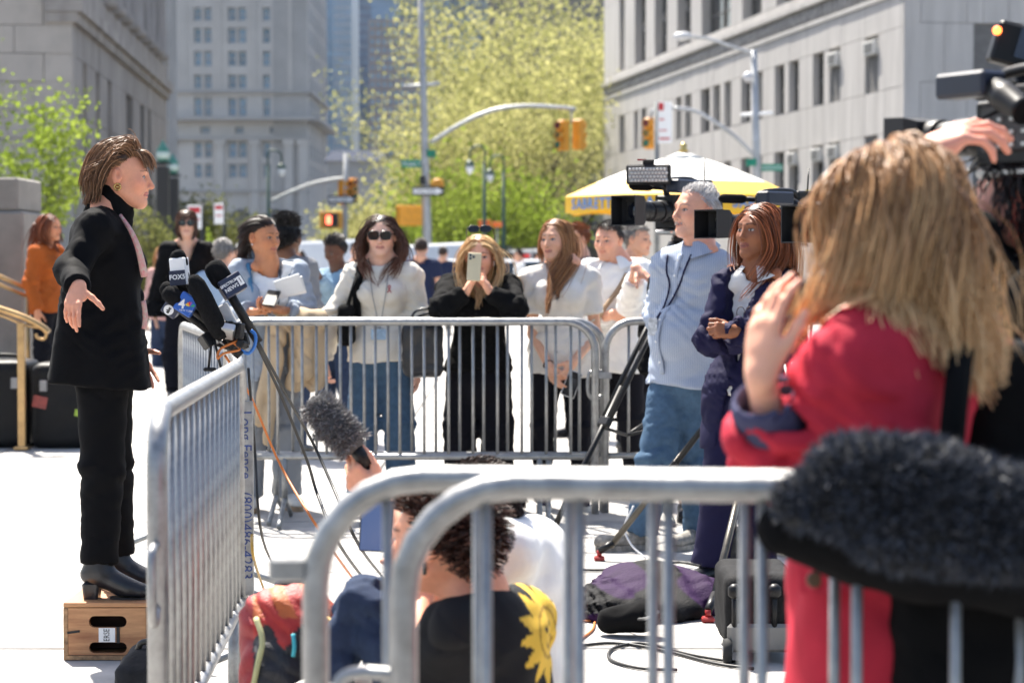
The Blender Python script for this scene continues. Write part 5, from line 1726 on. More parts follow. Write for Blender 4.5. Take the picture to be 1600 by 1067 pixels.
# ------------------------------------------------------------------ cars
M_TYRE = mat('tyre_rubber', (.02, .02, .02), rough=.85, var=.1)
M_CGL = mat('car_glass', (.03, .04, .045), rough=.05, var=0, spec=.8)
M_CHR = mat('chrome', (.6, .6, .6), rough=.15, metal=1, var=0)
def car(label, px, Y, yaw, paint, kind='sedan', z0=-.155, light=None, roof=None, cat='car', group='vehicles in the street'):
    x = gx(px, Y)
    t = thing('parked_car' if kind != 'van' else 'van', label, cat, (x, Y, z0), group)
    Rm = rotz(R(yaw))
    T = lambda v: np.asarray(v, float) @ Rm.T + V(x, Y, z0)
    hw = .9 if kind != 'van' else 1.0
    if kind == 'van':
        prof = [(-2.5, .35), (2.3, .35), (2.55, .55), (2.5, 1.0), (1.75, 1.2), (1.1, 2.15), (-2.4, 2.3), (-2.5, 2.1)]
        glassr = [(1.64, 1.22), (1.12, 2.0), (.3, 2.05), (.3, 1.25)]
        wheels, rw = (-1.6, 1.6), .36
    elif kind == 'suv':
        prof = [(-2.3, .35), (2.2, .35), (2.35, .6), (2.3, .95), (1.25, 1.08), (.5, 1.68), (-1.8, 1.72), (-2.25, 1.15), (-2.35, .7)]
        glassr = [(1.05, 1.1), (.45, 1.6), (-1.7, 1.63), (-2.05, 1.14)]
        wheels, rw = (-1.4, 1.45), .36
    else:
        prof = [(-2.3, .32), (2.2, .32), (2.35, .5), (2.28, .78), (1.2, .95), (.45, 1.42), (-.9, 1.44), (-1.6, 1.02), (-2.25, .98), (-2.35, .65)]
        glassr = [(1.0, .98), (.4, 1.35), (-.85, 1.37), (-1.4, 1.03)]
        wheels, rw = (-1.4, 1.4), .32
    n = len(prof)
    v, f = [], []
    ys = [-hw, -hw * .93, hw * .93, hw]
    for j, y in enumerate(ys):
        for (a, b) in prof:
            inset = 0.0 if b < 1.0 else (b - 1.0) * .32
            yy = np.sign(y) * (abs(y) - inset)
            k = .96 if j in (0, 3) else 1.0
            v.append((a * k, yy, .35 + (b - .35) * (k if b > .4 else 1)))
    for j in range(3):
        for k in range(n):
            l = (k + 1) % n
            f.append((j * n + k, j * n + l, (j + 1) * n + l, (j + 1) * n + k))
    f.append(tuple(range(n))[::-1]); f.append(tuple(3 * n + k for k in range(n)))
    mb = MB(); mb.add(T(v), [q[::-1] for q in f]); mb.build('body', paint, t)
    for y in (-1, 1):
        mb = MB()
        vv = []
        for (a, b) in glassr:
            inset = (b - 1.0) * .32 if b > 1 else 0
            vv.append((a, y * (hw - inset + .006), b))
        mb.add(T(vv + [(a, b - y * .03, c) for a, b, c in vv]), [(0, 1, 2, 3), (7, 6, 5, 4), (0, 4, 5, 1), (1, 5, 6, 2), (2, 6, 7, 3), (3, 7, 4, 0)]); mb.build('side_window', M_CGL, t)
    gi = {'van': (4, 5), 'suv': (4, 5), 'sedan': (4, 5)}[kind]
    for (i0, i1, nm) in ((4, 5, 'windscreen'),) + (((6, 7, 'rear_window'),) if kind != 'van' else ()):
        a, b = prof[i0], prof[i1]
        nn = nrm(V(b[1] - a[1], 0, -(b[0] - a[0]))) * (1 if nm == 'windscreen' else 1)
        nn = nn if nn[2] > 0 else -nn
        vv = []
        for (q, w) in ((.08, .86), (.92, .78)):
            c = V(a[0] + (b[0] - a[0]) * q, 0, a[1] + (b[1] - a[1]) * q) + nn * .012
            ww = w * hw
            vv += [(c[0], -ww, c[2]), (c[0], ww, c[2])]
        vb = [tuple(np.array(p) - nn * .05) for p in vv]
        mb = MB(); mb.add(T(vv + vb), [(0, 1, 3, 2), (4, 6, 7, 5), (0, 4, 5, 1), (2, 3, 7, 6), (0, 2, 6, 4), (1, 5, 7, 3)]); mb.build(nm, M_CGL, t)
    for wx in wheels:
        for y in (-1, 1):
            mb = MB(); mb.lathe([(rw * .6, -.1), (rw * .95, -.11), (rw, -.07), (rw, .07), (rw * .95, .11), (rw * .6, .1)], T((wx, y * (hw - .09), rw)), axis=Rm @ V(0, 1, 0), n=18); w = mb.build('wheel', M_TYRE, t)
            mb = MB(); mb.lathe([(rw * .6, -.112), (rw * .55, -.105), (rw * .1, -.118), (rw * .1, .118), (rw * .55, .105), (rw * .6, .112)], T((wx, y * (hw - .09), rw)), axis=Rm @ V(0, 1, 0), n=12); mb.build('rim', M_CHR, w)
    zl = .72 if kind == 'sedan' else .85
    for y in (-1, 1):
        mb = MB(); mb.box(T((2.26, y * hw * .68, zl)), (.16, .36, .16), rot=Rm, bev=.03); mb.build('headlight', mat('headlight', (.75, .76, .78), rough=.1, var=0), t)
        mb = MB(); mb.box(T((-2.28, y * hw * .7, zl + .05)), (.16, .32, .16), rot=Rm, bev=.03); mb.build('tail_light', mat('tail_light', (.45, .02, .02), rough=.2, var=0), t)
        mb = MB(); mb.box(T((.95, y * (hw + .1), prof[4][1] + .1)), (.1, .2, .14), rot=Rm, bev=.03); mb.build('mirror', paint, t)
    if light:
        mb = MB(); mb.box(T((-.2, 0, max(p[1] for p in prof) + .06)), (.2, 1.1, .12), rot=Rm, bev=.03); mb.build('light_bar', mat('lightbar_red', (.6, .04, .04), rough=.2), t)
    return t
def paint(n, c): return mat('car_paint_' + n, c, rough=.25, var=.02, coat=.6)
PW, PG, PB, PY, PS = paint('white', (.75, .75, .75)), paint('grey', (.25, .26, .27)), paint('blue', (.04, .09, .18)), paint('yellow', (.75, .42, .02)), paint('silver', (.5, .52, .54))
car('white van behind the ponytail woman and the woman texting', 436, 62, 205, PW, 'van', cat='van')
car('white van behind the woman in the cream sweater', 640, 72, 160, PW, 'van', cat='van')
car('silver suv behind the blonde woman filming', 700, 62, 165, PS, 'suv')
car('white van behind the two women at the barrier', 826, 92, 200, PW, 'van', cat='van')
car('white suv with red light bar left of the long haired woman', 812, 60, 178, PW, 'suv', light=True)
car('pale silver suv left of the food umbrella', 902, 72, 185, PS, 'suv')
car('blue van farther down the street, left of centre', 520, 80, 190, PB, 'van', cat='van')
car('white van far down the street behind the walk signal', 590, 105, 95, PW, 'van', cat='van')
car('grey suv far down the street left of the sunglasses woman', 372, 84, 170, PG, 'suv')
car('yellow taxi far down the street beyond the pole', 655, 100, 100, PY)
car('white sedan far off beyond the iron lamp posts', 750, 98, 190, PW)
car('dark blue suv far off beneath the yellow trees', 856, 84, 175, PB, 'suv')

# ------------------------------------------------------------------ food-cart umbrella
YU = 22.5
M_UW = mat('umbrella_white', (.82, .80, .74), rough=.6, var=.04, vscale=4)
M_UY = mat('umbrella_yellow', (.80, .46, .02), rough=.6, var=.05, vscale=4)
M_UB = mat('umbrella_blue', (.10, .25, .55), rough=.6, var=.05)
for m_ in (M_UW, M_UY):
    b_ = m_.node_tree.nodes['Principled BSDF']; b_.inputs['Transmission Weight'].default_value = 0.0
def umbrella(label, px, Y, ytop, yrim, rad, rot0, group):
    c = at(px, ytop, Y); zr = gz(yrim, Y)
    t = thing('food_cart_umbrella', label, 'umbrella', (c[0], Y, 0), group)
    n = 8
    def prof(k, rr):
        a = rot0 + 2 * PI * k / n
        sag = 1 - .06 * (abs(math.sin(n * (a - rot0) / 2)))
        z = zr + (c[2] - zr) * (1 - rr ** 1.3)
        return V(c[0] + math.cos(a) * rad * rr * sag, Y + math.sin(a) * rad * rr * sag, z)
    for k in range(n):
        for (r0, r1, nm, m) in ((.02, .74, 'panel', M_UW), (.74, 1.0, 'panel_border', M_UY)):
            vs, fs_ = [], []
            R_ = 6
            for i in range(R_ + 1):
                for j in range(5):
                    vs.append(prof(k + j / 4, r0 + (r1 - r0) * i / R_))
            up = len(vs)
            vs += [p - V(0, 0, .006) for p in vs]
            for i in range(R_):
                for j in range(4):
                    a = i * 5 + j
                    fs_.append((a, a + 5, a + 6, a + 1)); fs_.append((up + a, up + a + 1, up + a + 6, up + a + 5))
            mb = MB(); mb.add(vs, fs_, True); mb.build(nm, m if not (k in (0, 7) and nm == 'panel') else M_UW, t)
        vs = []
        for j in range(9):
            p = prof(k + j / 8, 1.0); drop = .165 + .018 * math.sin(j / 8 * PI * 2)
            vs += [p, p - V(0, 0, drop)]
        fo = [(2 * j, 2 * j + 1, 2 * j + 3, 2 * j + 2) for j in range(8)]
        mb = MB(); mb.add(vs, fo, True); mb.add([p + nrm(V(c[0], Y, p[2]) - p) * .005 for p in vs], [q[::-1] for q in fo], True); mb.build('valance', M_UY, t)
        # lettering along the valance of this panel, letter by letter round the rim
        for i, ch in enumerate('SABRETT'):
            kk = k + .5 + (i - 3) * .105
            c_ = prof(kk, 1.0) - V(0, 0, .085); tanv = nrm((prof(kk + .04, 1.0) - prof(kk - .04, 1.0)) * V(1, 1, 0)); nor = np.cross(tanv, V(0, 0, 1))
            v, f = text_mesh(ch, .15, tanv, (0, 0, 1), c_ + nor * .012, bold=.004)
            mb = MB(); mb.add(v, f); mb.build('letter', M_UB, t)
        mb = MB(); mb.tube([prof(k, .03) - V(0, 0, .02), prof(k, .5) - V(0, 0, .02), prof(k, .99) - V(0, 0, .015)], .009, n=5); mb.build('rib', M_GALV, t)
    mb = MB(); mb.tube([(c[0], Y, 0), (c[0], Y, c[2] + .02)], .024, n=8); mb.build('pole', M_GALV, t)
    mb = MB(); mb.lathe([(.02, 0), (.06, .03), (.03, .06), (.045, .09), (.01, .12)], (c[0], Y, c[2]), n=10); mb.build('finial', mat('brass', (.6, .42, .15), rough=.3, metal=.8), t)
    mb = MB(); mb.lathe([(.26, -.06), (.06, .012)], (c[0], Y, c[2]), n=12); mb.build('vent_cap', M_UW, t)
umbrella('large white and yellow food-cart umbrella with blue lettering, behind the cameraman', 1068, 22.0, 241, 309, 1.26, .2, None)
# ------------------------------------------------------------------ crowd barriers
def steel(name='galvanised_steel'):
    m = mat(name, (.36, .36, .355), rough=.42, metal=.7, var=.16, vscale=22, rvar=.12, bump=.06, bscale=150, bdist=.003)
    return m
M_STEEL = steel()
M_FOOT = mat('barrier_foot_grey', (.30, .31, .31), rough=.5, metal=.5, var=.2, vscale=20)
BZ = 1.09; BB = .36; BSP = .131
_bar = {}
def barrier(label, a, b, group='steel crowd barriers', hooks=(1, 1), rtop=.021, corner=.16, foot=True, footdir=1, nbars=None, barpx=None, flat_end=None, zoff=0.0, footback=True):
    """a, b: ground points of the two end posts"""
    a = V(a[0], a[1], zoff); b = V(b[0], b[1], zoff)
    L = np.linalg.norm(b - a); U = nrm(b - a); N = np.cross(U, V(0, 0, 1))
    t = thing('crowd_barrier', label, 'barrier', (a + b) / 2, group)
    c = corner
    path = [a + V(0, 0, .05)]
    for k in range(7):
        an = PI / 2 * k / 6
        path.append(a + U * (c - c * math.cos(an)) + V(0, 0, BZ - c + c * math.sin(an)))
    for k in range(7):
        an = PI / 2 * (1 - k / 6)
        path.append(b - U * (c - c * math.cos(an)) + V(0, 0, BZ - c + c * math.sin(an)))
    path.append(b + V(0, 0, .05))
    mb = MB(); mb.tube(path, rtop, n=12)
    mb.build('frame', M_STEEL, t)
    mb = MB(); mb.tube([a + V(0, 0, BB), b + V(0, 0, BB)], rtop * .82, n=10); mb.build('bottom_rail', M_STEEL, t)
    n = nbars or int(round(L / BSP)) - 1
    key = 'bar'
    if key not in _bar:
        m = MB(); m.tube([(0, 0, BB - .005), (0, 0, BZ - .012)], .0082, n=8); _bar[key] = m.mesh('bar', M_STEEL)
    mid = (a + b) / 2
    us_ = [L * (k + 1) / (n + 1) for k in range(n)]
    if barpx:      # bars read off the photograph, given as columns; turned into distances along the rail
        us_ = []
        for px in barpx:
            q = (px - 800) / FPX; us_.append((q * a[1] - a[0]) / (U[0] - q * U[1]))
        us_ += [us_[-1] + BSP * (k + 1) for k in range(20) if us_[-1] + BSP * (k + 1) < L - .05]
    for u_ in us_:
        p = a + U * u_
        link('bar', _bar[key], t, p - mid)
    if foot:
        for e, s_ in ((a, 1), (b, -1)):
            q = e + U * s_ * .30
            mb = MB()
            mb.tube([q - N * .30 + V(0, 0, .012), q - N * .27 + V(0, 0, .03), q + V(0, 0, .13), q + N * .27 + V(0, 0, .03), q + N * .30 + V(0, 0, .012)], .014, n=8)
            mb.tube([q + V(0, 0, .12), q + V(0, 0, BB)], .016, n=8)
            mb.build('foot', M_FOOT, t)
    if hooks[0]:
        mb = MB(); q = a - U * .03
        mb.tube(bez([a + V(0, 0, .82), a - U * .075 + V(0, 0, .82), a - U * .095 + V(0, 0, .79), a - U * .095 + V(0, 0, .70), a - U * .06 + V(0, 0, .665), a - U * .02 + V(0, 0, .69)], 4), .010, n=8); mb.build('hook', M_STEEL, t)
    if hooks[1]:
        for zz in (.80, .55):
            mb = MB(); mb.box(b + U * .045 + V(0, 0, zz), (.09, .012, .035), rot=np.stack([U, N, V(0, 0, 1)], 1), bev=.003); mb.build('socket', M_STEEL, t)
    return t, U, N
# front pair: close to the camera, turned slightly so that the right end is nearer
FA0, FA1 = at(493, 900, 3.06)[:2], at(493, 900, 3.06)[:2] + V(2.0 * math.cos(R(-5)), 2.0 * math.sin(R(-5)))
barrier('near crowd barrier whose curved end stands left of the seated curly haired person', FA0, FA1, hooks=(0, 0), rtop=.0195, barpx=[605, 747, 889, 1022, 1165, 1307, 1454, 1597])
g0 = at(630, 900, 2.97)[:2]
barrier('nearest crowd barrier, second curved end in front of the curly hair, with a hanging hook', g0, g0 + V(2.0 * math.cos(R(-6.5)), 2.0 * math.sin(R(-6.5))), hooks=(1, 0), rtop=.0205, barpx=[760, 906, 1046, 1193, 1342, 1497])
mb = MB(); p = at(455, 890, 3.06); mb.box(p + V(-.005, 0, 0), (.055, .016, .034), bev=.004)
fsock = tag(mb.build('barrier_socket', M_STEEL, bpy.data.objects['crowd_barrier']))
# left pair seen almost end-on; the far post carries the fence company's stencil
LA, LB = at(246, 900, 4.36), at(377, 900, 6.5)
tb, U_, N_ = barrier('side crowd barrier with a blue stencilled post, running toward the microphones', LA, LB, hooks=(1, 0), rtop=.0215, corner=.13)
# flat end plate with the stencil
q0 = V(LB[0], LB[1], 0)
plate_c = q0 + V(.018, -.012, .68)
mb = MB(); mb.box(plate_c, (.046, .006, .60), bev=.002); pl = mb.build('end_plate', M_STEEL, tb)
M_STEN = mat('stencil_blue', (.03, .06, .22), rough=.6, var=.3, vscale=60)
for word, dz in (('Long Fence', .165), ('(800)486-4283', -.115)):
    v, f = text_mesh(word, .047, (0, 0, -1), (1, 0, 0), plate_c + V(.0, -.0045, dz), sx=.97)
    mb = MB(); mb.add(v, f); mb.build('stencil', M_STEN, pl)
LC = V(gx(300, 9.0), 8.55, 0)
mid_ = V(-1.16, 8.62, 0)
barrier('crowd barrier right behind the microphone stand, farther along the side row', V(LB[0] - .02, LB[1] + .1, 0), mid_, hooks=(0, 0), corner=.13)
barrier('last crowd barrier of the side row, ending beside the woman in black', mid_ + V(-.03, .08, 0), V(-1.68, 10.75, 0), hooks=(0, 0), corner=.13)
# middle pair facing the camera with the women behind it
YB = 11.4
barrier('crowd barrier in front of the women, where the blonde rests her elbows', (gx(357, YB), YB), (gx(930, YB), YB), hooks=(0, 1))
barrier('second crowd barrier doubled up just behind the one the women lean on', (gx(345, YB + .16), YB + .16), (gx(943, YB + .12), YB + .12), hooks=(0, 0))
barrier('crowd barrier behind the cameraman, right of the women', (gx(946, YB + .05), YB + .05), (gx(1480, YB + .35), YB + .45), hooks=(1, 0))
# ------------------------------------------------------------------ cloth
def cloth(name, col, rough=.85, var=.04, bump=.25, bscale=260, **kw):
    return mat(name, col, rough=rough, var=var, vscale=kw.pop('vscale', 9), bump=bump, bscale=bscale, bdist=.003, spec=kw.pop('spec', .12), **kw)
C_BLACK = cloth('black_wool', (.0042, .0042, .0052), rough=.8, spec=.10)
C_BLACK2 = cloth('black_knit', (.006, .006, .0065), rough=.95)
C_NAVY = cloth('navy_suiting', (.012, .011, .040), rough=.75, spec=.12)
C_WHITE = cloth('white_cotton', (.80, .79, .77))
C_CREAM = cloth('cream_knit', (.78, .72, .62), bump=.35, bscale=180)
C_BLOUSE = cloth('ivory_blouse', (.80, .75, .68))
C_GREYBL = cloth('grey_blue_blazer', (.30, .34, .40))
C_GREYTR = cloth('grey_trousers', (.24, .26, .29))
C_JEAN = cloth('blue_denim', (.07, .125, .20), var=.12, vscale=30, bump=.4, bscale=400)
C_JEAN2 = cloth('dark_denim', (.030, .045, .085), var=.12, vscale=30, bump=.4, bscale=400)
C_DENIML = cloth('pale_denim', (.25, .36, .46), var=.15)
C_ORANGE = cloth('rust_orange_knit', (.42, .10, .02))
C_RED = cloth('red_jacket_cloth', (.50, .03, .055), rough=.75, var=.10, spec=.12)
C_LEATH = mat('black_leather', (.012, .013, .018), rough=.32, var=.2, vscale=30, bump=.25, bscale=120, bdist=.003)
C_RUB = mat('white_rubber', (.68, .66, .62), rough=.6, var=.08)
C_TAN = mat('tan_suede', (.35, .24, .15), rough=.85, var=.15)
C_SNK = mat('grey_sneaker', (.30, .28, .25), rough=.8, var=.35, vscale=22, bump=.3, bscale=90)
C_BEIGE = cloth('beige_trench', (.50, .38, .25), bump=.3)
def stripes(name, c1, c2, scale=240, axis=0):
    m = mat(name, c1, rough=.85, var=0)
    nt = m.node_tree; b = nt.nodes['Principled BSDF']
    w = nt.nodes.new('ShaderNodeTexWave'); w.inputs['Scale'].default_value = scale / 6.28; w.inputs['Distortion'].default_value = .6; w.inputs['Detail'].default_value = 1
    w.bands_direction = 'X'
    tc = nt.nodes.new('ShaderNodeTexCoord'); nt.links.new(tc.outputs['Object'], w.inputs['Vector'])
    mx = nt.nodes.new('ShaderNodeMix'); mx.data_type = 'RGBA'
    mx.inputs['A'].default_value = tuple(c1) + (1,); mx.inputs['B'].default_value = tuple(c2) + (1,)
    nt.links.new(w.outputs['Fac'], mx.inputs['Factor']); nt.links.new(mx.outputs['Result'], b.inputs['Base Color'])
    return m
C_STRIPE = stripes('blue_striped_shirt', (.47, .51, .58), (.25, .31, .43), 230)
C_DARKTR = cloth('dark_trousers', (.008, .008, .012))

def strap(parent, pts, r, m, name='strap', n=8, flat=None):
    mb = MB(); mb.tube(bez(pts, 5), r, n=n, flat=flat); return mb.build(name, m, parent)

# ================================================================== the speaker
Y0 = 7.62
A = lambda x, y, d=0.0: at(x, y, Y0 + d)
BOXZ = .205
b0 = A(158, 900); b0[2] = BOXZ
hm = Human('short haired woman in a black suit, arms spread, standing on the wooden box', b0, H=1.60, yaw=96, head=(93, -3, 0), skin=(222, 160, 138), headpos=A(192, 276),
           J=dict(nb=A(165, 330), che=A(163, 405), wai=A(163, 480), pel=A(160, 560),
                  shR=A(152, 356, -.17), elR=A(112, 424, -.27), wrR=A(122, 448, -.46), shL=A(160, 356, .16), elL=A(196, 462, .24), wrL=A(211, 546, .20),
                  hipR=A(160, 590, -.07), hipL=A(166, 590, .08), kneR=A(160, 735, -.08), kneL=A(174, 735, .12),
                  ankR=A(149, 0, -.09) * V(1, 1, 0) + V(0, 0, BOXZ + .048 * 1.6 + .05), ankL=A(176, 0, .15) * V(1, 1, 0) + V(0, 0, BOXZ + .048 * 1.6 + .05)))
hm.head(h=.0027, lips=(190, 110, 105), brow=(110, 80, 60), age=.35, jaw=1.02, nose=1.05, blush=.2)
def jk(F):
    for d in (-.12, -.03, .06, .13):
        F.rc(A(134, 368, d), A(96, 640, d), .050, .060, k=.06)
        F.rc(A(186, 372, d * .8), A(212, 650, d * .8), .042, .050, k=.06)
hm.top('blazer', C_BLACK, i=.017, hem=.475, h=.0085, amp=.0035, freq=2.2, seed=4, extra=jk, sl_i=.015, flare=.01, neck=.02, neckr=1.15, bust=.8, cuff=1.1, sh=1.1)
F = SDF(); up = nrm(hm.J['hd'] - hm.J['nb']); F.rc(hm.J['nb'] - up * .04, hm.J['nb'] + up * .075 + V(.006, 0, 0), .064, .056, k=.02); F.rc(A(180, 372), A(188, 332), .055, .048, k=.03)
F.rc(A(153, 336), A(160, 308), .050, .046, k=.02)
soft_obj('turtleneck', F, .007, C_BLACK2, hm.root, disp=wrinkle(.002, 3, 2))
C_SCARF = mat('pink_pattern_silk', (.60, .16, .20), rough=.5, var=.5, vscale=70, col2=(.50, .46, .36))
mb = MB(); mb.tube(bez([A(188, 336, -.10), A(205, 362, -.13), A(217, 392, -.13), A(226, 432, -.11)], 5), [.006 + .008 * k / 15 for k in range(16)], n=8); mb.build('scarf', C_SCARF, hm.root)
mb = MB(); mb.tube(bez([A(224, 470, -.11), A(227, 492, -.11), A(225, 514, -.11)], 4), [.009] * 9, n=8); mb.build('blouse_edge', C_SCARF, hm.root)
hm.pants('trousers', C_BLACK, i=.011, flare=(.004, .012), h=.010, amp=.0035, seed=9)
for sd in 'RL':
    hm.shoe(sd, C_LEATH, toe=(1, -.03, 0), ln=.235, w=.042, sole=C_LEATH, heel=.055, kind='boot', soleh=.014, h=.006)
hm.hand('R', (-.10, -.62, -.78), (.25, .78, -.55), curl=(10, 24, 32, 26), thumb=(58, 12), spread=5, fore=.35, h=.0036)
hm.hand('L', (.42, -.2, -.88), (-.2, -.95, .1), curl=(12, 14, 18, 24), thumb=(60, 8), spread=9, fore=.35, h=.0036)
hm.body()
# her hair: swept back from the face, full crown, tapering nape
p = hm.scalp(1300, front=.072, side=.030, back=-.07)
x, y, z = p.T
topm = z > .06
d = np.tile(V(0, -.75, -.45), (len(p), 1))
d[topm] = (0, -1.0, .0)
fm_ = topm & (y > .02)
d[fm_] = np.stack([.10 * np.sign(x[fm_]), -.5 + 0 * x[fm_], .55 + 0 * x[fm_]], 1)
sidem = (~topm) & (y > -.035); d[sidem] = (0, -.98, .02)
bk = (y < -.05)
d[bk] = (0, -.2, -.95)
ln = np.where(fm_, .13, np.where(topm, .15, np.where(bk, .10, .11)))
nn = (p - V(0, -.016, .036)) / V(.075, .095, .083) ** 2; nn /= np.linalg.norm(nn, axis=1, keepdims=True)
d = d - nn * (d * nn).sum(1, keepdims=True) + nn * np.where(topm, .30, .12)[:, None]
hr = hm.strands('hair', p, d, ln, steps=9, grav=np.where(topm, .8, np.where(sidem, .25, .6)), off=(.012, .036), r=(.0021, .0009), seed=3, colors=((62, 41, 27), (160, 118, 84)), clump=.55, guard=False, jit=.06)
hm.cap((56, 38, 27), front=.070, side=.028, thick=.012, parent=hr, name='hair_roots')
# fringe rolling forward over the forehead
n_ = 240; rg = np.random.default_rng(5)
pq = np.stack([rg.uniform(-.05, .05, n_), .045 + rg.uniform(-.025, .022, n_), .098 + rg.uniform(-.012, .008, n_)], 1)
dq = np.stack([rg.normal(-.05, .12, n_), .95 + rg.normal(0, .08, n_), .30 + rg.normal(0, .1, n_)], 1)
hm.strands('fringe', pq, dq, .082, steps=9, grav=.85, off=(.010, .024), r=(.0021, .001), seed=8, colors=((72, 48, 33), (170, 130, 98)), clump=.6, guard=False, parent=hr)
M_GOLD = mat('gold', (.75, .52, .2), rough=.25, metal=1, var=.3, vscale=60)
mb = MB()
e_ = hm.hpt(-.078, -.008, -.043)
for k in range(14):
    t = 2 * PI * k / 14
    q = e_ + hm.Rh @ V(-.004, .011 * math.cos(t), .011 * math.sin(t))
    mb.lathe([(.001, -.004), (.0042, -.001), (.0042, .001), (.001, .004)], q, n=6)
mb.lathe([(.001, -.005), (.007, -.002), (.007, .002), (.001, .005)], e_, n=8)
mb.build('earring', M_GOLD, hm.root)

# ================================================================== the women behind the barrier
# ---- woman in black with round sunglasses (far left)
Y1 = 17.4; A = lambda x, y, d=0.0: at(x, y, Y1 + d)
b1 = A(290, 0); b1[2] = .24
h1 = Human('woman in a black suit and dark sunglasses standing behind the microphones', b1, H=1.60, yaw=4, head=(8, 2, 0), skin=(222, 178, 162),
           J=dict(elL=A(334, 480, .02), wrL=A(326, 535, -.1), elR=A(240, 480, .02), wrR=A(250, 535, -.1), kneR=A(270, 560, -.1), ankR=A(270, 610, -.25)))
h1.head(h=.0045, lips=(190, 120, 115), brow=(60, 40, 30))
h1.top('jacket', C_BLACK, i=.024, hem=.46, vneck=(.62, .055, .01), lapel=.006, h=.013, amp=.004, seed=11, cuff=1.3, sh=1.1)
h1.top('undershirt', C_BLACK2, i=.004, hem=.5, arms=(), h=.013, amp=0, vneck=(.70, .05, 0))
h1.pants('trousers', C_DARKTR, h=.013, flare=(.005, .0))
for sd in 'LR':
    h1.shoe(sd, C_LEATH, sole=C_LEATH, h=.011, soleh=.012)
h1.body()
h1.long_hair(n=500, length=.17, colors=((40, 25, 18), (105, 68, 45)), grav=2.2, vol=.02, front=.05, seed=4, steps=10, r=(.0034, .0018))
h1.strands('fringe', np.stack([np.linspace(-.05, .05, 60), np.full(60, .068), np.full(60, .080)], 1) + RNG.normal(0, .006, (60, 3)), np.tile(V(0, .6, -.5), (60, 1)), .055, steps=6, grav=2, off=(.006, .012), r=(.003, .0016), guard=False, colors=((45, 28, 20), (110, 72, 48)))
h1.sunglasses(rnd=1.0, w=.027, hh=.025)

# ---- ponytail woman in the grey-blue blazer
Y2 = 12.04; A = lambda x, y, d=0.0: at(x, y, Y2 + d)
b2 = A(417, 0); b2[2] = 0
h2 = Human('woman with a dark ponytail and grey-blue blazer holding a phone and papers', b2, H=1.665, yaw=22, head=(52, -2, 0), skin=(192, 132, 100), headpos=A(411, 371),
           J=dict(shR=A(376, 425), shL=A(462, 425, .05), elR=A(360, 500, -.02), wrR=A(392, 487, -.26), elL=A(478, 492, -.02), wrL=A(436, 484, -.28)))
h2.head(h=.0036, lips=(170, 95, 90), brow=(35, 24, 20), nose=1.05)
h2.top('blazer', C_GREYBL, i=.022, hem=.44, vneck=(.55, .085, .06), lapel=.007, h=.010, amp=.005, seed=21, cuff=1.3)
h2.top('white_top', C_WHITE, i=.006, hem=.5, arms=(), h=.010, amp=.002, neck=-.012, neckr=1.25)
h2.pants('trousers', C_GREYTR, i=.012, flare=(.012, .024), h=.011, amp=.006, seed=22)
for sd in 'LR':
    h2.shoe(sd, C_RUB, sole=C_TAN, h=.008, ln=.27, w=.048, soleh=.03, toe=h2.Fw + V(.05 if sd == 'L' else -.2, 0, 0))
h2.hand('R', (1, -.1, .0), (.0, -.2, 1), curl=(35, 40, 45, 50), thumb=(40, 20), fore=.3)
h2.hand('L', (-1, -.25, .05), (0, -.3, .95), curl=(40, 45, 50, 55), thumb=(40, 25), fore=.3)
h2.body()
p = h2.scalp(650, front=.050, side=-.004, back=-.06)
d = np.tile(V(0, -1, .25), (len(p), 1)); lo = p[:, 2] < .04; d[lo] = (0, -1, .05)
hr = h2.strands('hair', p, d, .15 + p[:, 1] * .85, steps=9, grav=.55, off=(.005, .010), r=(.0028, .0018), guard=False, colors=((18, 12, 10), (60, 42, 36)), seed=5, jit=.05)
h2.cap((20, 14, 12), front=.052, side=-.002, back=-.06, thick=.006, parent=hr, name='hair_roots')
n_ = 160; rg = np.random.default_rng(2)
pq = V(0, -.108, .02) + rg.normal(0, .012, (n_, 3))
h2.strands('ponytail', pq, np.tile(V(0, -.8, -.2), (n_, 1)) + rg.normal(0, .12, (n_, 3)), .24, steps=12, grav=1.6, off=(.006, .03), r=(.0032, .0014), curl=.008, cfreq=30, colors=((18, 12, 10), (70, 45, 36)), seed=6, guard=False, parent=hr)
mb = MB(); mb.lathe([(.001, -.006), (.006, 0), (.001, .006)], h2.hpt(-.079, -.008, -.042), n=8); mb.build('earring', M_WHITE, h2.root)
for sx in (-1, 1):
    strap(h2.root, [h2.surf(sx * .115, 1.6), h2.surf(sx * .118, 2.1), h2.surf(sx * .118, 2.45), h2.pt(sx * .07, .0, .838), h2.pt(sx * .07, -.06, .79)], .014, mat('blue_webbing', (.05, .17, .30), rough=.8), 'backpack_strap')
strap(h2.root, [h2.surf(.05, 2.8), h2.surf(.04, 2.2), h2.surf(.02, 1.6)], .003, C_BLACK2, 'lanyard')

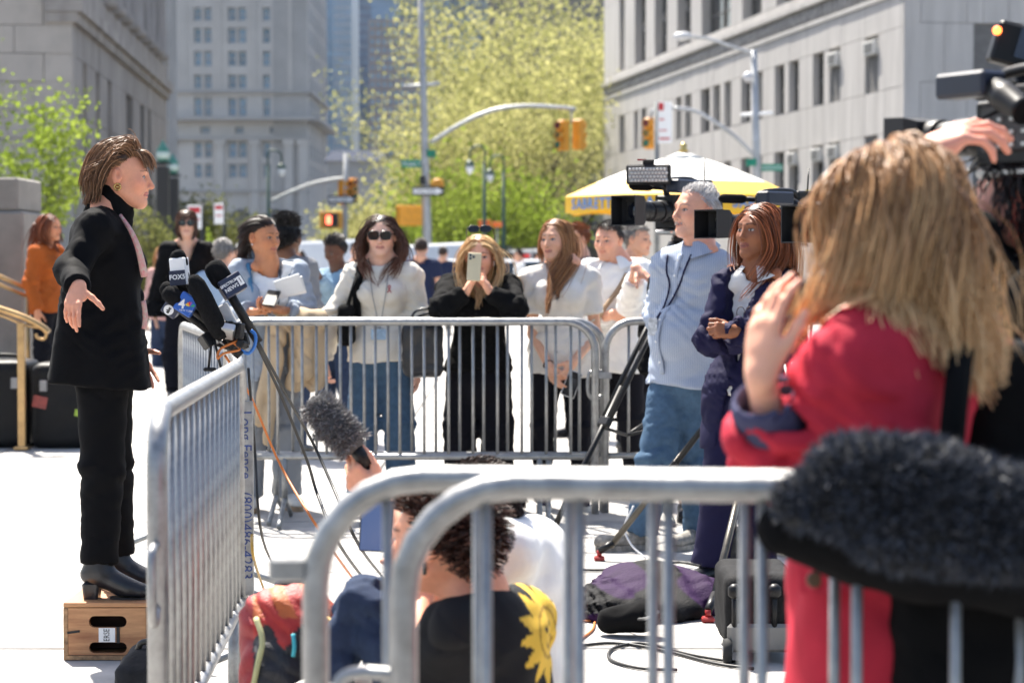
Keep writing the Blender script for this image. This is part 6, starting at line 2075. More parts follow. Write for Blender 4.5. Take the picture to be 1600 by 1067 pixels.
# ---- woman in the cream sweater
Y3 = 12.15; A = lambda x, y, d=0.0: at(x, y, Y3 + d)
b3 = A(594, 0); b3[2] = 0
h3 = Human('woman with long brown hair, black sunglasses, cream sweater and blue jeans behind the barrier', b3, H=1.70, yaw=-2, head=(-2, 0, 0), skin=(232, 186, 170), headpos=A(596, 369),
           J=dict(shR=A(556, 430), shL=A(642, 430), elR=A(524, 492, .02), wrR=A(506, 560, .0), elL=A(656, 510, .03), wrL=A(652, 572, -.02)), sw=.094)
h3.head(h=.0036, lips=(190, 105, 100), brow=(70, 45, 35), eyes=False)
h3.top('sweater', C_CREAM, i=.014, hem=.50, h=.009, amp=.006, freq=1.7, seed=31, neck=-.004, sl_i=.022, cuff=.8, neckr=1.05)
h3.pants('jeans', C_JEAN, i=.010, flare=(.014, .030), h=.011, amp=.004, seed=32)
for sd in 'LR': h3.shoe(sd, C_RUB, sole=C_RUB, h=.010)
h3.hand('R', (-.05, -.1, -1), (.9, .2, 0), curl=40, fore=.3)
h3.hand('L', (.05, -.1, -1), (-.9, -.2, 0), curl=25, fore=.3)
h3.body()
h3.long_hair(n=620, length=.42, part=.002, vol=.026, colors=((36, 23, 19), (96, 64, 50)), grav=1.7, seed=7, curl=.008, cfreq=26, tipcol=(118, 76, 56), steps=14, r=(.003, .0014))
h3.sunglasses(w=.030, hh=.024, rnd=.4)
strap(h3.root, [h3.surf(-.05, 2.8), h3.surf(-.045, 2.3), h3.surf(-.03, 1.8), h3.surf(-.012, 1.2), h3.surf(-.004, .8)], .0022, mat('grey_cord', (.25, .25, .27), rough=.8), 'lanyard')
strap(h3.root, [h3.surf(.05, 2.8), h3.surf(.05, 2.3), h3.surf(.04, 1.8), h3.surf(.016, 1.2), h3.surf(.004, .8)], .0022, mat('grey_cord', (.25, .25, .27)), 'lanyard')
mb = MB(); mb.box(h3.surf(0, .62) + V(0, -.006, 0), (.085, .006, .06), rot=rotz(R(-2))); mb.build('badge', mat('badge_blue', (.35, .5, .65), rough=.4, var=.2, vscale=60), h3.root)
mb = MB(); c = h3.surf(.065, 2.05); mb.tube(bez([c + V(-.01, -.012, -.02), c + V(.006, -.014, .012), c + V(0, -.014, .022), c + V(-.006, -.014, .012), c + V(.01, -.012, -.02)], 4), .0035, n=6); mb.build('ribbon_pin', mat('ribbon_red', (.35, .02, .03), rough=.6), h3.root)
strap(h3.root, [h3.surf(-.125, 1.0), h3.surf(-.125, 1.6), h3.surf(-.12, 2.2), h3.surf(-.115, 2.45), h3.pt(-.075, .0, .83), h3.pt(-.085, -.05, .75)], .024, C_BLACK2, 'bag_strap', flat=(h3.Fw, .4))

# ---- blonde woman filming with her phone
Y4 = 12.0; A = lambda x, y, d=0.0: at(x, y, Y4 + d)
b4 = A(747, 0); b4[2] = 0; b4[1] += .1
h4 = Human('blonde woman in black leaning on the barrier, filming with her phone', b4, H=1.68, yaw=-3, head=(-3, -3, 0), skin=(228, 172, 150), headpos=A(750, 401, -.12),
           J=dict(nb=A(748, 432, -.02), che=A(748, 478, 0), wai=A(748, 540, .04), pel=A(748, 590, .06), shR=A(702, 448, .0), shL=A(795, 448, .0), elR=A(690, 484, -.40), elL=A(806, 484, -.40), wrR=A(727, 458, -.42), wrL=A(766, 456, -.42)))
h4.head(h=.0036, lips=(180, 95, 95), brow=(60, 35, 25), wide=1.02)
h4.top('sweater', C_BLACK2, i=.020, hem=.47, h=.010, amp=.006, seed=41, neck=-.004, neckr=1.4, sl_i=.022, flare=.005, cuff=.9)
h4.pants('trousers', C_DARKTR, i=.016, flare=(.016, .028), h=.012, seed=42)
for sd in 'LR': h4.shoe(sd, C_LEATH, sole=C_LEATH, h=.010)
h4.hand('R', (.45, -.15, .88), (.8, .25, -.35), curl=(38, 42, 46, 50), thumb=(30, 30), fore=.4)
h4.hand('L', (-.5, -.15, .85), (-.8, .25, -.4), curl=(38, 44, 48, 52), thumb=(35, 25), fore=.4)
h4.body()
h4.long_hair(n=620, length=.36, part=.0, vol=.03, colors=((165, 120, 75), (238, 203, 150)), grav=1.6, seed=9, curl=.006, cfreq=24, front=.056, steps=13, r=(.003, .0014), capcol=(165, 105, 60))
h4.sunglasses(w=.029, hh=.02, rnd=.4, z=.108, y=-.065, tilt=28)
mb = MB(); c = h4.hpt(.076, .0, -.03); mb.lathe([(.001, -.006), (.007, 0), (.001, .006)], c + V(.004, 0, 0), n=8); mb.tube([c + V(.004, -.003, 0), c + V(.004, -.006, -.024)], .0035, n=6); mb.build('earbud', M_WHITE, h4.root)
mb = MB(); w_ = h4.J['wrL']; ax = nrm(w_ - h4.J['elL']); mb.tube([w_ - ax * .02 + np.array((np.stack([frame(ax)[:, 0], frame(ax)[:, 2]], 1) @ V(math.cos(t), math.sin(t))) * .029) for t in np.linspace(0, 2 * PI, 17)[:-1]], .003, n=6, closed=True); mb.build('bracelet', M_GOLD, h4.root)

# ---- long haired woman in the ivory blouse
Y5 = 12.1; A = lambda x, y, d=0.0: at(x, y, Y5 + d)
b5 = A(878, 0); b5[2] = 0
h5 = Human('woman with very long light brown hair and ivory short sleeved blouse at the barrier end', b5, H=1.69, yaw=-12, head=(-34, 0, -2), skin=(230, 180, 158), headpos=A(869, 375),
           J=dict(shR=A(828, 437), shL=A(920, 437), elR=A(834, 522, .0), wrR=A(858, 572, -.2), elL=A(931, 522, .0), wrL=A(896, 566, -.2)), sw=.094)
h5.head(h=.0036, lips=(195, 115, 108), brow=(110, 75, 55), mouth=.001, iris=(90, 110, 120))
h5.top('blouse', C_BLOUSE, i=.018, hem=.455, to=.62, h=.009, amp=.005, seed=51, neck=.0, vneck=(.70, .05, 0), sl_i=.022)
h5.pants('trousers', C_DARKTR, i=.008, h=.011, seed=52, kr=(.05, .034, .024))
for sd in 'LR': h5.shoe(sd, C_NAVY, sole=C_RUB, h=.009, soleh=.03, w=.046, kind='boot', toe=(.05, -1, 0))
h5.hand('R', (.35, -.25, -.9), (.7, .5, .1), curl=(20, 26, 32, 36), thumb=(35, 15), bare=True, fore=1.0)
h5.hand('L', (-.5, -.35, -.75), (-.6, .6, .2), curl=(30, 35, 40, 44), thumb=(40, 20), bare=True, fore=1.0)
h5.body()
hr = h5.long_hair(n=480, length=.24, part=.012, vol=.018, colors=((120, 78, 48), (200, 148, 100)), grav=1.9, seed=12, steps=11, front=.058)
n_ = 420; rg = np.random.default_rng(4)
pq = np.stack([.040 + rg.normal(0, .014, n_), -.030 + rg.normal(0, .02, n_), -.05 + rg.normal(0, .025, n_)], 1)
h5.strands('side_hair', pq, np.tile(V(.05, .9, -.7), (n_, 1)), .42, fwd=np.full(n_, 1.3), steps=13, grav=1.9, off=(.006, .035), r=(.0026, .0012), curl=.007, cfreq=22, colors=((110, 70, 42), (195, 140, 92)), clump=.6, seed=13, guard=False, parent=hr)
mb = MB()
for k, (a, b) in enumerate(((860, 555), (861, 585))): mb.lathe([(.006, 0), (.006, .004)], A(a + 10, b - 5, -.16), axis=(0, -1, 0), n=8)
mb.build('buttons', C_BLACK2, h5.root)
mb = MB(); w_ = h5.J['wrR']; ax = nrm(w_ - h5.J['elR']); mb.tube([w_ - ax * .015 + frame(ax)[:, 0] * math.cos(t) * .028 + frame(ax)[:, 2] * math.sin(t) * .028 for t in np.linspace(0, 2 * PI, 17)[:-1]], .004, n=6, closed=True); mb.build('wristband', C_BLACK2, h5.root)

# ---- man in the white shirt
Y6 = 12.75; A = lambda x, y, d=0.0: at(x, y, Y6 + d)
b6 = A(962, 0); b6[2] = 0
h6 = Human('dark haired man in a white shirt behind the tripod, hand resting on it', b6, H=1.69, yaw=-18, male=True, head=(-30, -3, 0), skin=(225, 170, 150), headpos=A(951, 376), hs=.98,
           J=dict(shL=A(1004, 425), shR=A(922, 425), elL=A(984, 478, -.3), wrL=A(994, 420, -.62), elR=A(915, 500, .0), wrR=A(958, 492, -.24)), sw=.108)
h6.head(h=.0042, brow=(45, 35, 30), beard=(120, 95, 85, .18), nose=1.15)
h6.top('shirt', C_WHITE, i=.016, hem=.45, to=1.75, h=.011, amp=.005, seed=61, neck=.012, neckr=.9)
h6.pants('trousers', C_DARKTR, h=.013, i=.012)
for sd in 'LR': h6.shoe(sd, C_LEATH, sole=C_LEATH, h=.011)
h6.hand('L', (.75, -.3, -.6), (-.3, .2, -.9), curl=(22, 26, 30, 34), thumb=(55, 15), spread=9, fore=.5, scale=1.08)
h6.hand('R', (.95, -.15, -.1), (.1, .95, .1), curl=35, fore=.5)
h6.body()
h6.collar_flaps(C_WHITE)
h6.short_hair(n=600, length=.03, dirn=(.4, .7, .1), colors=((35, 30, 28), (85, 78, 74)), front=.072, seed=4)
strap(h6.root, [h6.surf(.1, 2.55), h6.surf(.05, 2.0), h6.surf(-.03, 1.2), h6.surf(-.1, .4)], .016, C_TAN, 'bag_strap', flat=(h6.Fw, .4))

# ================================================================== camera operators
# ---- cameraman in the striped shirt
Y7 = 10.34; A = lambda x, y, d=0.0: at(x, y, Y7 + d)
b7 = A(1058, 0); b7[2] = 0
h7 = Human('grey haired cameraman in a light blue striped shirt and jeans, behind the tripod', b7, H=1.77, yaw=-48, male=True, head=(-58, 4, 0), skin=(222, 165, 145), headpos=A(1087, 331), sw=.11,
           J=dict(nb=A(1092, 385), che=A(1086, 438), wai=A(1078, 515), pel=A(1070, 585), shR=A(1046, 415, .03), shL=A(1122, 420, -.06), elR=A(1034, 500, .16), wrR=A(1028, 470, .25), elL=A(1134, 505, .12), wrL=A(1106, 575, .02),
                  hipR=A(1050, 600, .03), hipL=A(1090, 600, -.02), kneR=A(1026, 718, -.04), ankR=A(1002, 0, -.02) * V(1, 1, 0) + V(0, 0, .085), kneL=A(1092, 718, .05), ankL=A(1094, 0, .1) * V(1, 1, 0) + V(0, 0, .085)))
h7.head(h=.0034, brow=(110, 100, 95), nose=1.2, age=.6, jaw=1.05, beard=(215, 190, 180, .15), wide=1.03)
h7.top('shirt', C_STRIPE, i=.020, hem=.455, h=.0095, amp=.007, freq=1.6, seed=71, neck=.014, neckr=.9, belly=1.0, sl_i=.026, flare=.02)
h7.pants('jeans', C_JEAN, i=.016, h=.010, amp=.006, seed=72, flare=(.008, .012), freq=2.2)
h7.shoe('R', C_SNK, sole=C_SNK, toe=(-1, -.35, 0), ln=.29, w=.05, soleh=.03, h=.008)
h7.shoe('L', C_SNK, sole=C_SNK, toe=(-.55, -.8, 0), ln=.29, w=.05, soleh=.03, h=.008)
h7.hand('L', (-.2, -.1, -1), (-.8, .3, 0), curl=35, fore=.6)
h7.body()
h7.short_hair(n=600, length=.035, dirn=(.1, -.3, .6), colors=((165, 160, 158), (225, 222, 220)), front=.074, seed=6, side=.012, off=(.004, .012), r=(.0022, .0012), capcol=(170, 160, 155))
strap(h7.root, [h7.surf(-.06, 2.75), h7.surf(-.05, 2.3), h7.surf(-.035, 1.9), h7.surf(-.03, 1.5), h7.surf(-.03, 1.2)], .006, C_NAVY, 'lanyard', flat=(h7.Fw, .4))
strap(h7.root, [h7.surf(.06, 2.75), h7.surf(.05, 2.3), h7.surf(.03, 1.9), h7.surf(.0, 1.5), h7.surf(-.028, 1.2)], .006, C_NAVY, 'lanyard', flat=(h7.Fw, .4))
h7.collar_flaps(C_STRIPE)
strap(h7.root, [h7.surf(0, t_, m=.008) for t_ in np.linspace(.05, 2.75, 10)], .016, C_STRIPE, 'placket', flat=(h7.Fw, .25))
for t_ in np.linspace(.3, 2.6, 6):
    mb = MB(); mb.lathe([(.006, 0), (.006, .004)], h7.surf(0, t_, m=.014), axis=h7.Fw, n=8); mb.build('button', M_WHITE, h7.root)
mb = MB(); mb.box(h7.surf(-.03, 1.08) + h7.Fw * .006, (.06, .004, .085), rot=rotz(R(-48)), bev=.002); mb.build('badge', mat('badge_card', (.5, .52, .55), rough=.4, var=.3, vscale=50), h7.root)
# moustache
n_ = 70; rg = np.random.default_rng(3)
pq = np.stack([rg.uniform(-.022, .022, n_), .099 + 0 * rg.random(n_), -.0555 + rg.normal(0, .0015, n_)], 1); pq[:, 1] -= np.abs(pq[:, 0]) * .5
h7.strands('moustache', pq, np.stack([np.sign(pq[:, 0]) * .5, np.full(n_, .25), np.full(n_, -.8)], 1), .011, steps=3, grav=.1, off=(.0, .001), r=(.0014, .0008), guard=False, collide=False, colors=((150, 140, 135), (205, 200, 196)))

# ---- woman in the navy suit, arms folded
Y8 = 9.22; A = lambda x, y, d=0.0: at(x, y, Y8 + d)
b8 = A(1158, 0); b8[2] = 0
h8 = Human('woman with long copper-brown hair in a navy suit, arms folded', b8, H=1.64, yaw=-35, head=(-48, 4, 0), skin=(140, 90, 66), headpos=A(1186, 362), hs=1.04,
           J=dict(nb=A(1184, 420), che=A(1178, 482), wai=A(1172, 550), pel=A(1162, 620), shR=A(1140, 445, -.02), shL=A(1222, 445, .04), elR=A(1108, 532, -.10), wrR=A(1172, 528, -.22), elL=A(1236, 540, -.05), wrL=A(1150, 518, -.26),
                  hipR=A(1140, 640, .0), hipL=A(1180, 640, .03), kneR=A(1128, 770, -.02), kneL=A(1182, 770, .04), ankR=A(1112, 0, .0) * V(1, 1, 0) + V(0, 0, .085), ankL=A(1190, 0, .1) * V(1, 1, 0) + V(0, 0, .085)))
h8.head(h=.0033, lips=(130, 72, 68), brow=(30, 20, 16), nose=.95, blush=.05)
h8.top('blazer', C_NAVY, i=.024, hem=.36, h=.0095, amp=.006, seed=81, vneck=(.56, .05, .04), lapel=.007, sl_i=.022, flare=.015, cuff=1.2)
h8.top('shirt', C_WHITE, i=.004, hem=.50, arms=(), h=.010, amp=.003, neck=.012, neckr=1.15, bust=.2)
h8.pants('trousers', C_NAVY, i=.016, flare=(.010, .02), h=.011, amp=.004, seed=82)
for sd in 'LR': h8.shoe(sd, C_LEATH, sole=C_LEATH, h=.009, soleh=.012)
h8.hand('L', (-.95, -.2, .1), (.1, .9, -.3), curl=(60, 65, 70, 70), thumb=(30, 30), fore=.35)
h8.body()
h8.collar_flaps(C_WHITE)
h8.long_hair(n=640, length=.36, part=.004, vol=.024, colors=((55, 28, 16), (165, 92, 52)), grav=1.9, seed=15, steps=14, r=(.003, .0014), front=.056, clump=.4)
mb = MB()
c = A(1165, 478, -.16)
for dx in (-.02, .02): mb.tube([c + V(dx + .018 * math.cos(t), 0, -.03 + .026 * math.sin(t)) for t in np.linspace(0, 2 * PI, 15)[:-1]], .002, n=5, closed=True)
mb.build('hanging_sunglasses', mat('brown_plastic', (.10, .05, .03), rough=.3), h8.root)

# ---- woman in the red jacket (near, out of focus)
Y9 = 3.2; A = lambda x, y, d=0.0: at(x, y, Y9 + d)
b9 = A(1385, 0); b9[2] = 0
h9 = Human('blonde woman in a red jacket seen from behind, raising one hand, near right', b9, H=1.60, yaw=-112, head=(-108, -6, 0), skin=(236, 178, 158), headpos=A(1384, 342), sw=.100,
           J=dict(nb=A(1400, 470), che=A(1400, 620), wai=A(1392, 760), pel=A(1385, 900), shL=A(1340, 560, -.10), shR=A(1500, 545, .08), elL=A(1216, 716, .0), wrL=A(1188, 586, -.10), elR=A(1560, 720, .2), wrR=A(1460, 690, .35)))
h9.head(h=.006, lips=(190, 110, 105), brow=(120, 85, 60))
h9.top('jacket', C_RED, i=.028, hem=.35, h=.009, amp=.007, freq=1.5, seed=91, neck=.01, neckr=1.1, sl_i=.022, to=1.42, flare=.02, cuff=1.0)
h9.pants('trousers', C_DARKTR, h=.014, i=.012)
for sd in 'LR': h9.shoe(sd, C_LEATH, sole=C_LEATH, h=.012)
F = SDF(); e, w = h9.J['elL'], h9.J['wrL']; ax = nrm(w - e)
La = np.linalg.norm(w - e); F.rc(e + ax * La * .46, e + ax * La * .60, .056, .054, k=.01); F.rc(e + ax * La * .52, e + ax * La * 1.2, .040, .048, k=0, op='s')
soft_obj('rolled_cuff', F, .006, cloth('cuff_lining', (.07, .07, .13)), h9.root, disp=wrinkle(.003, 3, 4))
h9.hand('L', (.10, .05, 1), (.75, .6, -.1), curl=(16, 18, 20, 24), thumb=(28, 12), spread=5, fore=.85, h=.0042, scale=.90)
h9.body()
def hit(F, px, py, Ya, Yb, m=.006):
    for Y in np.arange(Ya, Yb, .004):
        p_ = at(px, py, Y)
        if F.eval(p_[None])[0] < m: return p_
    return at(px, py, Yb)
mb = MB(); q = hit(h9.topF, 1272, 905, 2.9, 3.4); mb.lathe([(.012, 0), (.012, .005), (.009, .007)], q, axis=(0, -1, 0), n=14); mb.build('button', mat('horn_button', (.10, .06, .03), rough=.4), h9.root)
pk = [hit(h9.topF, x_, y_, 2.9, 3.4, .010) for x_, y_ in ((1246, 884), (1350, 872), (1356, 915), (1305, 930), (1250, 926))]
mb = MB(); mb.add(pk + [p_ + V(0, .008, 0) for p_ in pk], [(0, 1, 2, 3, 4), (9, 8, 7, 6, 5)] + [(k, k + 5, (k + 1) % 5 + 5, (k + 1) % 5) for k in range(5)]); mb.build('pocket_flap', C_RED, h9.root)
h9.long_hair(n=2100, length=.30, part=-.01, vol=.034, colors=((104, 70, 44), (205, 156, 108)), grav=1.7, seed=19, steps=11, front=.05, curl=.014, cfreq=22, tipcol=(232, 190, 138), r=(.0024, .0009), lift=.04, backsweep=.4, clump=.45, fb=.5, lvar=.66)
strap(h9.root, [A(1480, 760, -.16), A(1496, 600, -.15), A(1505, 530, -.04), A(1515, 498, .12), A(1540, 560, .25)], .02, C_BLACK2, 'bag_strap')

# ---- operator at the right edge
Y10 = 4.05; A = lambda x, y, d=0.0: at(x, y, Y10 + d)
b10 = A(1640, 0); b10[2] = 0
h10 = Human('dark haired camera operator in black at the right edge, steadying a black camera', b10, H=1.66, yaw=-75, male=True, head=(-128, 10, 0), skin=(225, 165, 150), headpos=A(1604, 322), sw=.11,
            J=dict(shR=A(1590, 470, .15), shL=A(1640, 480, -.2), elR=A(1520, 520, .25), wrR=A(1428, 246, -.30), elL=A(1640, 600, -.2), wrL=A(1620, 420, -.15)))
h10.J['elR'] = A(1490, 400, -.05)
h10.head(h=.006, brow=(30, 25, 22))
h10.top('hoodie', C_BLACK2, i=.03, hem=.42, h=.012, amp=.006, seed=101, neck=.0, to=1.6)
h10.pants('trousers', C_DARKTR, h=.015)
for sd in 'LR': h10.shoe(sd, C_LEATH, sole=C_LEATH, h=.012)
h10.hand('R', (.86, .1, .42), (.4, .35, -.8), curl=(20, 24, 30, 36), thumb=(45, 10), spread=9, fore=.6, scale=1.05)
h10.body()
h10.short_hair(n=650, length=.10, dirn=(0, -.6, -.2), colors=((12, 10, 10), (45, 38, 36)), front=.06, back=-.09, side=-.01, seed=9, off=(.005, .03), r=(.003, .0014), grav=.6, steps=8, curl=.006)
mb = MB(); w_ = h10.J['wrR']; ax = nrm(w_ - h10.J['elR']); fr_ = frame(ax)
mb.tube([w_ - ax * .03 + fr_[:, 0] * math.cos(t) * .031 + fr_[:, 2] * math.sin(t) * .031 for t in np.linspace(0, 2 * PI, 17)[:-1]], .007, n=8, closed=True)
mb.build('watch', mat('polished_steel', (.6, .6, .62), rough=.2, metal=1), h10.root)

# ================================================================== seated in front
Y11 = 4.55; A = lambda x, y, d=0.0: at(x, y, Y11 + d)
b11 = A(740, 0); b11[2] = 0
YW = -112
h11 = Human('curly haired person in a black tee with a yellow sun, seated behind the barrier', b11, H=1.66, yaw=YW, head=(-108, 4, 0), skin=(226, 162, 138), headpos=A(682, 846),
            J=dict(nb=A(748, 935), che=A(775, 1020), wai=A(795, 1130), pel=V(gx(800, Y11), Y11, .13), shL=A(716, 985, -.12), shR=A(818, 965, .13), elL=A(640, 1090, -.05), wrL=A(660, 930, .25), elR=A(760, 1090, .3), wrR=A(672, 892, .40),
                   hipL=V(gx(780, Y11), Y11 - .09, .12), hipR=V(gx(800, Y11), Y11 + .1, .12), kneL=A(572, 940, .12), ankL=A(508, 1070, .10), kneR=A(668, 935, .45), ankR=A(600, 1046, .50)))
h11.head(h=.0042, brow=(40, 28, 24))
SUNC = A(848, 985, .05)
def suncol(v):
    c = np.tile(V(.011, .011, .012), (len(v), 1))
    px_ = 800 + v[:, 0] / v[:, 1] * FPX; 
    # the print lies on the back: measure along the shoulder line and the spine
    a = (v - SUNC) @ nrm(V(1, .5, 0)); b = (v - SUNC) @ V(0, 0, 1)
    r = np.hypot(a, b); th = np.arctan2(b, a)
    ray = .072 + .046 * (np.abs(((th * 7 / PI) % 1) - .5) * 2)
    back = ((v - h11.J['che']) @ h11.Fw) < .03
    sun = (r < ray) & back
    c[sun] = V(.75, .48, .06)
    ring = (np.abs(r - .05) < .0035) & back; c[ring] = V(.35, .2, .03)
    eye = ((np.hypot(a + .02, b - .012) < .007) | (np.hypot(a - .018, b - .012) < .007)) & back; c[eye] = V(.03, .02, .02)
    mo = (np.abs(np.hypot(a, b + .005) - .026) < .003) & (b < -.012) & back; c[mo] = V(.2, .08, .02)
    return c
M_TEE = mat('printed_black_tee', (.012, .012, .012), rough=.85, attr=True, var=.03, spec=.25, bump=.2, bscale=250, bdist=.003)
h11.top('t_shirt', M_TEE, i=.016, hem=None, to=.75, h=.0055, amp=.006, seed=111, neck=.002, neckr=1.1, colors=suncol, sl_i=.026, freq=1.6)
h11.pants('jeans', C_JEAN2, i=.008, kr=(.038, .028, .021), h=.009, amp=.007, seed=112, freq=2.2)
h11.shoe('L', C_RUB, sole=C_RUB, toe=(-.9, .1, -.25), up=(.2, -.1, 1), ln=.26, soleh=.03, h=.007)
h11.shoe('R', C_RUB, sole=C_RUB, toe=(-.9, .1, -.25), up=(.2, -.1, 1), ln=.26, soleh=.03, h=.008)
h11.hand('R', (-.55, .1, .6), (-.3, .6, .3), curl=(35, 38, 42, 46), thumb=(40, 15), bare=True, fore=1.0)
h11.hand('L', (-.5, .2, .7), (.3, .6, .1), curl=40, bare=True, fore=1.0)
h11.body()
p = h11.scalp(1100, front=.060, side=.005, back=-.055)
nn = (p - V(0, -.016, .036)) / V(.075, .095, .083) ** 2; nn /= np.linalg.norm(nn, axis=1, keepdims=True)
hr = h11.strands('hair', p, nn * .8 + V(0, -.3, .1), .058, steps=9, grav=.15, off=(.006, .022), r=(.0022, .0012), curl=.011, cfreq=190, colors=((26, 15, 12), (98, 62, 48)), seed=21, guard=False, clump=.7)
h11.cap((28, 18, 14), front=.058, side=.003, back=-.055, thick=.014, parent=hr, name='hair_roots')
mb = MB(); q = h11.hpt(.079, -.004, -.036); mb.tube([q, q + V(0, -.003, -.025)], .004, n=6); mb.build('earring', mat('blackened_metal', (.05, .06, .06), rough=.3, metal=.8), h11.root)

Y12 = 5.15; A = lambda x, y, d=0.0: at(x, y, Y12 + d)
b12 = A(800, 0); b12[2] = 0
h12 = Human('man in white seated behind the curly hair, holding the furry microphone', b12, H=1.72, yaw=-118, male=True, head=(-120, 3, 0), skin=(226, 168, 146), headpos=A(744, 798), hs=1.02,
            J=dict(nb=A(775, 845), che=A(806, 930), wai=A(820, 1060), pel=V(gx(815, Y12), Y12, .14), shL=A(790, 868, -.16), shR=A(836, 862, .16), elL=A(690, 905, -.05), wrL=A(598, 778, .12), elR=A(760, 980, .35), wrR=A(700, 940, .45),
                   hipL=V(gx(800, Y12), Y12 - .1, .13), hipR=V(gx(815, Y12), Y12 + .1, .13), kneL=A(700, 960, .25), ankL=A(716, 1060, .35), kneR=A(760, 940, .55), ankR=A(770, 1050, .6)))
h12.head(h=.006, brow=(40, 30, 25))
h12.top('shirt', C_WHITE, i=.024, hem=None, h=.009, amp=.008, freq=1.6, seed=121, neck=.0, to=1.5, sl_i=.028)
h12.pants('trousers', C_DARKTR, h=.013)
for sd in 'LR': h12.shoe(sd, C_SNK, sole=C_RUB, toe=(-.9, .3, 0), h=.011)
h12.hand('L', (-.75, .15, .55), (.2, .9, .35), curl=(55, 60, 65, 68), thumb=(30, 25), fore=1.0)
h12.body()
h12.short_hair(n=700, length=.025, dirn=(0, -.4, .4), colors=((22, 16, 14), (70, 52, 44)), seed=22, off=(.005, .016))
# ---- person behind the cameraman, seen as ankles and loafers
Y13 = 11.55; A = lambda x, y, d=0.0: at(x, y, Y13 + d)
b13 = A(1080, 0); b13[2] = 0
h13 = Human('person in black with loafers and bare ankles, hidden behind the cameraman', b13, H=1.62, yaw=-8, head=(-20, 0, 0), skin=(225, 175, 155), J=dict(kneR=A(1066, 700), ankR=A(1074, 0) * V(1, 1, 0) + V(0, 0, .078), ankL=A(1118, 0, .1) * V(1, 1, 0) + V(0, 0, .078)))
h13.head(h=.009)
h13.top('sweater', C_BLACK2, i=.02, hem=.46, h=.015)
F = SDF()
for sd in 'LR': F.rc(h13.J['kne' + sd], h13.J['ank' + sd] - V(0, 0, .03), .05, .034, k=.02)
for sd in 'LR':
    F = SDF(); F.rc(h13.J['kne' + sd], h13.J['ank' + sd] - V(0, 0, .03), .05, .034, k=.02)
    v, q = F.mesh(.008); h13._skin(v, q, np.tile(h13.skin, (len(v), 1)), 'x')
h13.body()
F = SDF(); F.rc(h13.J['pel'], h13.J['pel'] - V(0, 0, .05), .17, .17, k=.05)
for sd in 'LR': F.rc(h13.J['hip' + sd], h13.J['kne' + sd] + (h13.J['ank' + sd] - h13.J['kne' + sd]) * .62, .1, .075, k=.03)
soft_obj('cropped_trousers', F, .013, C_DARKTR, h13.root, disp=wrinkle(.004, 1.8, 3))
for sd in 'LR': h13.shoe(sd, C_LEATH, sole=C_LEATH, h=.008, soleh=.03, w=.046, hgt=.03)
h13.long_hair(n=250, length=.2, r=(.004, .002))
# ------------------------------------------------------------------ equipment
M_PLAS = mat('black_plastic_body', (.008, .008, .009), rough=.45, spec=.3, var=.15, vscale=30, bump=.08, bscale=200, bdist=.002)
M_FOAM = mat('black_foam', (.010, .010, .011), rough=.95, var=.2, vscale=90, bump=.8, bscale=260, bdist=.004, spec=.1)
M_LENS = mat('lens_glass', (.01, .012, .02), rough=.05, var=0, spec=.9)
M_RUBB = mat('black_cable', (.012, .012, .012), rough=.5, var=.05)
M_ORC = mat('orange_cable', (.55, .16, .03), rough=.5, var=.05)
M_BLC = mat('blue_cable', (.03, .16, .5), rough=.4, var=.05)
M_TRI = mat('tripod_black', (.010, .010, .011), rough=.4, spec=.3, var=.1, vscale=20)
M_GRIP = mat('tripod_bronze_tube', (.09, .08, .065), rough=.35, metal=.5, var=.15, vscale=20)
M_RSTK = mat('red_accent', (.30, .012, .012), rough=.45, var=.05)
M_SILV = mat('silver_metal', (.5, .5, .5), rough=.3, metal=.9, var=.1)
# ---- apple box
BY = 7.43
bx0, bx1 = gx(95, BY), gx(232, BY)
M_PLY = mat('plywood_warm', (.60, .31, .14), rough=.55, var=.3, vscale=2.6, stretch=(1.2, 1.2, 11.0), col2=(.27, .10, .04), bump=.06, bscale=30, wcoord=True)
M_PLE = mat('plywood_edge', (.42, .24, .12), rough=.7, var=.3, vscale=40, wcoord=True)
W_, D_, H_ = bx1 - bx0, .50, BOXZ
xc = (bx0 + bx1) / 2
abox = thing('apple_box', 'wooden apple box with two dark hand slots under the speaker', 'box', (xc, BY + D_ / 2, 0))
tk = .016
for nm, c, s_ in (('top_board', (xc, BY + D_ / 2, H_ - tk / 2), (W_, D_, tk)), ('bottom_board', (xc, BY + D_ / 2, tk / 2 + .001), (W_, D_, tk)),
                  ('side_board', (bx0 + tk / 2, BY + D_ / 2, H_ / 2), (tk, D_ - .001, H_ - 2 * tk - .002)), ('side_board', (bx1 - tk / 2, BY + D_ / 2, H_ / 2), (tk, D_ - .001, H_ - 2 * tk - .002)),
                  ('back_board', (xc, BY + D_ - tk / 2 - .002, H_ / 2), (W_ - 2 * tk - .002, tk, H_ - 2 * tk - .002))):
    mb = MB(); mb.box(c, s_, bev=.0015); mb.build(nm, M_PLE if 'board' in nm and nm != 'top_board' else M_PLY, abox)
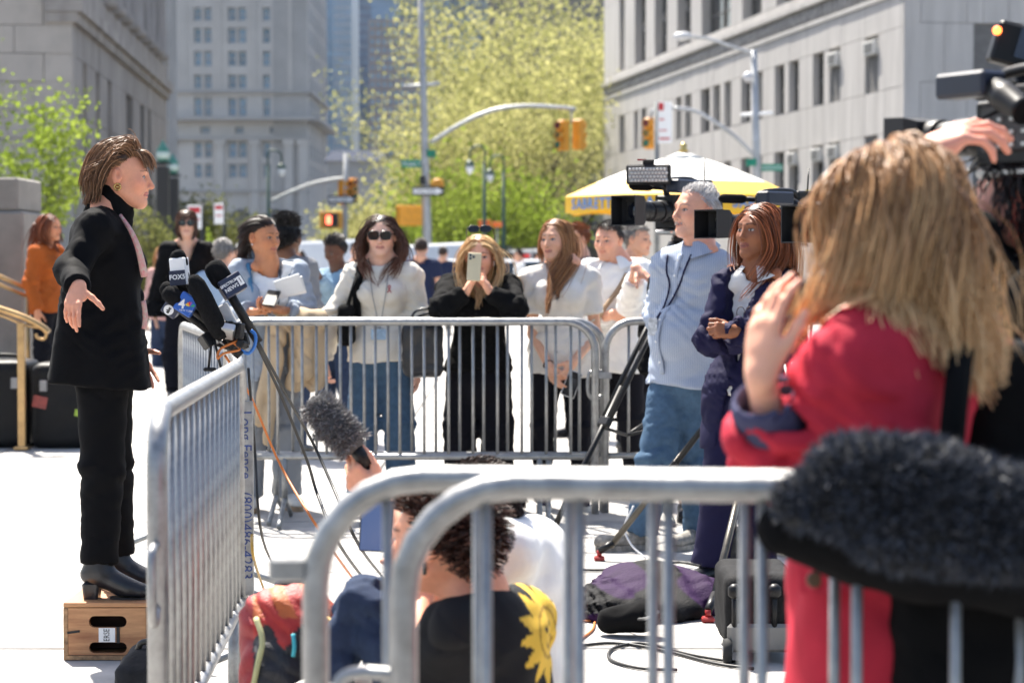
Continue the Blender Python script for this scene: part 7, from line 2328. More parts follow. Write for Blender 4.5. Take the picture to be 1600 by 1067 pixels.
# front with two slots, cut in columns
SX0, SX1 = gx(135, BY), gx(194.5, BY)
slots = [(gz(962, BY) - .0, gz(980, BY)), (gz(1003, BY), gz(1020, BY))]
fw0, fw1, fz0, fz1 = bx0 + tk + .001, bx1 - tk - .001, tk + .003, H_ - tk - .003
bmf = bmesh.new()
def slotring(z1, z0, n=8):
    r = (z1 - z0) / 2; zc = (z1 + z0) / 2
    pts = [(SX1 - r + r * math.cos(a), zc + r * math.sin(a)) for a in [(-PI / 2 + PI * k / n) for k in range(n + 1)]]
    pts += [(SX0 + r + r * math.cos(a), zc + r * math.sin(a)) for a in [(PI / 2 + PI * k / n) for k in range(n + 1)]]
    return pts
mb = MB()
def strip(zlo, zhi):       # full width strip of the front board
    mb.box(((fw0 + fw1) / 2, BY + tk / 2 + .001, (zlo + zhi) / 2), (fw1 - fw0, tk, zhi - zlo))
zt1, zb1 = slots[0]; zt2, zb2 = slots[1]
strip(zt1, fz1); strip(zt2, zb1); strip(fz0, zb2)
for (zt, zb) in slots:
    ring = slotring(zt, zb)
    n = len(ring) // 2
    right = ring[:n]; left = ring[n:]
    # right cheek
    mb.prism([(fw1, zb), (fw1, zt)] + right[::-1], (0, BY + .001, 0), (1, 0, 0), (0, 0, 1), (0, 1, 0), tk)
    mb.prism([(fw0, zt), (fw0, zb)] + left[::-1], (0, BY + .001, 0), (1, 0, 0), (0, 0, 1), (0, 1, 0), tk)
mb.build('front_board', M_PLY, abox)
mb = MB(); mb.box((xc, BY + .11, H_ / 2), (W_ - .05, .01, H_ - .05)); mb.build('slot_shade_sheet', mat('slot_shade_black', (.03, .012, .008), rough=.9), abox)  # shade behind the hand slots, painted as a near-black sheet
lx = gx(163.5, BY)
mb = MB(); mb.box((lx, BY - .0005, (zb1 + zt2) / 2), (.058, .003, zb1 - zt2 - .002)); lab = mb.build('label', M_WHITE, abox)
v, f = text_mesh('ERSE', .03, (0, 0, 1), (-1, 0, 0), (lx, BY - .0035, (zb1 + zt2) / 2), sx=.72)
mb = MB(); mb.add(v, f); mb.build('lettering', M_BLACK, lab)
mb = MB(); mb.box((gx(181, BY), BY - .001, (zb1 + zt2) / 2), (.011, .003, zb1 - zt2 + .006)); mb.build('tape', M_BLACK, abox); mb = MB(); mb.box((gx(111, BY), BY - .001, gz(987, BY)), (.044, .003, .008), rot=np.array(Matrix.Rotation(R(-8), 3, 'Y'))); mb.build('tape', M_BLACK, abox)
# ---- soft black bag beside the box
bag = thing('camera_bag', 'soft grey-black bag leaning beside the wooden box behind the barrier', 'bag', (gx(225, 6.7), 6.7, 0))
F = SDF(); c = V(gx(236, 6.7), 6.75, .08); F.bx(c, (.085, .12, .10), rnd=.04); F.bx(c + V(-.02, -.06, -.02), (.09, .1, .08), rnd=.03, k=.03)
soft_obj('shell', F, .012, mat('faded_black_nylon', (.020, .021, .024), rough=.8, spec=.15, var=.2, vscale=20, bump=.3, bscale=90), bag, disp=wrinkle(.006, 2, 8))
strap(bag, [c + V(-.05, -.05, .09), c + V(-.03, -.07, .12), c + V(.03, -.07, .12), c + V(.06, -.04, .09)], .010, M_RUBB, 'handle')

# ---- microphones over the side barrier
YMK = 6.62
Mk = lambda x, y, d=0.0: at(x, y, YMK + d)
def rod(p0, p1, r, m, parent, name='handle', n=10):
    mb = MB(); mb.tube([p0, p1], r, n=n); return mb.build(name, m, parent)
def foam(parent, c, axis, r, ln, name='foam_windscreen'):
    a = nrm(axis)
    prof = [(r * .5, -ln * .5), (r * .85, -ln * .42), (r, -ln * .2), (r, ln * .15), (r * .88, ln * .36), (r * .55, ln * .47), (r * .1, ln * .5)]
    mb = MB(); mb.lathe(prof, c, axis=a, n=18); return mb.build(name, M_FOAM, parent)
def flag(parent, c, axis, face, size, m, name='mic_flag', up=None):
    """square mic flag: axis along the mic, face towards the viewer"""
    a = nrm(axis); n = nrm(np.asarray(face, float) - a * (np.asarray(face) @ a)); s_ = np.cross(a, n)
    mb = MB(); mb.box(c, size, rot=np.stack([s_, n, a], 1), bev=.003)
    return mb.build(name, m, parent), s_, n, a
M_FNAV = mat('flag_navy', (.012, .018, .05), rough=.35, var=.05)
M_FBLU = mat('flag_blue', (.02, .10, .42), rough=.35, var=.05)
def mic(label, tip, tail, rh=.012, body=M_PLAS):
    t = thing('microphone', label, 'microphone', tail, 'news microphones clamped to the barrier')
    rod(tip, tail, rh, body, t)
    return t
# fox
t = mic('microphone with a white and navy FOX 5 flag, topmost of the cluster', Mk(283, 412), Mk(330, 530, .05))
ax = nrm(Mk(283, 405) - Mk(318, 500))
foam(t, Mk(280, 405), ax, .024, .06)
ob, s_, n_, a_ = flag(t, Mk(281, 424), ax * .35 + V(0, 0, 1), (-.12, -1, 0), (.05, .05, .085), M_WHITE)
mb = MB(); mb.box(Mk(281, 434) + n_ * .0265, (.051, .002, .046), rot=np.stack([s_, n_, a_], 1)); mb.build('panel', M_FNAV, ob)
uu = -s_ if s_[0] < 0 else s_
v, f = text_mesh('FOX5', .021, uu, a_, Mk(281, 433) + n_ * .029, bold=.0006); mb = MB(); mb.add(v, f); mb.build('lettering', M_WHITE, ob)
# spectrum
t = mic('large foam microphone with a navy SPECTRUM NEWS 1 flag', Mk(342, 430), Mk(404, 535, .04), .015)
ax = nrm(Mk(325, 405) - Mk(400, 525))
foam(t, Mk(341, 428), ax, .035, .09)
ob, s_, n_, a_ = flag(t, Mk(362, 447), ax, (.25, -1, .1), (.075, .075, .06), M_FNAV)
uu = -s_ if s_[0] < 0 else s_; ww = np.cross(n_, uu); ww = ww if ww[2] > 0 else -ww
cc = Mk(362, 447) + n_ * .039
for body, dz, sz in (('SPECTRUM', .009, .0125), ('NEWS', -.008, .017)):
    v, f = text_mesh(body, sz, uu, ww, cc + ww * dz - uu * .008, bold=.0003); mb = MB(); mb.add(v, f); mb.build('lettering', M_WHITE, ob)
mb = MB(); mb.box(cc + uu * .027 - ww * .001, (.016, .001, .03), rot=np.stack([uu, n_, ww], 1)); mb.build('emblem', M_WHITE, ob)
v, f = text_mesh('1', .024, uu, ww, cc + uu * .027 + n_ * .0012); mb = MB(); mb.add(v, f); mb.build('numeral', M_FNAV, ob)
# channel 4 with the coloured fan
t = mic('microphone with a blue flag reading 4 and a rainbow fan emblem', Mk(270, 462, -.05), Mk(338, 512, .0))
ax = nrm(Mk(262, 462) - Mk(330, 505))
foam(t, Mk(270, 463, -.06), ax, .026, .07)
ob, s_, n_, a_ = flag(t, Mk(292, 476, -.05), ax, (-.05, -1, .12), (.062, .062, .058), M_FBLU)
uu = -a_; ww = np.cross(n_, uu); ww = ww if ww[2] > 0 else -ww
uu = nrm(uu + ww * .45); ww = np.cross(uu, n_); ww = ww if ww[2] > 0 else -ww
cc = Mk(292, 476, -.05) + n_ * .0325
v, f = text_mesh('4', .040, uu, ww, cc - uu * .012 - ww * .002, bold=.001); mb = MB(); mb.add(v, f); mb.build('numeral', M_WHITE, ob)
for k, col in enumerate(((.75, .55, .02), (.75, .25, .02), (.6, .03, .05), (.3, .08, .4), (.02, .15, .5), (.05, .4, .1))):
    a = R(155 - k * 26)
    c0 = cc + uu * .014 - ww * .006
    dd = uu * math.cos(a) + ww * math.sin(a); pp = np.cross(n_, dd)
    mb = MB(); mb.prism([(.002, -.0008), (.012, -.0035), (.016, 0), (.012, .0035), (.002, .0008)], c0 + n_ * .0005, dd, pp, n_, .0012); mb.build('fan_petal', mat('petal_%d' % k, col, rough=.4, var=0), ob)
v, f = text_mesh('NEW YORK', .008, uu, ww, cc - ww * .02 + uu * .004); mb = MB(); mb.add(v, f); mb.build('lettering', M_WHITE, ob)
# abc
t = mic('small microphone with a round abc emblem, lowest left of the cluster', Mk(262, 470, .02), Mk(330, 520, .04))
ax = nrm(Mk(255, 468) - Mk(325, 515))
foam(t, Mk(264, 454, .03), ax, .024, .06)
ob, s_, n_, a_ = flag(t, Mk(270, 480, -.03), ax, (-.35, -1, .0), (.05, .05, .05), M_FNAV)
mb = MB(); mb.lathe([(.016, 0), (.016, .0016)], Mk(267, 482, -.03) + n_ * .0255, axis=n_, n=18); mb.build('emblem', M_WHITE, ob)
uu = -s_ if s_[0] < 0 else s_; ww = np.cross(n_, uu); ww = ww if ww[2] > 0 else -ww
v, f = text_mesh('abc', .015, uu, ww, Mk(267, 482, -.03) + n_ * .0285, bold=.0008); mb = MB(); mb.add(v, f); mb.build('lettering', M_BLACK, ob)
# long shotgun in foam
t = mic('long black foam shotgun microphone slanting through the middle of the cluster', Mk(300, 436, -.08), Mk(365, 540, -.02), .012)
ax = Mk(302, 434, -.08) - Mk(347, 528, -.04)
foam(t, (Mk(301, 432, -.08) + Mk(347, 527, -.04)) / 2, ax, .031, float(np.linalg.norm(ax)) * 1.06)
t = mic('grey ball microphone half hidden behind the shotgun foam', Mk(290, 448, .06), Mk(345, 530, .06), .011)
foam(t, Mk(289, 446, .06), Mk(280, 435) - Mk(330, 500), .027, .06)
t = mic('slim microphone with a plain white transmitter block, right of the shotgun foam', Mk(352, 478, .05), Mk(385, 545, .04), .011)
mb = MB(); mb.box(Mk(356, 492, .02), (.034, .03, .075), rot=frame(Mk(345, 470) - Mk(385, 545))[:, [0, 2, 1]], bev=.004); mb.build('transmitter', mat('pale_plastic', (.6, .6, .6), rough=.4), t)
# clamp cluster
cl = thing('microphone_clamp', 'tangle of black clamps and a small stand gripping the barrier corner under the microphones', 'clamp', Mk(355, 545))
rg_ = random.Random(3)
for k in range(12):
    q = Mk(320 + rg_.random() * 62, 508 + rg_.random() * 34, -.05 + rg_.random() * .1)
    mb = MB(); mb.box(q, (.02 + rg_.random() * .03, .03, .02 + rg_.random() * .03), rot=np.array(Matrix.Rotation(rg_.random() * 2, 3, 'Y') @ Matrix.Rotation(rg_.random(), 3, 'X')), bev=.004)
    mb.tube([q, Mk(360, 545)], .007, n=6); mb.build('clamp_block', M_PLAS if k % 3 else M_SILV, cl)
for e in ((326, 574), (345, 574)):
    rod(Mk(332, 520, -.03), Mk(e[0], e[1], -.04), .004, M_PLAS, cl, 'stand_leg')
mb = MB(); mb.box(Mk(328, 577, -.04), (.04, .02, .012), bev=.004); mb.build('stand_foot', M_PLAS, cl)
rod(Mk(350, 530), Mk(376, 556), .016, M_PLAS, cl, 'clamp_jaw')
def cable(label, pts, r, m, n=6, seg=6, name='cable', cat='cable', group=None):
    t = thing(name, label, cat, pts[-1], group)
    mb = MB(); mb.tube(bez(pts, seg), r, n=n); mb.build('jacket', m, t); return t
def G(px, py, z=.008): 
    Y = gY(py, z); return V(gx(px, Y), Y, z)
cable('bright blue cable looped below the large foam microphone', [Mk(372, 545), Mk(388, 552), Mk(398, 540), Mk(399, 524), Mk(392, 516)], .006, M_BLC)
cable('orange cable knotted round the microphone clamps', [Mk(350, 530), Mk(365, 536, -.03), Mk(374, 546, -.04), Mk(350, 552, -.05), Mk(340, 560, -.05), Mk(345, 545, -.04), Mk(372, 532, -.03)], .004, M_ORC)
cable('thin orange cable running from the microphones down to the pavement', [Mk(352, 556), at(392, 620, 6.9), at(440, 730, 7.1), at(510, 845, 6.9), G(566, 925)], .0045, M_ORC)
cable('left black cable dropping from the large foam microphone to the ground', [Mk(400, 535), at(440, 620, 6.9), at(480, 720, 7.2), at(496, 772, 7.3), at(530, 850, 6.9), G(578, 918)], .0055, M_RUBB)
cable('right black cable dropping beside its twin to the ground', [Mk(402, 533, .02), at(448, 618, 7.0), at(488, 690, 7.3), at(520, 760, 7.2), at(560, 850, 7.0), G(600, 905)], .0055, M_RUBB)
cable('black cable hanging along the stencilled post', [Mk(388, 575), at(398, 700, 6.7), at(410, 840, 6.8), G(440, 905)], .0045, M_RUBB)
cable('dull yellow cable along the foot of the side barrier', [at(394, 820, 6.7), at(396, 870, 6.4), G(412, 925)], .0045, mat('yellow_cable', (.45, .26, .03), rough=.5))
cable('black cable coiled in an oval loop on the pavement', [G(1165, 1036), G(1080, 1022), G(1010, 1005), G(960, 1012), G(955, 1030), G(1000, 1043), G(1060, 1046)], .006, M_RUBB)
cable('long black cable stretched across the pavement in front', [G(880, 1012), G(960, 1004), G(1040, 1016), G(1120, 1036), G(1180, 1044)], .006, M_RUBB)
cable('black cable lying in front of the tripod feet', [G(880, 888), G(940, 890), G(1010, 886), G(1060, 878), G(1100, 884)], .006, M_RUBB)
cable('orange cable lying near the purple jacket', [G(862, 968), G(910, 970), G(945, 966)], .005, M_ORC)
cable('orange cable curling in front of the seated people', [G(868, 1010), G(900, 1002), G(925, 985), G(930, 972)], .005, M_ORC)
cable('white cable looping over the cameraman\'s shoe', [at(990, 790, 10.1), at(976, 822, 10.1), at(986, 850, 10.05), G(1010, 872)], .005, M_WHITE)

# ---- furry microphone held by the seated man
fm_t = thing('furry_microphone', 'grey furry wind-muff microphone held out at arm\'s length', 'microphone', h12.J['wrL'])
mt, mtail = at(490, 628, 5.3), at(556, 700, 5.28)
ax = nrm(mt - mtail)
mb = MB(); mb.lathe([(.02, -.005), (.040, .01), (.043, .08), (.040, .13), (.028, .158), (.01, .17)], mtail, axis=ax, n=16); muff = mb.build('muff_core', mat('muff_dark', (.06, .06, .062), rough=.95), fm_t)
rg2 = np.random.default_rng(9)
N = 2600
tt = rg2.uniform(0, .165, N); an = rg2.uniform(0, 2 * PI, N)
fr_ = frame(ax)
rad = .041 * np.where(tt > .13, np.sqrt(np.clip(1 - ((tt - .13) / .045) ** 2, 0.05, 1)), 1)
base = mtail + tt[:, None] * ax + (np.cos(an) * rad)[:, None] * fr_[:, 0] + (np.sin(an) * rad)[:, None] * fr_[:, 2]
out = (np.cos(an))[:, None] * fr_[:, 0] + (np.sin(an))[:, None] * fr_[:, 2] + ax * .5 * (tt > .13)[:, None]
out = out + rg2.normal(0, .45, (N, 3)) - ax * .25
out /= np.linalg.norm(out, axis=1, keepdims=True)
sd_ = np.cross(out, rg2.normal(0, 1, (N, 3))); sd_ /= np.linalg.norm(sd_, axis=1, keepdims=True)
ln = rg2.uniform(.010, .022, N)[:, None]
v = np.stack([base - sd_ * .0013, base + sd_ * .0013, base + out * ln * .6 + sd_ * .0008, base + out * ln], 1).reshape(-1, 3)
q = np.arange(N * 4).reshape(-1, 4)
cc = np.repeat(hexs(120, 118, 118) * rg2.uniform(.25, 1.9, (N, 1)), 4, 0)
o = link('fur', np_mesh('fur', v - ORG[fm_t.name], quads=q, mats=[M_HAIR], colors=cc), muff); o['kind'] = 'stuff'
rod(mtail + ax * .01, at(575, 728, 5.28), .018, M_PLAS, fm_t, 'shock_mount'); rod(at(570, 720, 5.28), at(604, 800, 5.27), .012, M_PLAS, fm_t, 'grip')
cable('short black cable drooping from the furry microphone grip', [at(600, 745, 5.28), at(606, 770, 5.28), at(600, 795, 5.27)], .004, M_RUBB)

# ---- phones and papers in hands
M_SCRN = mat('blue_phone_screen', (.02, .03, .08), rough=.1, emit=(.08, .12, .26, .30), var=0)
def phone(label, c, right, up, w=.072, h=.148, t=.009, body=None, screen=None, cams=False):
    r_ = nrm(right); u_ = nrm(np.asarray(up) - r_ * (np.asarray(up) @ r_)); n_ = np.cross(r_, u_)      # n: out of the drawn side
    th = thing('phone', label, 'phone', c)
    mb = MB(); mb.box(c, (w, h, t), rot=np.stack([r_, u_, n_], 1), bev=.004); o = mb.build('case', body or M_PLAS, th)
    if screen: mb = MB(); mb.box(np.asarray(c) + n_ * (t / 2 + .0004), (w * .92, h * .95, .0012), rot=np.stack([r_, u_, n_], 1)); mb.build('screen', screen, th)
    if cams:
        cc = np.asarray(c) + u_ * h * .34 - r_ * w * .2 + n_ * (t / 2)
        mb = MB(); mb.box(cc, (w * .5, w * .52, .004), rot=np.stack([r_, u_, n_], 1), bev=.0015); b_ = mb.build('camera_bump', body or M_PLAS, th)
        for dx, dy in ((-.009, .009), (-.009, -.009), (.009, 0)):
            mb = MB(); mb.lathe([(.0075, 0), (.0075, .003)], cc + r_ * dx + u_ * dy + n_ * .002, axis=n_, n=12); mb.build('camera_lens', M_LENS, b_)
    return th
M_GOLDP = mat('champagne_phone', (.62, .52, .34), rough=.3, metal=.3, var=.03)
phone('champagne phone with three lenses held up by the blonde woman', at(741, 417, 11.46), (1, .04, -.06), (-.05, .1, 1), body=M_GOLDP, cams=True, w=.075, h=.155)
phone('black phone with a lit blue screen held by the curly haired person', at(588, 822, 4.95), (1, .05, -.06), (.08, .15, 1), screen=M_SCRN, w=.078, h=.12)
phone('dark phone held flat by the ponytail woman', at(424, 466, 11.72), (1, -.1, -.12), (.1, .6, .4), w=.075, h=.15)
phone('white cased phone held low by the long haired woman', at(893, 600, 11.86), (.9, .1, -.35), (.35, .1, .9), body=M_WHITE, screen=mat('dark_screen', (.02, .02, .025), rough=.1), w=.08, h=.15)
pp_ = thing('paper_pad', 'folded white papers held by the ponytail woman', 'papers', at(455, 460, 11.75))
mb = MB(); mb.box(at(452, 447, 11.78), (.15, .008, .11), rot=np.array(Matrix.Rotation(R(-18), 3, 'Y') @ Matrix.Rotation(R(25), 3, 'X')), bev=.002); mb.build('sheet', M_WHITE, pp_)
mb = MB(); mb.box(at(455, 449, 11.80), (.15, .004, .11), rot=np.array(Matrix.Rotation(R(-12), 3, 'Y') @ Matrix.Rotation(R(30), 3, 'X'))); mb.build('sheet', M_WHITE, pp_)

# ---- trench coat over the ponytail woman's arm
ct = thing('trench_coat', 'beige trench coat folded over the arm of the ponytail woman', 'coat', at(455, 560, 11.8))
F = SDF()
T_ = lambda x, y, d=0.0: at(x, y, 11.86 + d)
F.rc(T_(432, 492), T_(496, 500), .055, .06, k=.05)
for (a, b, r0, r1, d) in (((430, 500), (404, 660), .035, .030, 0), ((442, 505), (416, 690), .030, .028, -.02), ((470, 505), (462, 600), .055, .05, .03), ((488, 505), (494, 600), .05, .045, .03), ((478, 500), (476, 580), .05, .05, -.04), ((500, 500), (506, 560), .035, .03, .05)):
    F.rc(T_(*a, d), T_(*b, d), r0, r1, k=.03)
soft_obj('folds', F, .008, C_BEIGE, ct, disp=wrinkle(.014, 2.0, 7, .45))
# ---- handbags
hb = thing('tote_bag', 'large black leather tote hanging between the cream sweater and the blonde woman', 'bag', at(660, 590, 11.75))
F = SDF(); F.bx(at(660, 546, 11.8), (.115, .05, .155), rnd=.045); soft_obj('body', F, .010, C_LEATH, hb, disp=wrinkle(.006, 1.6, 5))
strap(hb, [at(640, 506, 11.75), at(650, 486, 11.75), at(676, 484, 11.75), at(684, 506, 11.75)], .008, C_LEATH, 'handle'); strap(hb, [at(636, 508, 11.84), at(660, 492, 11.88), at(690, 488, 11.95)], .008, C_LEATH, 'handle')
hb2 = thing('shoulder_bag', 'black cloth bag under the arm of the woman in the cream sweater', 'bag', at(540, 525, 12.1))
F = SDF(); F.bx(at(541, 508, 12.02), (.05, .06, .12), rnd=.04); soft_obj('body', F, .010, C_BLACK2, hb2, disp=wrinkle(.006, 1.6, 6))
strap(hb2, [at(541, 485, 12.0), at(552, 450, 11.98), at(560, 425, 12.1)], .012, C_BLACK2, 'strap')

# ---- television cameras
def tvcam(label, c, yaw, k=1.0, light=False, hood=(.15, .10, .115), pitch=0, badge=False):
    """shoulder camera; local x right, y forwards (lens), z up"""
    M_ = rot_ypr(yaw, pitch)         # left, forward, up
    X, Yd, Z = -M_[:, 0], M_[:, 1], M_[:, 2]
    rot = np.stack([X, Yd, Z], 1)
    T = lambda x, y, z: np.asarray(c, float) + (X * x + Yd * y + Z * z) * k
    t = thing('television_camera', label, 'camera', c)
    def B(name, p, s_, m=M_PLAS, bev=.008, par=None):
        mb = MB(); mb.box(T(*p), [q * k for q in s_], rot=rot, bev=bev * k); return mb.build(name, m, par or t)
    body = B('body', (0, -.03, 0), (.115, .30, .155))
    B('battery', (0, -.235, 0), (.105, .09, .15)); B('base_plate', (0, -.02, -.092), (.10, .30, .025), M_SILV)
    B('side_panel', (-.062, -.02, .01), (.012, .22, .11), mat('panel_dark_grey', (.05, .05, .052), rough=.5, var=.3, vscale=60), par=body)
    mb = MB()
    for i in range(5):
        for j in range(3): mb.box(T(-.07, -.1 + i * .04, -.03 + j * .03), [.006 * k, .014 * k, .01 * k], rot=rot, bev=.001)
    tag(mb.build('buttons', M_SILV, body), kind='stuff')
    for (r0, y0, y1, nm) in ((.052, .12, .17, 'lens_mount'), (.047, .17, .24, 'zoom_ring'), (.043, .24, .29, 'focus_ring'), (.05, .29, .34, 'front_ring')):
        mb = MB(); mb.lathe([(r0 * .95 * k, y0 * k), (r0 * k, (y0 + .006) * k), (r0 * k, (y1 - .006) * k), (r0 * .95 * k, y1 * k)], T(0, 0, 0), axis=Yd, n=20); mb.build(nm, M_PLAS, t)
    # hood: open tapered box
    y0, y1 = .33, .33 + hood[1]
    hw0, hh0, hw1, hh1 = .052, .045, hood[0] / 2, hood[2] / 2
    vs = []
    for yy, w, h in ((y0, hw0, hh0), (y0 + .03, hw1 * .96, hh1 * .96), (y1, hw1, hh1), (y1, hw1 * .94, hh1 * .93), (y0 + .03, hw1 * .88, hh1 * .88), (y0 + .012, hw0 * .9, hh0 * .9)):
        vs += [T(-w, yy, -h), T(w, yy, -h), T(w, yy, h), T(-w, yy, h)]
    fs = []
    for i in range(5):
        for j in range(4):
            l = (j + 1) % 4
            fs.append((i * 4 + j, i * 4 + l, i * 4 + 4 + l, i * 4 + 4 + j))
    fs.append((20, 21, 22, 23)[::-1]); fs.append((0, 3, 2, 1))
    mb = MB(); mb.add(vs, fs); hd_ = mb.build('lens_hood', M_BLACK, t)
    mb = MB(); mb.lathe([(.04 * k, 0), (.034 * k, .006 * k), (.015 * k, .010 * k), (.001, .012 * k)], T(0, .343, 0), axis=Yd, n=20); mb.build('front_glass', M_LENS, hd_)
    # handle, viewfinder, microphone
    mb = MB(); mb.tube(bez([T(0, .1, .075), T(0, .11, .13), T(0, .02, .15), T(0, -.12, .145), T(0, -.15, .08)], 4), .014 * k, n=8); mb.build('top_handle', M_PLAS, t)
    vf = B('viewfinder', (-.09, .10, .115), (.075, .17, .06), mat('viewfinder_navy', (.008, .014, .032), rough=.4, var=.1))
    mb = MB(); mb.lathe([(.030 * k, 0), (.036 * k, .05 * k), (.028 * k, .10 * k), (.034 * k, .12 * k)], T(-.09, .02, .10), axis=-Yd * .9 - Z * .5, n=14); mb.build('eyecup', M_PLAS, vf)
    mb = MB(); mb.tube([T(.075, -.05, .11), T(.075, .14, .115)], .011 * k, n=8); mb.build('microphone_tube', M_PLAS, t)
    mb = MB(); mb.lathe([(.016 * k, 0), (.021 * k, .02 * k), (.021 * k, .13 * k), (.012 * k, .155 * k), (.002, .16 * k)], T(.075, .12, .115), axis=Yd, n=14); mb.build('microphone_foam', M_FOAM, t)
    B('receiver', (.02, -.19, .12), (.075, .12, .07)); 
    mb = MB(); mb.tube([T(.03, -.24, .15), T(.05, -.27, .26)], .004 * k, n=5); mb.build('antenna', M_PLAS, t)
    mb = MB(); mb.tube(bez([T(-.06, .0, .06), T(-.12, .05, .02), T(-.11, .14, -.04), T(-.06, .17, -.03)], 5), .005 * k, n=6); mb.build('lens_cable', M_PLAS, t)
    if light:
        R2 = rot_ypr(-12, -4); X2, Y2_, Z2 = -R2[:, 0], R2[:, 1], R2[:, 2]; rot2 = np.stack([X2, Y2_, Z2], 1)
        lc = T(.0, .24, .165)
        L2 = lambda x, y, z: lc + (X2 * x + Y2_ * y + Z2 * z) * k
        mb = MB(); mb.box(lc, (.20 * k, .05 * k, .09 * k), rot=rot2, bev=.008); lp = mb.build('light_panel', M_PLAS, t)
        Lm = mat('led_cell', (.62, .60, .57), rough=.25, var=.1, vscale=80)
        mb = MB(); mb.box(L2(0, .026, 0), (.176 * k, .004 * k, .066 * k), rot=rot2, bev=.001); dif = mb.build('reflector', mat('led_board', (.30, .29, .28), rough=.4), lp)
        mb = MB()
        for i in range(11):
            for j in range(4):
                mb.lathe([(.0078 * k, 0), (.006 * k, .004 * k), (.001, .006 * k)], L2(-.080 + i * .0156 + (.004 if j % 2 else -.004), .028, -.0245 + j * .0163), axis=Y2_, n=6)
        tag(mb.build('led_cells', Lm, lp), kind='stuff')
        mb = MB(); mb.tube([T(0, .1, .13), T(.0, .2, .12), lc - Z2 * .04], .01 * k, n=6); mb.build('light_bracket', M_PLAS, t)
        mb = MB(); mb.box(L2(0, 0, .056), [.05 * k, .03 * k, .022 * k], rot=rot2, bev=.003); mb.build('shoe_mount', M_PLAS, lp)
        mb = MB(); mb.box(L2(.03, 0, .066), [.04 * k, .008 * k, .008 * k], rot=rot2); mb.build('red_clip', M_RSTK, lp)
    if badge:
        mb = MB(); mb.box(T(-.02, -.19, .158), [.022 * k, .02 * k, .002], rot=rot); mb.build('yellow_badge', mat('badge_yellow', (.7, .55, .03), rough=.4), t)
    return t, T
cam1, T1 = tvcam('television camera with a led light panel on the tripod beside the cameraman', at(1062, 332, 10.85), -40, 1.12, light=True, hood=(.135, .10, .135))
cam2, T2 = tvcam('second television camera with a square hood, between the cameraman and the navy suit', at(1212, 352, 9.85), -50, 1.05, hood=(.14, .11, .125), badge=True)
mb = MB(); q_ = T2(0, -.02, -.12); mb.tube([q_, q_ - V(0, 0, .5)], .03, n=10); mb.build('mount', M_PLAS, cam2)
M_HOOD2 = None
cam3, T3 = tvcam('third television camera mostly hidden by the red jacket woman\'s hair', at(1362, 352, 8.6), -50, 1.0, hood=(.165, .12, .15))
mb = MB(); q_ = T3(0, -.02, -.12); mb.tube([q_, V(q_[0], q_[1], .02)], .03, n=10); mb.build('stand', M_PLAS, cam3)
cam4, T4 = tvcam('black camcorder at the right edge under the operator\'s hand', at(1606, 208, 3.98), -150, .80)
# monitor with a glowing orange tally above it
mon = thing('camera_monitor', 'tilted black monitor with an orange tally lamp in the top right corner', 'monitor', at(1585, 75, 4.3))
c = at(1588, 74, 4.3); rotm = np.array(Matrix.Rotation(R(16), 3, 'Y'))
mb = MB(); mb.box(c, (.10, .05, .085), rot=rotm, bev=.006); mo = mb.build('housing', M_PLAS, mon)
mb = MB(); mb.box(c + V(.02, -.027, 0), (.05, .003, .06), rot=rotm); mb.build('screen', mat('navy_screen', (.02, .03, .06), rough=.2), mo)
mb = MB(); mb.lathe([(.009, 0), (.008, .006), (.002, .009)], at(1558, 48, 4.27), axis=(-.2, -1, 0), n=12); mb.build('tally_lamp', mat('tally_orange', (.8, .1, .02), emit=(1, .16, .03, 3)), mo)
mb = MB(); mb.tube([c + V(0, 0, -.04), c + V(.03, 0, -.12), at(1600, 215, 4.1)], .012, n=8); mb.build('arm', M_PLAS, mon)
mb = MB(); mb.tube([c + V(0, .03, 0), V(c[0] + .25, c[1] + .05, .9), V(c[0] + .25, c[1] + .05, 0)], .018, n=8); mb.build('stand', M_PLAS, mon)

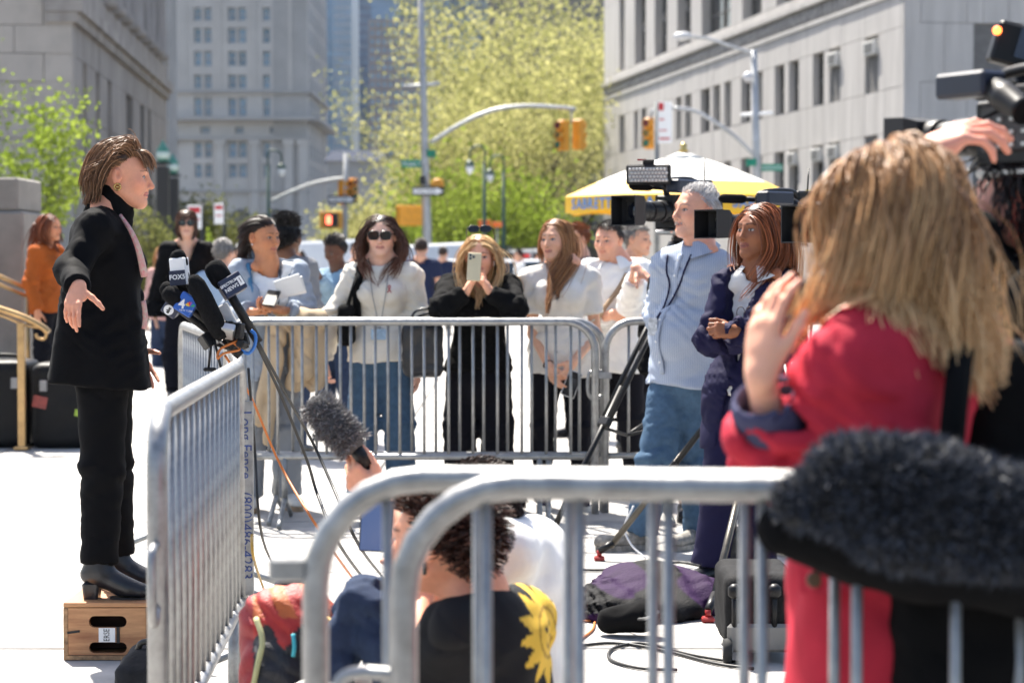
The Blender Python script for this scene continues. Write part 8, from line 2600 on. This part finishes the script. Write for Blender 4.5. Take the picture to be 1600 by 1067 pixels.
# ---- tripods
def tripod(label, head, feet, top_r=.05, tube=M_TRI, spread=True, arm=None, htop=.16):
    head = np.asarray(head, float)
    t = thing('tripod', label, 'tripod', np.mean(feet, axis=0) * V(1, 1, 0))
    mb = MB(); mb.lathe([(.07, -.04), (.085, 0), (.085, .05), (.06, .07), (.075, .09), (.08, htop - .03), (.07, htop)], head, n=18); hd = mb.build('fluid_head', M_TRI, t)
    mb = MB(); mb.lathe([(.02, -.11), (.022, -.085), (.02, -.06)], head + V(0, 0, .10), axis=(1, -.3, 0), n=12); mb.lathe([(.02, .06), (.022, .085), (.02, .11)], head + V(0, 0, .1), axis=(1, -.3, 0), n=12); mb.build('tension_knob', M_TRI, hd)
    mb = MB(); mb.box(head + V(0, 0, htop + .012), (.10, .16, .024), bev=.005); mb.build('camera_plate', M_TRI, hd)
    mb = MB(); mb.lathe([(.07, -.07), (.085, -.05), (.085, -.02), (.06, -.0)], head, n=18); mb.build('bowl', M_RSTK, t)
    ctr = np.mean(feet, axis=0)
    for f in feet:
        f = np.asarray(f, float)
        sh = head + nrm((f - head) * V(1, 1, 0)) * .07 - V(0, 0, .05)
        d = f - sh; u = nrm(d); side = nrm(np.cross(u, V(0, 0, 1)))
        mb = MB()
        for s_ in (-1, 1): mb.tube([sh + side * .024 * s_, sh + d * .55 + side * .024 * s_], .0135, n=8)
        lg = mb.build('leg', M_TRI, t)
        mb = MB(); mb.tube([sh + d * .40, sh + d * .93], .0155, n=10); mb.build('lower_tube', tube, lg)
        mb = MB(); mb.box(sh + d * .53, (.075, .035, .05), rot=np.stack([side, np.cross(u, side), u], 1), bev=.006); mb.build('clamp', M_TRI, lg)
        mb = MB(); mb.tube([sh + d * .91, f + V(0, 0, .045)], .017, n=10); mb.build('shoe_joint', M_TRI, lg); mb = MB(); mb.tube([f + V(0, 0, .05), f + V(0, 0, .02)], .012, n=8); mb.box(f + V(0, 0, .012), (.05, .05, .022), bev=.006); mb.build('foot', M_RSTK if spread else M_TRI, lg)
        if spread:
            mb = MB(); q = ctr * V(1, 1, 0) + V(0, 0, .62 * head[2] * .62); mb.tube([sh + d * .55, q], .009, n=6); mb.build('spreader', M_TRI, lg)
    if arm is not None:
        mb = MB(); mb.tube([head + V(0, 0, .08), np.asarray(arm)], .009, n=8); mb.tube([head + (np.asarray(arm) - head) * .75, np.asarray(arm)], .014, n=8); mb.build('pan_handle', M_TRI, t)
    return t
f1 = [G(848, 862, .0), G(1012, 842, 0) + V(.35, .55, 0), V(gx(980, 11.9), 11.55, 0)]
hd1 = T1(0, -.02, -.105); hd1 = hd1 - V(0, 0, .19)
tripod('heavy black tripod with a red collar carrying the lit camera', hd1, [G(848, 862, 0), V(gx(1090, 10.9), 10.95, 0), V(gx(985, 11.9), 11.35, 0)])
hd2 = T2(0, -.02, -.105); hd2 = V(hd2[0], hd2[1], 1.02)
tripod('bronze-legged tripod under the second camera, one red foot forward', hd2 - V(.02, 0, 0), [G(937, 876, 0), G(1108, 972, 0), V(gx(1330, 10.2), 10.4, 0)], tube=M_GRIP)
rod(hd2 + V(0, 0, .1), T2(0, -.02, -.1), .03, M_PLAS, bpy.data.objects['tripod.001'], 'riser')

# ---- things on the ground
pj = thing('purple_jacket', 'crumpled purple and black jacket lying on the pavement', 'jacket', G(1020, 960, 0))
F = SDF()
for (x, y, w, d_, h_) in ((960, 965, .16, .16, .12), (1000, 955, .18, .2, .17), (1045, 955, .18, .2, .15), (1090, 960, .14, .16, .12), (1020, 972, .2, .12, .09), (945, 972, .1, .1, .06)):
    c = G(x, y, 0); F.el(c + V(0, .08, h_ * .35), (w, d_, h_ * .75), k=.07)
F.fn(lambda P: P[..., 2] - .004, V(-9, -9, -9), V(9, 30, .004), k=.004, op='s')
def pjc(v):
    a = np.sin(v[:, 0] * 13 + v[:, 1] * 4 + 1) + np.sin(v[:, 2] * 26 + v[:, 0] * 7)
    m_ = smooth01((a - .2) * 7 + .5)[:, None]
    return V(.006, .006, .007) * (1 - m_) + V(.024, .007, .040) * m_
soft_obj('shell', F, .009, mat('nylon_two_tone', (.05, .02, .08), attr=True, rough=.75, spec=.15, var=.1, bump=.3, bscale=90), pj, disp=wrinkle(.016, 1.9, 14), colors=pjc)
mb = MB(); mb.tube(bez([G(965, 975, .03), G(985, 968, .05), G(1010, 966, .10), G(1030, 955, .14)], 4), .006, n=6); mb.build('zip', M_SILV, pj)
tube_c = G(985, 962, .05); F = SDF(); F.rc(G(955, 970, .055), G(1005, 962, .08), .05, .06, k=.02); soft_obj('sleeve', F, .010, C_BLACK2, pj, disp=wrinkle(.008, 1.6, 3))
rc_ = thing('rolling_case', 'grey-black rolling equipment case with wheels, beside the red jacket', 'case', G(1175, 1040, 0))
c = G(1180, 1035, 0); F = SDF(); F.bx(c + V(.03, .22, .175), (.13, .22, .135), rnd=.04); soft_obj('shell', F, .012, mat('charcoal_nylon', (.014, .014, .015), rough=.8, spec=.15, var=.2, vscale=20, bump=.3, bscale=120), rc_, disp=wrinkle(.004, 1.6, 4))
mb = MB(); mb.box(c + V(.03, -.012, .09), (.25, .03, .10), bev=.012); mb.build('bumper', mat('grey_bumper', (.18, .175, .165), rough=.5, var=.1), rc_)
for sx in (-.095, .15):
    mb = MB(); mb.lathe([(.02, -.016), (.042, -.014), (.045, 0), (.042, .014), (.02, .016)], c + V(sx, -.02, .046), axis=(1, 0, 0), n=16); w = mb.build('wheel', M_TYRE, rc_)
    mb = MB(); mb.lathe([(.018, -.018), (.018, .018)], c + V(sx, -.02, .046), axis=(1, 0, 0), n=10); mb.build('hub', M_SILV, w)
for sx in (-.07, .07):
    mb = MB(); mb.tube([c + V(sx, -.016, .12), c + V(sx, -.02, .25)], .010, n=8); mb.lathe([(.01, 0), (.024, .012), (.024, .04), (.010, .052)], c + V(sx, -.02, .23), n=12); mb.build('pull_tube', M_PLAS, rc_)
bb = thing('duffel_bag', 'shiny black duffel bag behind the rolling case, at the navy suit woman\'s feet', 'bag', G(1150, 912, 0))
c = G(1150, 910, 0); F = SDF(); F.bx(c + V(.03, .12, .13), (.13, .12, .125), rnd=.06); soft_obj('shell', F, .011, C_LEATH, bb, disp=wrinkle(.009, 1.5, 12))
strap(bb, [c + V(-.06, .0, .22), c + V(-.03, -.02, .30), c + V(.08, -.02, .30), c + V(.12, .0, .22)], .01, C_LEATH, 'handle')
# ---- red and black backpack inside the barriers
bp_ = thing('backpack', 'red, orange and black backpack standing at the foot of the side barrier', 'backpack', (gx(460, 5.0), 5.0, 0))
B_ = lambda x, y, d=0.0: at(x, y, 5.0 + d)
F = SDF(); F.rc(B_(455, 985), B_(460, 1290), .115, .13, k=.03, flat=(V(0, 1, 0), .75)); F.el(B_(455, 975), (.105, .08, .07), k=.05); F.el(B_(430, 1075, -.08), (.085, .06, .13), k=.04)
def bpc(v):
    px_ = 800 + v[:, 0] / v[:, 1] * FPX
    z = v[:, 2]
    c = np.tile(V(.014, .015, .022), (len(v), 1))
    red = (z > .535 + .025 * np.sin(px_ * .11)) & (px_ < 480); c[red] = V(.42, .025, .02)
    org = (z > .575) & (np.sin(px_ * .12 + z * 40) > .0); c[org] = V(.50, .12, .03)
    edge = (px_ < 393) ; c[edge] = V(.30, .015, .02)
    rr = (px_ > 505) & (px_ < 530); c[rr] = V(.42, .07, .03)
    gg = (px_ >= 530); c[gg] = V(.03, .10, .09)
    return c
soft_obj('shell', F, .006, mat('backpack_nylon', (.1, .02, .02), attr=True, rough=.6, var=.12, vscale=40, bump=.3, bscale=120), bp_, disp=wrinkle(.008, 1.8, 31), colors=bpc)
strap(bp_, [B_(400, 965, -.1), B_(410, 1000, -.13), B_(402, 1040, -.14), B_(395, 1075, -.13)], .007, mat('lime_piping', (.5, .5, .25), rough=.6), 'piping')
strap(bp_, [B_(430, 935), B_(440, 912), B_(475, 912), B_(482, 935)], .012, C_NAVY, 'haul_loop')
strap(bp_, [B_(458, 990, -.14), B_(460, 1010, -.15), B_(458, 1025, -.15)], .005, mat('teal_cord', (.05, .42, .5), rough=.5), 'zip_pull')
strap(bp_, [B_(512, 965, -.06), B_(522, 975, -.08), B_(520, 990, -.09)], .005, mat('yellow_cord', (.7, .4, .03), rough=.5), 'zip_pull')
strap(bp_, [B_(505, 955, -.03), B_(530, 985, -.03), B_(545, 1040, -.03), B_(548, 1100, -.02)], .010, mat('maroon_piping', (.12, .01, .015), rough=.6), 'edge_trim')

# ---- fleece jacket thrown over the near barrier, handbag of the red jacket woman, her device
fj = thing('fleece_jacket', 'fluffy charcoal fleece draped over the near barrier at the right', 'jacket', at(1420, 800, 2.9))
J_ = lambda x, y, d=0.0: at(x, y + 18, 2.86 + d)
F = SDF()
F.rc(J_(1225, 756), J_(1330, 728), .014, .036, k=.04); F.rc(J_(1330, 722), J_(1460, 748), .038, .050, k=.05); F.rc(J_(1460, 752), J_(1700, 795), .050, .060, k=.05)
F.rc(J_(1250, 780), J_(1400, 802), .018, .040, k=.05); F.rc(J_(1400, 806), J_(1700, 850), .05, .055, k=.05)
F.el(J_(1385, 716), (.075, .045, .030), k=.05)
soft_obj('drape', F, .008, mat('charcoal_fleece', (.016, .017, .021), rough=1.0, var=.5, vscale=45, bump=1.0, bscale=90, bdist=.02, spec=.05, sheen=.15), fj, disp=wrinkle(.006, 2.2, 77))
def fibres(F, n, ln, parent, cols, seed=1, r=.0012, h=.02):
    v, q = F.mesh(h); rg = np.random.default_rng(seed)
    k = rg.integers(0, len(q), n); w = rg.dirichlet((1, 1, 1, 1), n)
    P = (v[q[k]] * w[..., None]).sum(1)
    e = .004; D = F.eval(P)
    g = np.stack([F.eval(P + V(e, 0, 0)) - D, F.eval(P + V(0, e, 0)) - D, F.eval(P + V(0, 0, e)) - D], 1); g /= np.maximum(1e-6, np.linalg.norm(g, axis=1, keepdims=True))
    P = P - g * D[:, None]
    o = g + rg.normal(0, .5, g.shape); o /= np.linalg.norm(o, axis=1, keepdims=True)
    s_ = np.cross(o, rg.normal(0, 1, o.shape)); s_ /= np.linalg.norm(s_, axis=1, keepdims=True)
    L_ = ln * rg.uniform(.5, 1.3, (n, 1))
    vv = np.stack([P - s_ * r, P + s_ * r, P + o * L_ * .6 + s_ * r * .6, P + o * L_], 1).reshape(-1, 3)
    c0, c1 = hexs(*cols[0]), hexs(*cols[1]); cc = np.repeat(c0 + (c1 - c0) * rg.random((n, 1)), 4, 0)
    ob = link('pile', np_mesh('pile', vv - ORG[parent.name], quads=np.arange(n * 4).reshape(-1, 4), mats=[M_HAIR], colors=cc), parent); ob['kind'] = 'stuff'
fibres(F, 14000, .016, fj, ((16, 16, 20), (104, 108, 120)), r=.0014)
F = SDF(); F.rc(J_(1225, 800, .05), J_(1420, 850, .05), .03, .05, k=.04); F.rc(J_(1420, 850, .05), J_(1700, 880, .05), .055, .075, k=.04)
F.rc(J_(1225, 812, .05), J_(1330, 835, .06), .035, .05, k=.03)
soft_obj('lining', F, .010, C_BLACK2, fj, disp=wrinkle(.005, 2, 8))
rb = thing('rucksack', 'black rucksack worn by the red jacket woman, right edge', 'bag', at(1560, 760, 3.35))
K_ = lambda x, y, d=0.0: at(x, y, 3.32 + d)
F = SDF(); F.bx(K_(1560, 720), (.085, .11, .19), rnd=.06); F.bx(K_(1512, 1010, -.30), (.11, .05, .20), rnd=.045, k=.05); F.rc(K_(1560, 800, -.10), K_(1530, 900, -.28), .05, .05, k=.05); soft_obj('body', F, .012, C_BLACK2, rb, disp=wrinkle(.006, 1.6, 8))
F = SDF(); F.rc(K_(1545, 590, -.02), K_(1640, 612, -.02), .025, .035, k=.02); soft_obj('denim_flap', F, .010, C_DENIML, rb, disp=wrinkle(.004, 2, 8))
dv = thing('compact_camera', 'small dark camera held to the face of the red jacket woman', 'camera', at(1275, 470, 3.3))
mb = MB(); mb.box(at(1278, 468, 3.3), (.045, .10, .07), rot=rotz(R(-15)), bev=.008); mb.build('body', M_PLAS, dv)
mb = MB(); mb.lathe([(.026, 0), (.026, .04), (.022, .045)], at(1262, 470, 3.32), axis=(-1, .2, 0), n=14); mb.build('lens', M_PLAS, dv)
# ------------------------------------------------------------------ people farther back
def passer(label, px, ytop, H, yaw, top, trou, skin=(215, 165, 145), male=False, hair=((40, 30, 25), (80, 60, 50)), style='short', Y=None, z0=0.0, hs=None, h=.021, bag=None, pitch=0, J=None, curl=0, group='people in the street behind', to=2.0, hemf=.47):
    """Y from the row of the crown unless given"""
    if Y is None:
        s_ = (413 - ytop) / (H - CAM_H); Y = FPX / s_
    b = V(gx(px, Y), Y, z0)
    p = Human(label, b, H=H, yaw=yaw, male=male, head=(yaw, pitch, 0), skin=skin, hs=hs, group=group, J={k: v(Y) for k, v in (J or {}).items()})
    p.head(h=.0085)
    p.top('top', top, i=.018, hem=hemf, h=h, amp=.005, seed=int(px), to=to)
    p.pants('trousers', trou, h=h, i=.014)
    for sd in 'LR':
        p.shoe(sd, C_LEATH, h=.02, sole=C_LEATH)
        p.hand(sd, V(0, -.05, -1) if not J else nrm(p.J['wr' + sd] - p.J['el' + sd]), p.L * (-1 if sd == 'L' else 1), h=.010, fore=.4 if to > 1 else 1.0, bare=to <= 1)
    p.body()
    if style == 'short': p.short_hair(n=220, length=.035, colors=hair, r=(.005, .003), seed=int(px), curl=curl)
    elif style == 'curly': p.short_hair(n=420, length=.08, colors=hair, r=(.005, .003), seed=int(px), curl=.012, cfreq=150, off=(.006, .04), steps=7, dirn=(0, -.2, .5))
    elif style == 'long': p.long_hair(n=260, length=.28, colors=hair, r=(.005, .0026), seed=int(px), steps=9, vol=.025)
    elif style == 'bun': p.short_hair(n=220, length=.06, colors=hair, r=(.005, .003), seed=int(px), dirn=(0, -.9, .1))
    return p
C_TEEN = cloth('navy_tee', (.018, .025, .06)); C_GREY = cloth('grey_jersey', (.2, .2, .21)); C_PINK = cloth('dusty_pink', (.5, .3, .28)); C_KHAKI = cloth('khaki', (.30, .25, .17)); C_LBLUE = cloth('sky_blue_shirt', (.35, .45, .58))
# texting woman in denim
Yt = 16.8
pt_ = passer('woman in a pale denim jacket looking down at her phone, behind the ponytail woman', 527, 362, 1.62, -35, C_DENIML, C_JEAN2, skin=(105, 68, 52), hair=((14, 10, 9), (45, 36, 32)), style='bun', Y=Yt, pitch=-22, h=.012, group=None,
       J=dict(elR=lambda Y: at(494, 456, Y - .05), wrR=lambda Y: at(487, 432, Y - .28), elL=lambda Y: at(520, 462, Y - .12), wrL=lambda Y: at(500, 434, Y - .3)))
phone('dark phone of the woman texting in the denim jacket', at(484, 420, Yt - .34), (.8, .6, 0), (.1, .2, 1), w=.075, h=.15)
passer('woman in a rust orange sweater standing behind the speaker\'s back', 74, 336, 1.58, 70, C_ORANGE, C_DARKTR, skin=(215, 150, 120), hair=((70, 32, 18), (150, 80, 45)), style='long', Y=17.9, z0=.24, h=.012, group=None)
GP = 'people in the street behind'
passer('dark haired man in a white shirt at the far left, near the stone pier', 55, 356, 1.72, 40, C_WHITE, C_DARKTR, male=True, group=GP, Y=26)
passer('fair haired person far behind the shoulder of the woman in black', 258, 362, 1.62, -20, C_PINK, C_JEAN2, hair=((150, 105, 60), (205, 160, 105)), style='long', Y=24)
passer('grey haired person with their back turned, between woman in black and ponytail', 347, 376, 1.60, 160, C_LBLUE, C_DARKTR, hair=((110, 105, 100), (165, 160, 155)), Y=17.2, h=.013)
passer('person with bushy black curls right behind the ponytail woman', 447, 343, 1.72, 150, C_GREY, C_JEAN2, skin=(110, 75, 58), male=True, hair=((12, 10, 9), (36, 30, 28)), style='curly', Y=15.5, h=.013)
passer('man in a navy tee walking away behind the cream sweater woman', 658, 378, 1.74, 172, C_TEEN, C_KHAKI, male=True, to=.6, Y=29)
passer('smaller man in navy farther off beside the light pole', 692, 391, 1.74, 165, C_TEEN, C_DARKTR, male=True, Y=42)
passer('man with ginger hair between the long haired woman and the white shirt', 905, 350, 1.72, -60, C_GREY, C_DARKTR, male=True, hair=((95, 50, 25), (150, 85, 45)), Y=17.0, h=.013)
passer('grey haired person just behind the white shirted man', 990, 354, 1.70, 60, C_BLACK2, C_DARKTR, hair=((95, 92, 90), (160, 155, 150)), Y=15.8, h=.013)
passer('pink faced pedestrian far behind the texting woman', 557, 376, 1.70, 20, C_GREY, C_DARKTR, male=True, Y=30)
passer('pedestrian in pale blue far off, left of the blue van', 470, 384, 1.70, -30, C_LBLUE, C_KHAKI, Y=46, style='long')
passer('pedestrian in grey far off behind the grey haired person', 372, 380, 1.70, 10, C_GREY, C_DARKTR, Y=40, male=True)
passer('pedestrian in pink near the far white van', 598, 388, 1.68, 100, C_PINK, C_JEAN2, Y=55, style='long')
passer('pedestrian in a white shirt far off, right of the blonde woman', 812, 386, 1.72, -80, C_WHITE, C_DARKTR, Y=50, male=True)
passer('pedestrian in black far off, beneath the parking sign', 306, 384, 1.72, 0, C_BLACK2, C_DARKTR, Y=48, male=True)
passer('pedestrian in khaki far off beside the small orange sign', 838, 390, 1.70, 60, C_KHAKI, C_JEAN2, Y=60, male=True)
# ------------------------------------------------------------------ the bright spring air
hz = MB(); hz.box((0, 340, 60.0), (1000, 800, 123))
hzm = bpy.data.materials.new('hazy_air'); hzm.use_nodes = True
nt = hzm.node_tree; nt.nodes.clear()
pv_ = nt.nodes.new('ShaderNodeVolumePrincipled'); pv_.inputs['Color'].default_value = (.93, .96, 1.0, 1); pv_.inputs['Density'].default_value = .00006; pv_.inputs['Anisotropy'].default_value = .3
ov_ = nt.nodes.new('ShaderNodeOutputMaterial'); nt.links.new(pv_.outputs[0], ov_.inputs['Volume'])
tag(hz.build('haze', hzm), kind='stuff')
scene.cycles.volume_bounces = 0
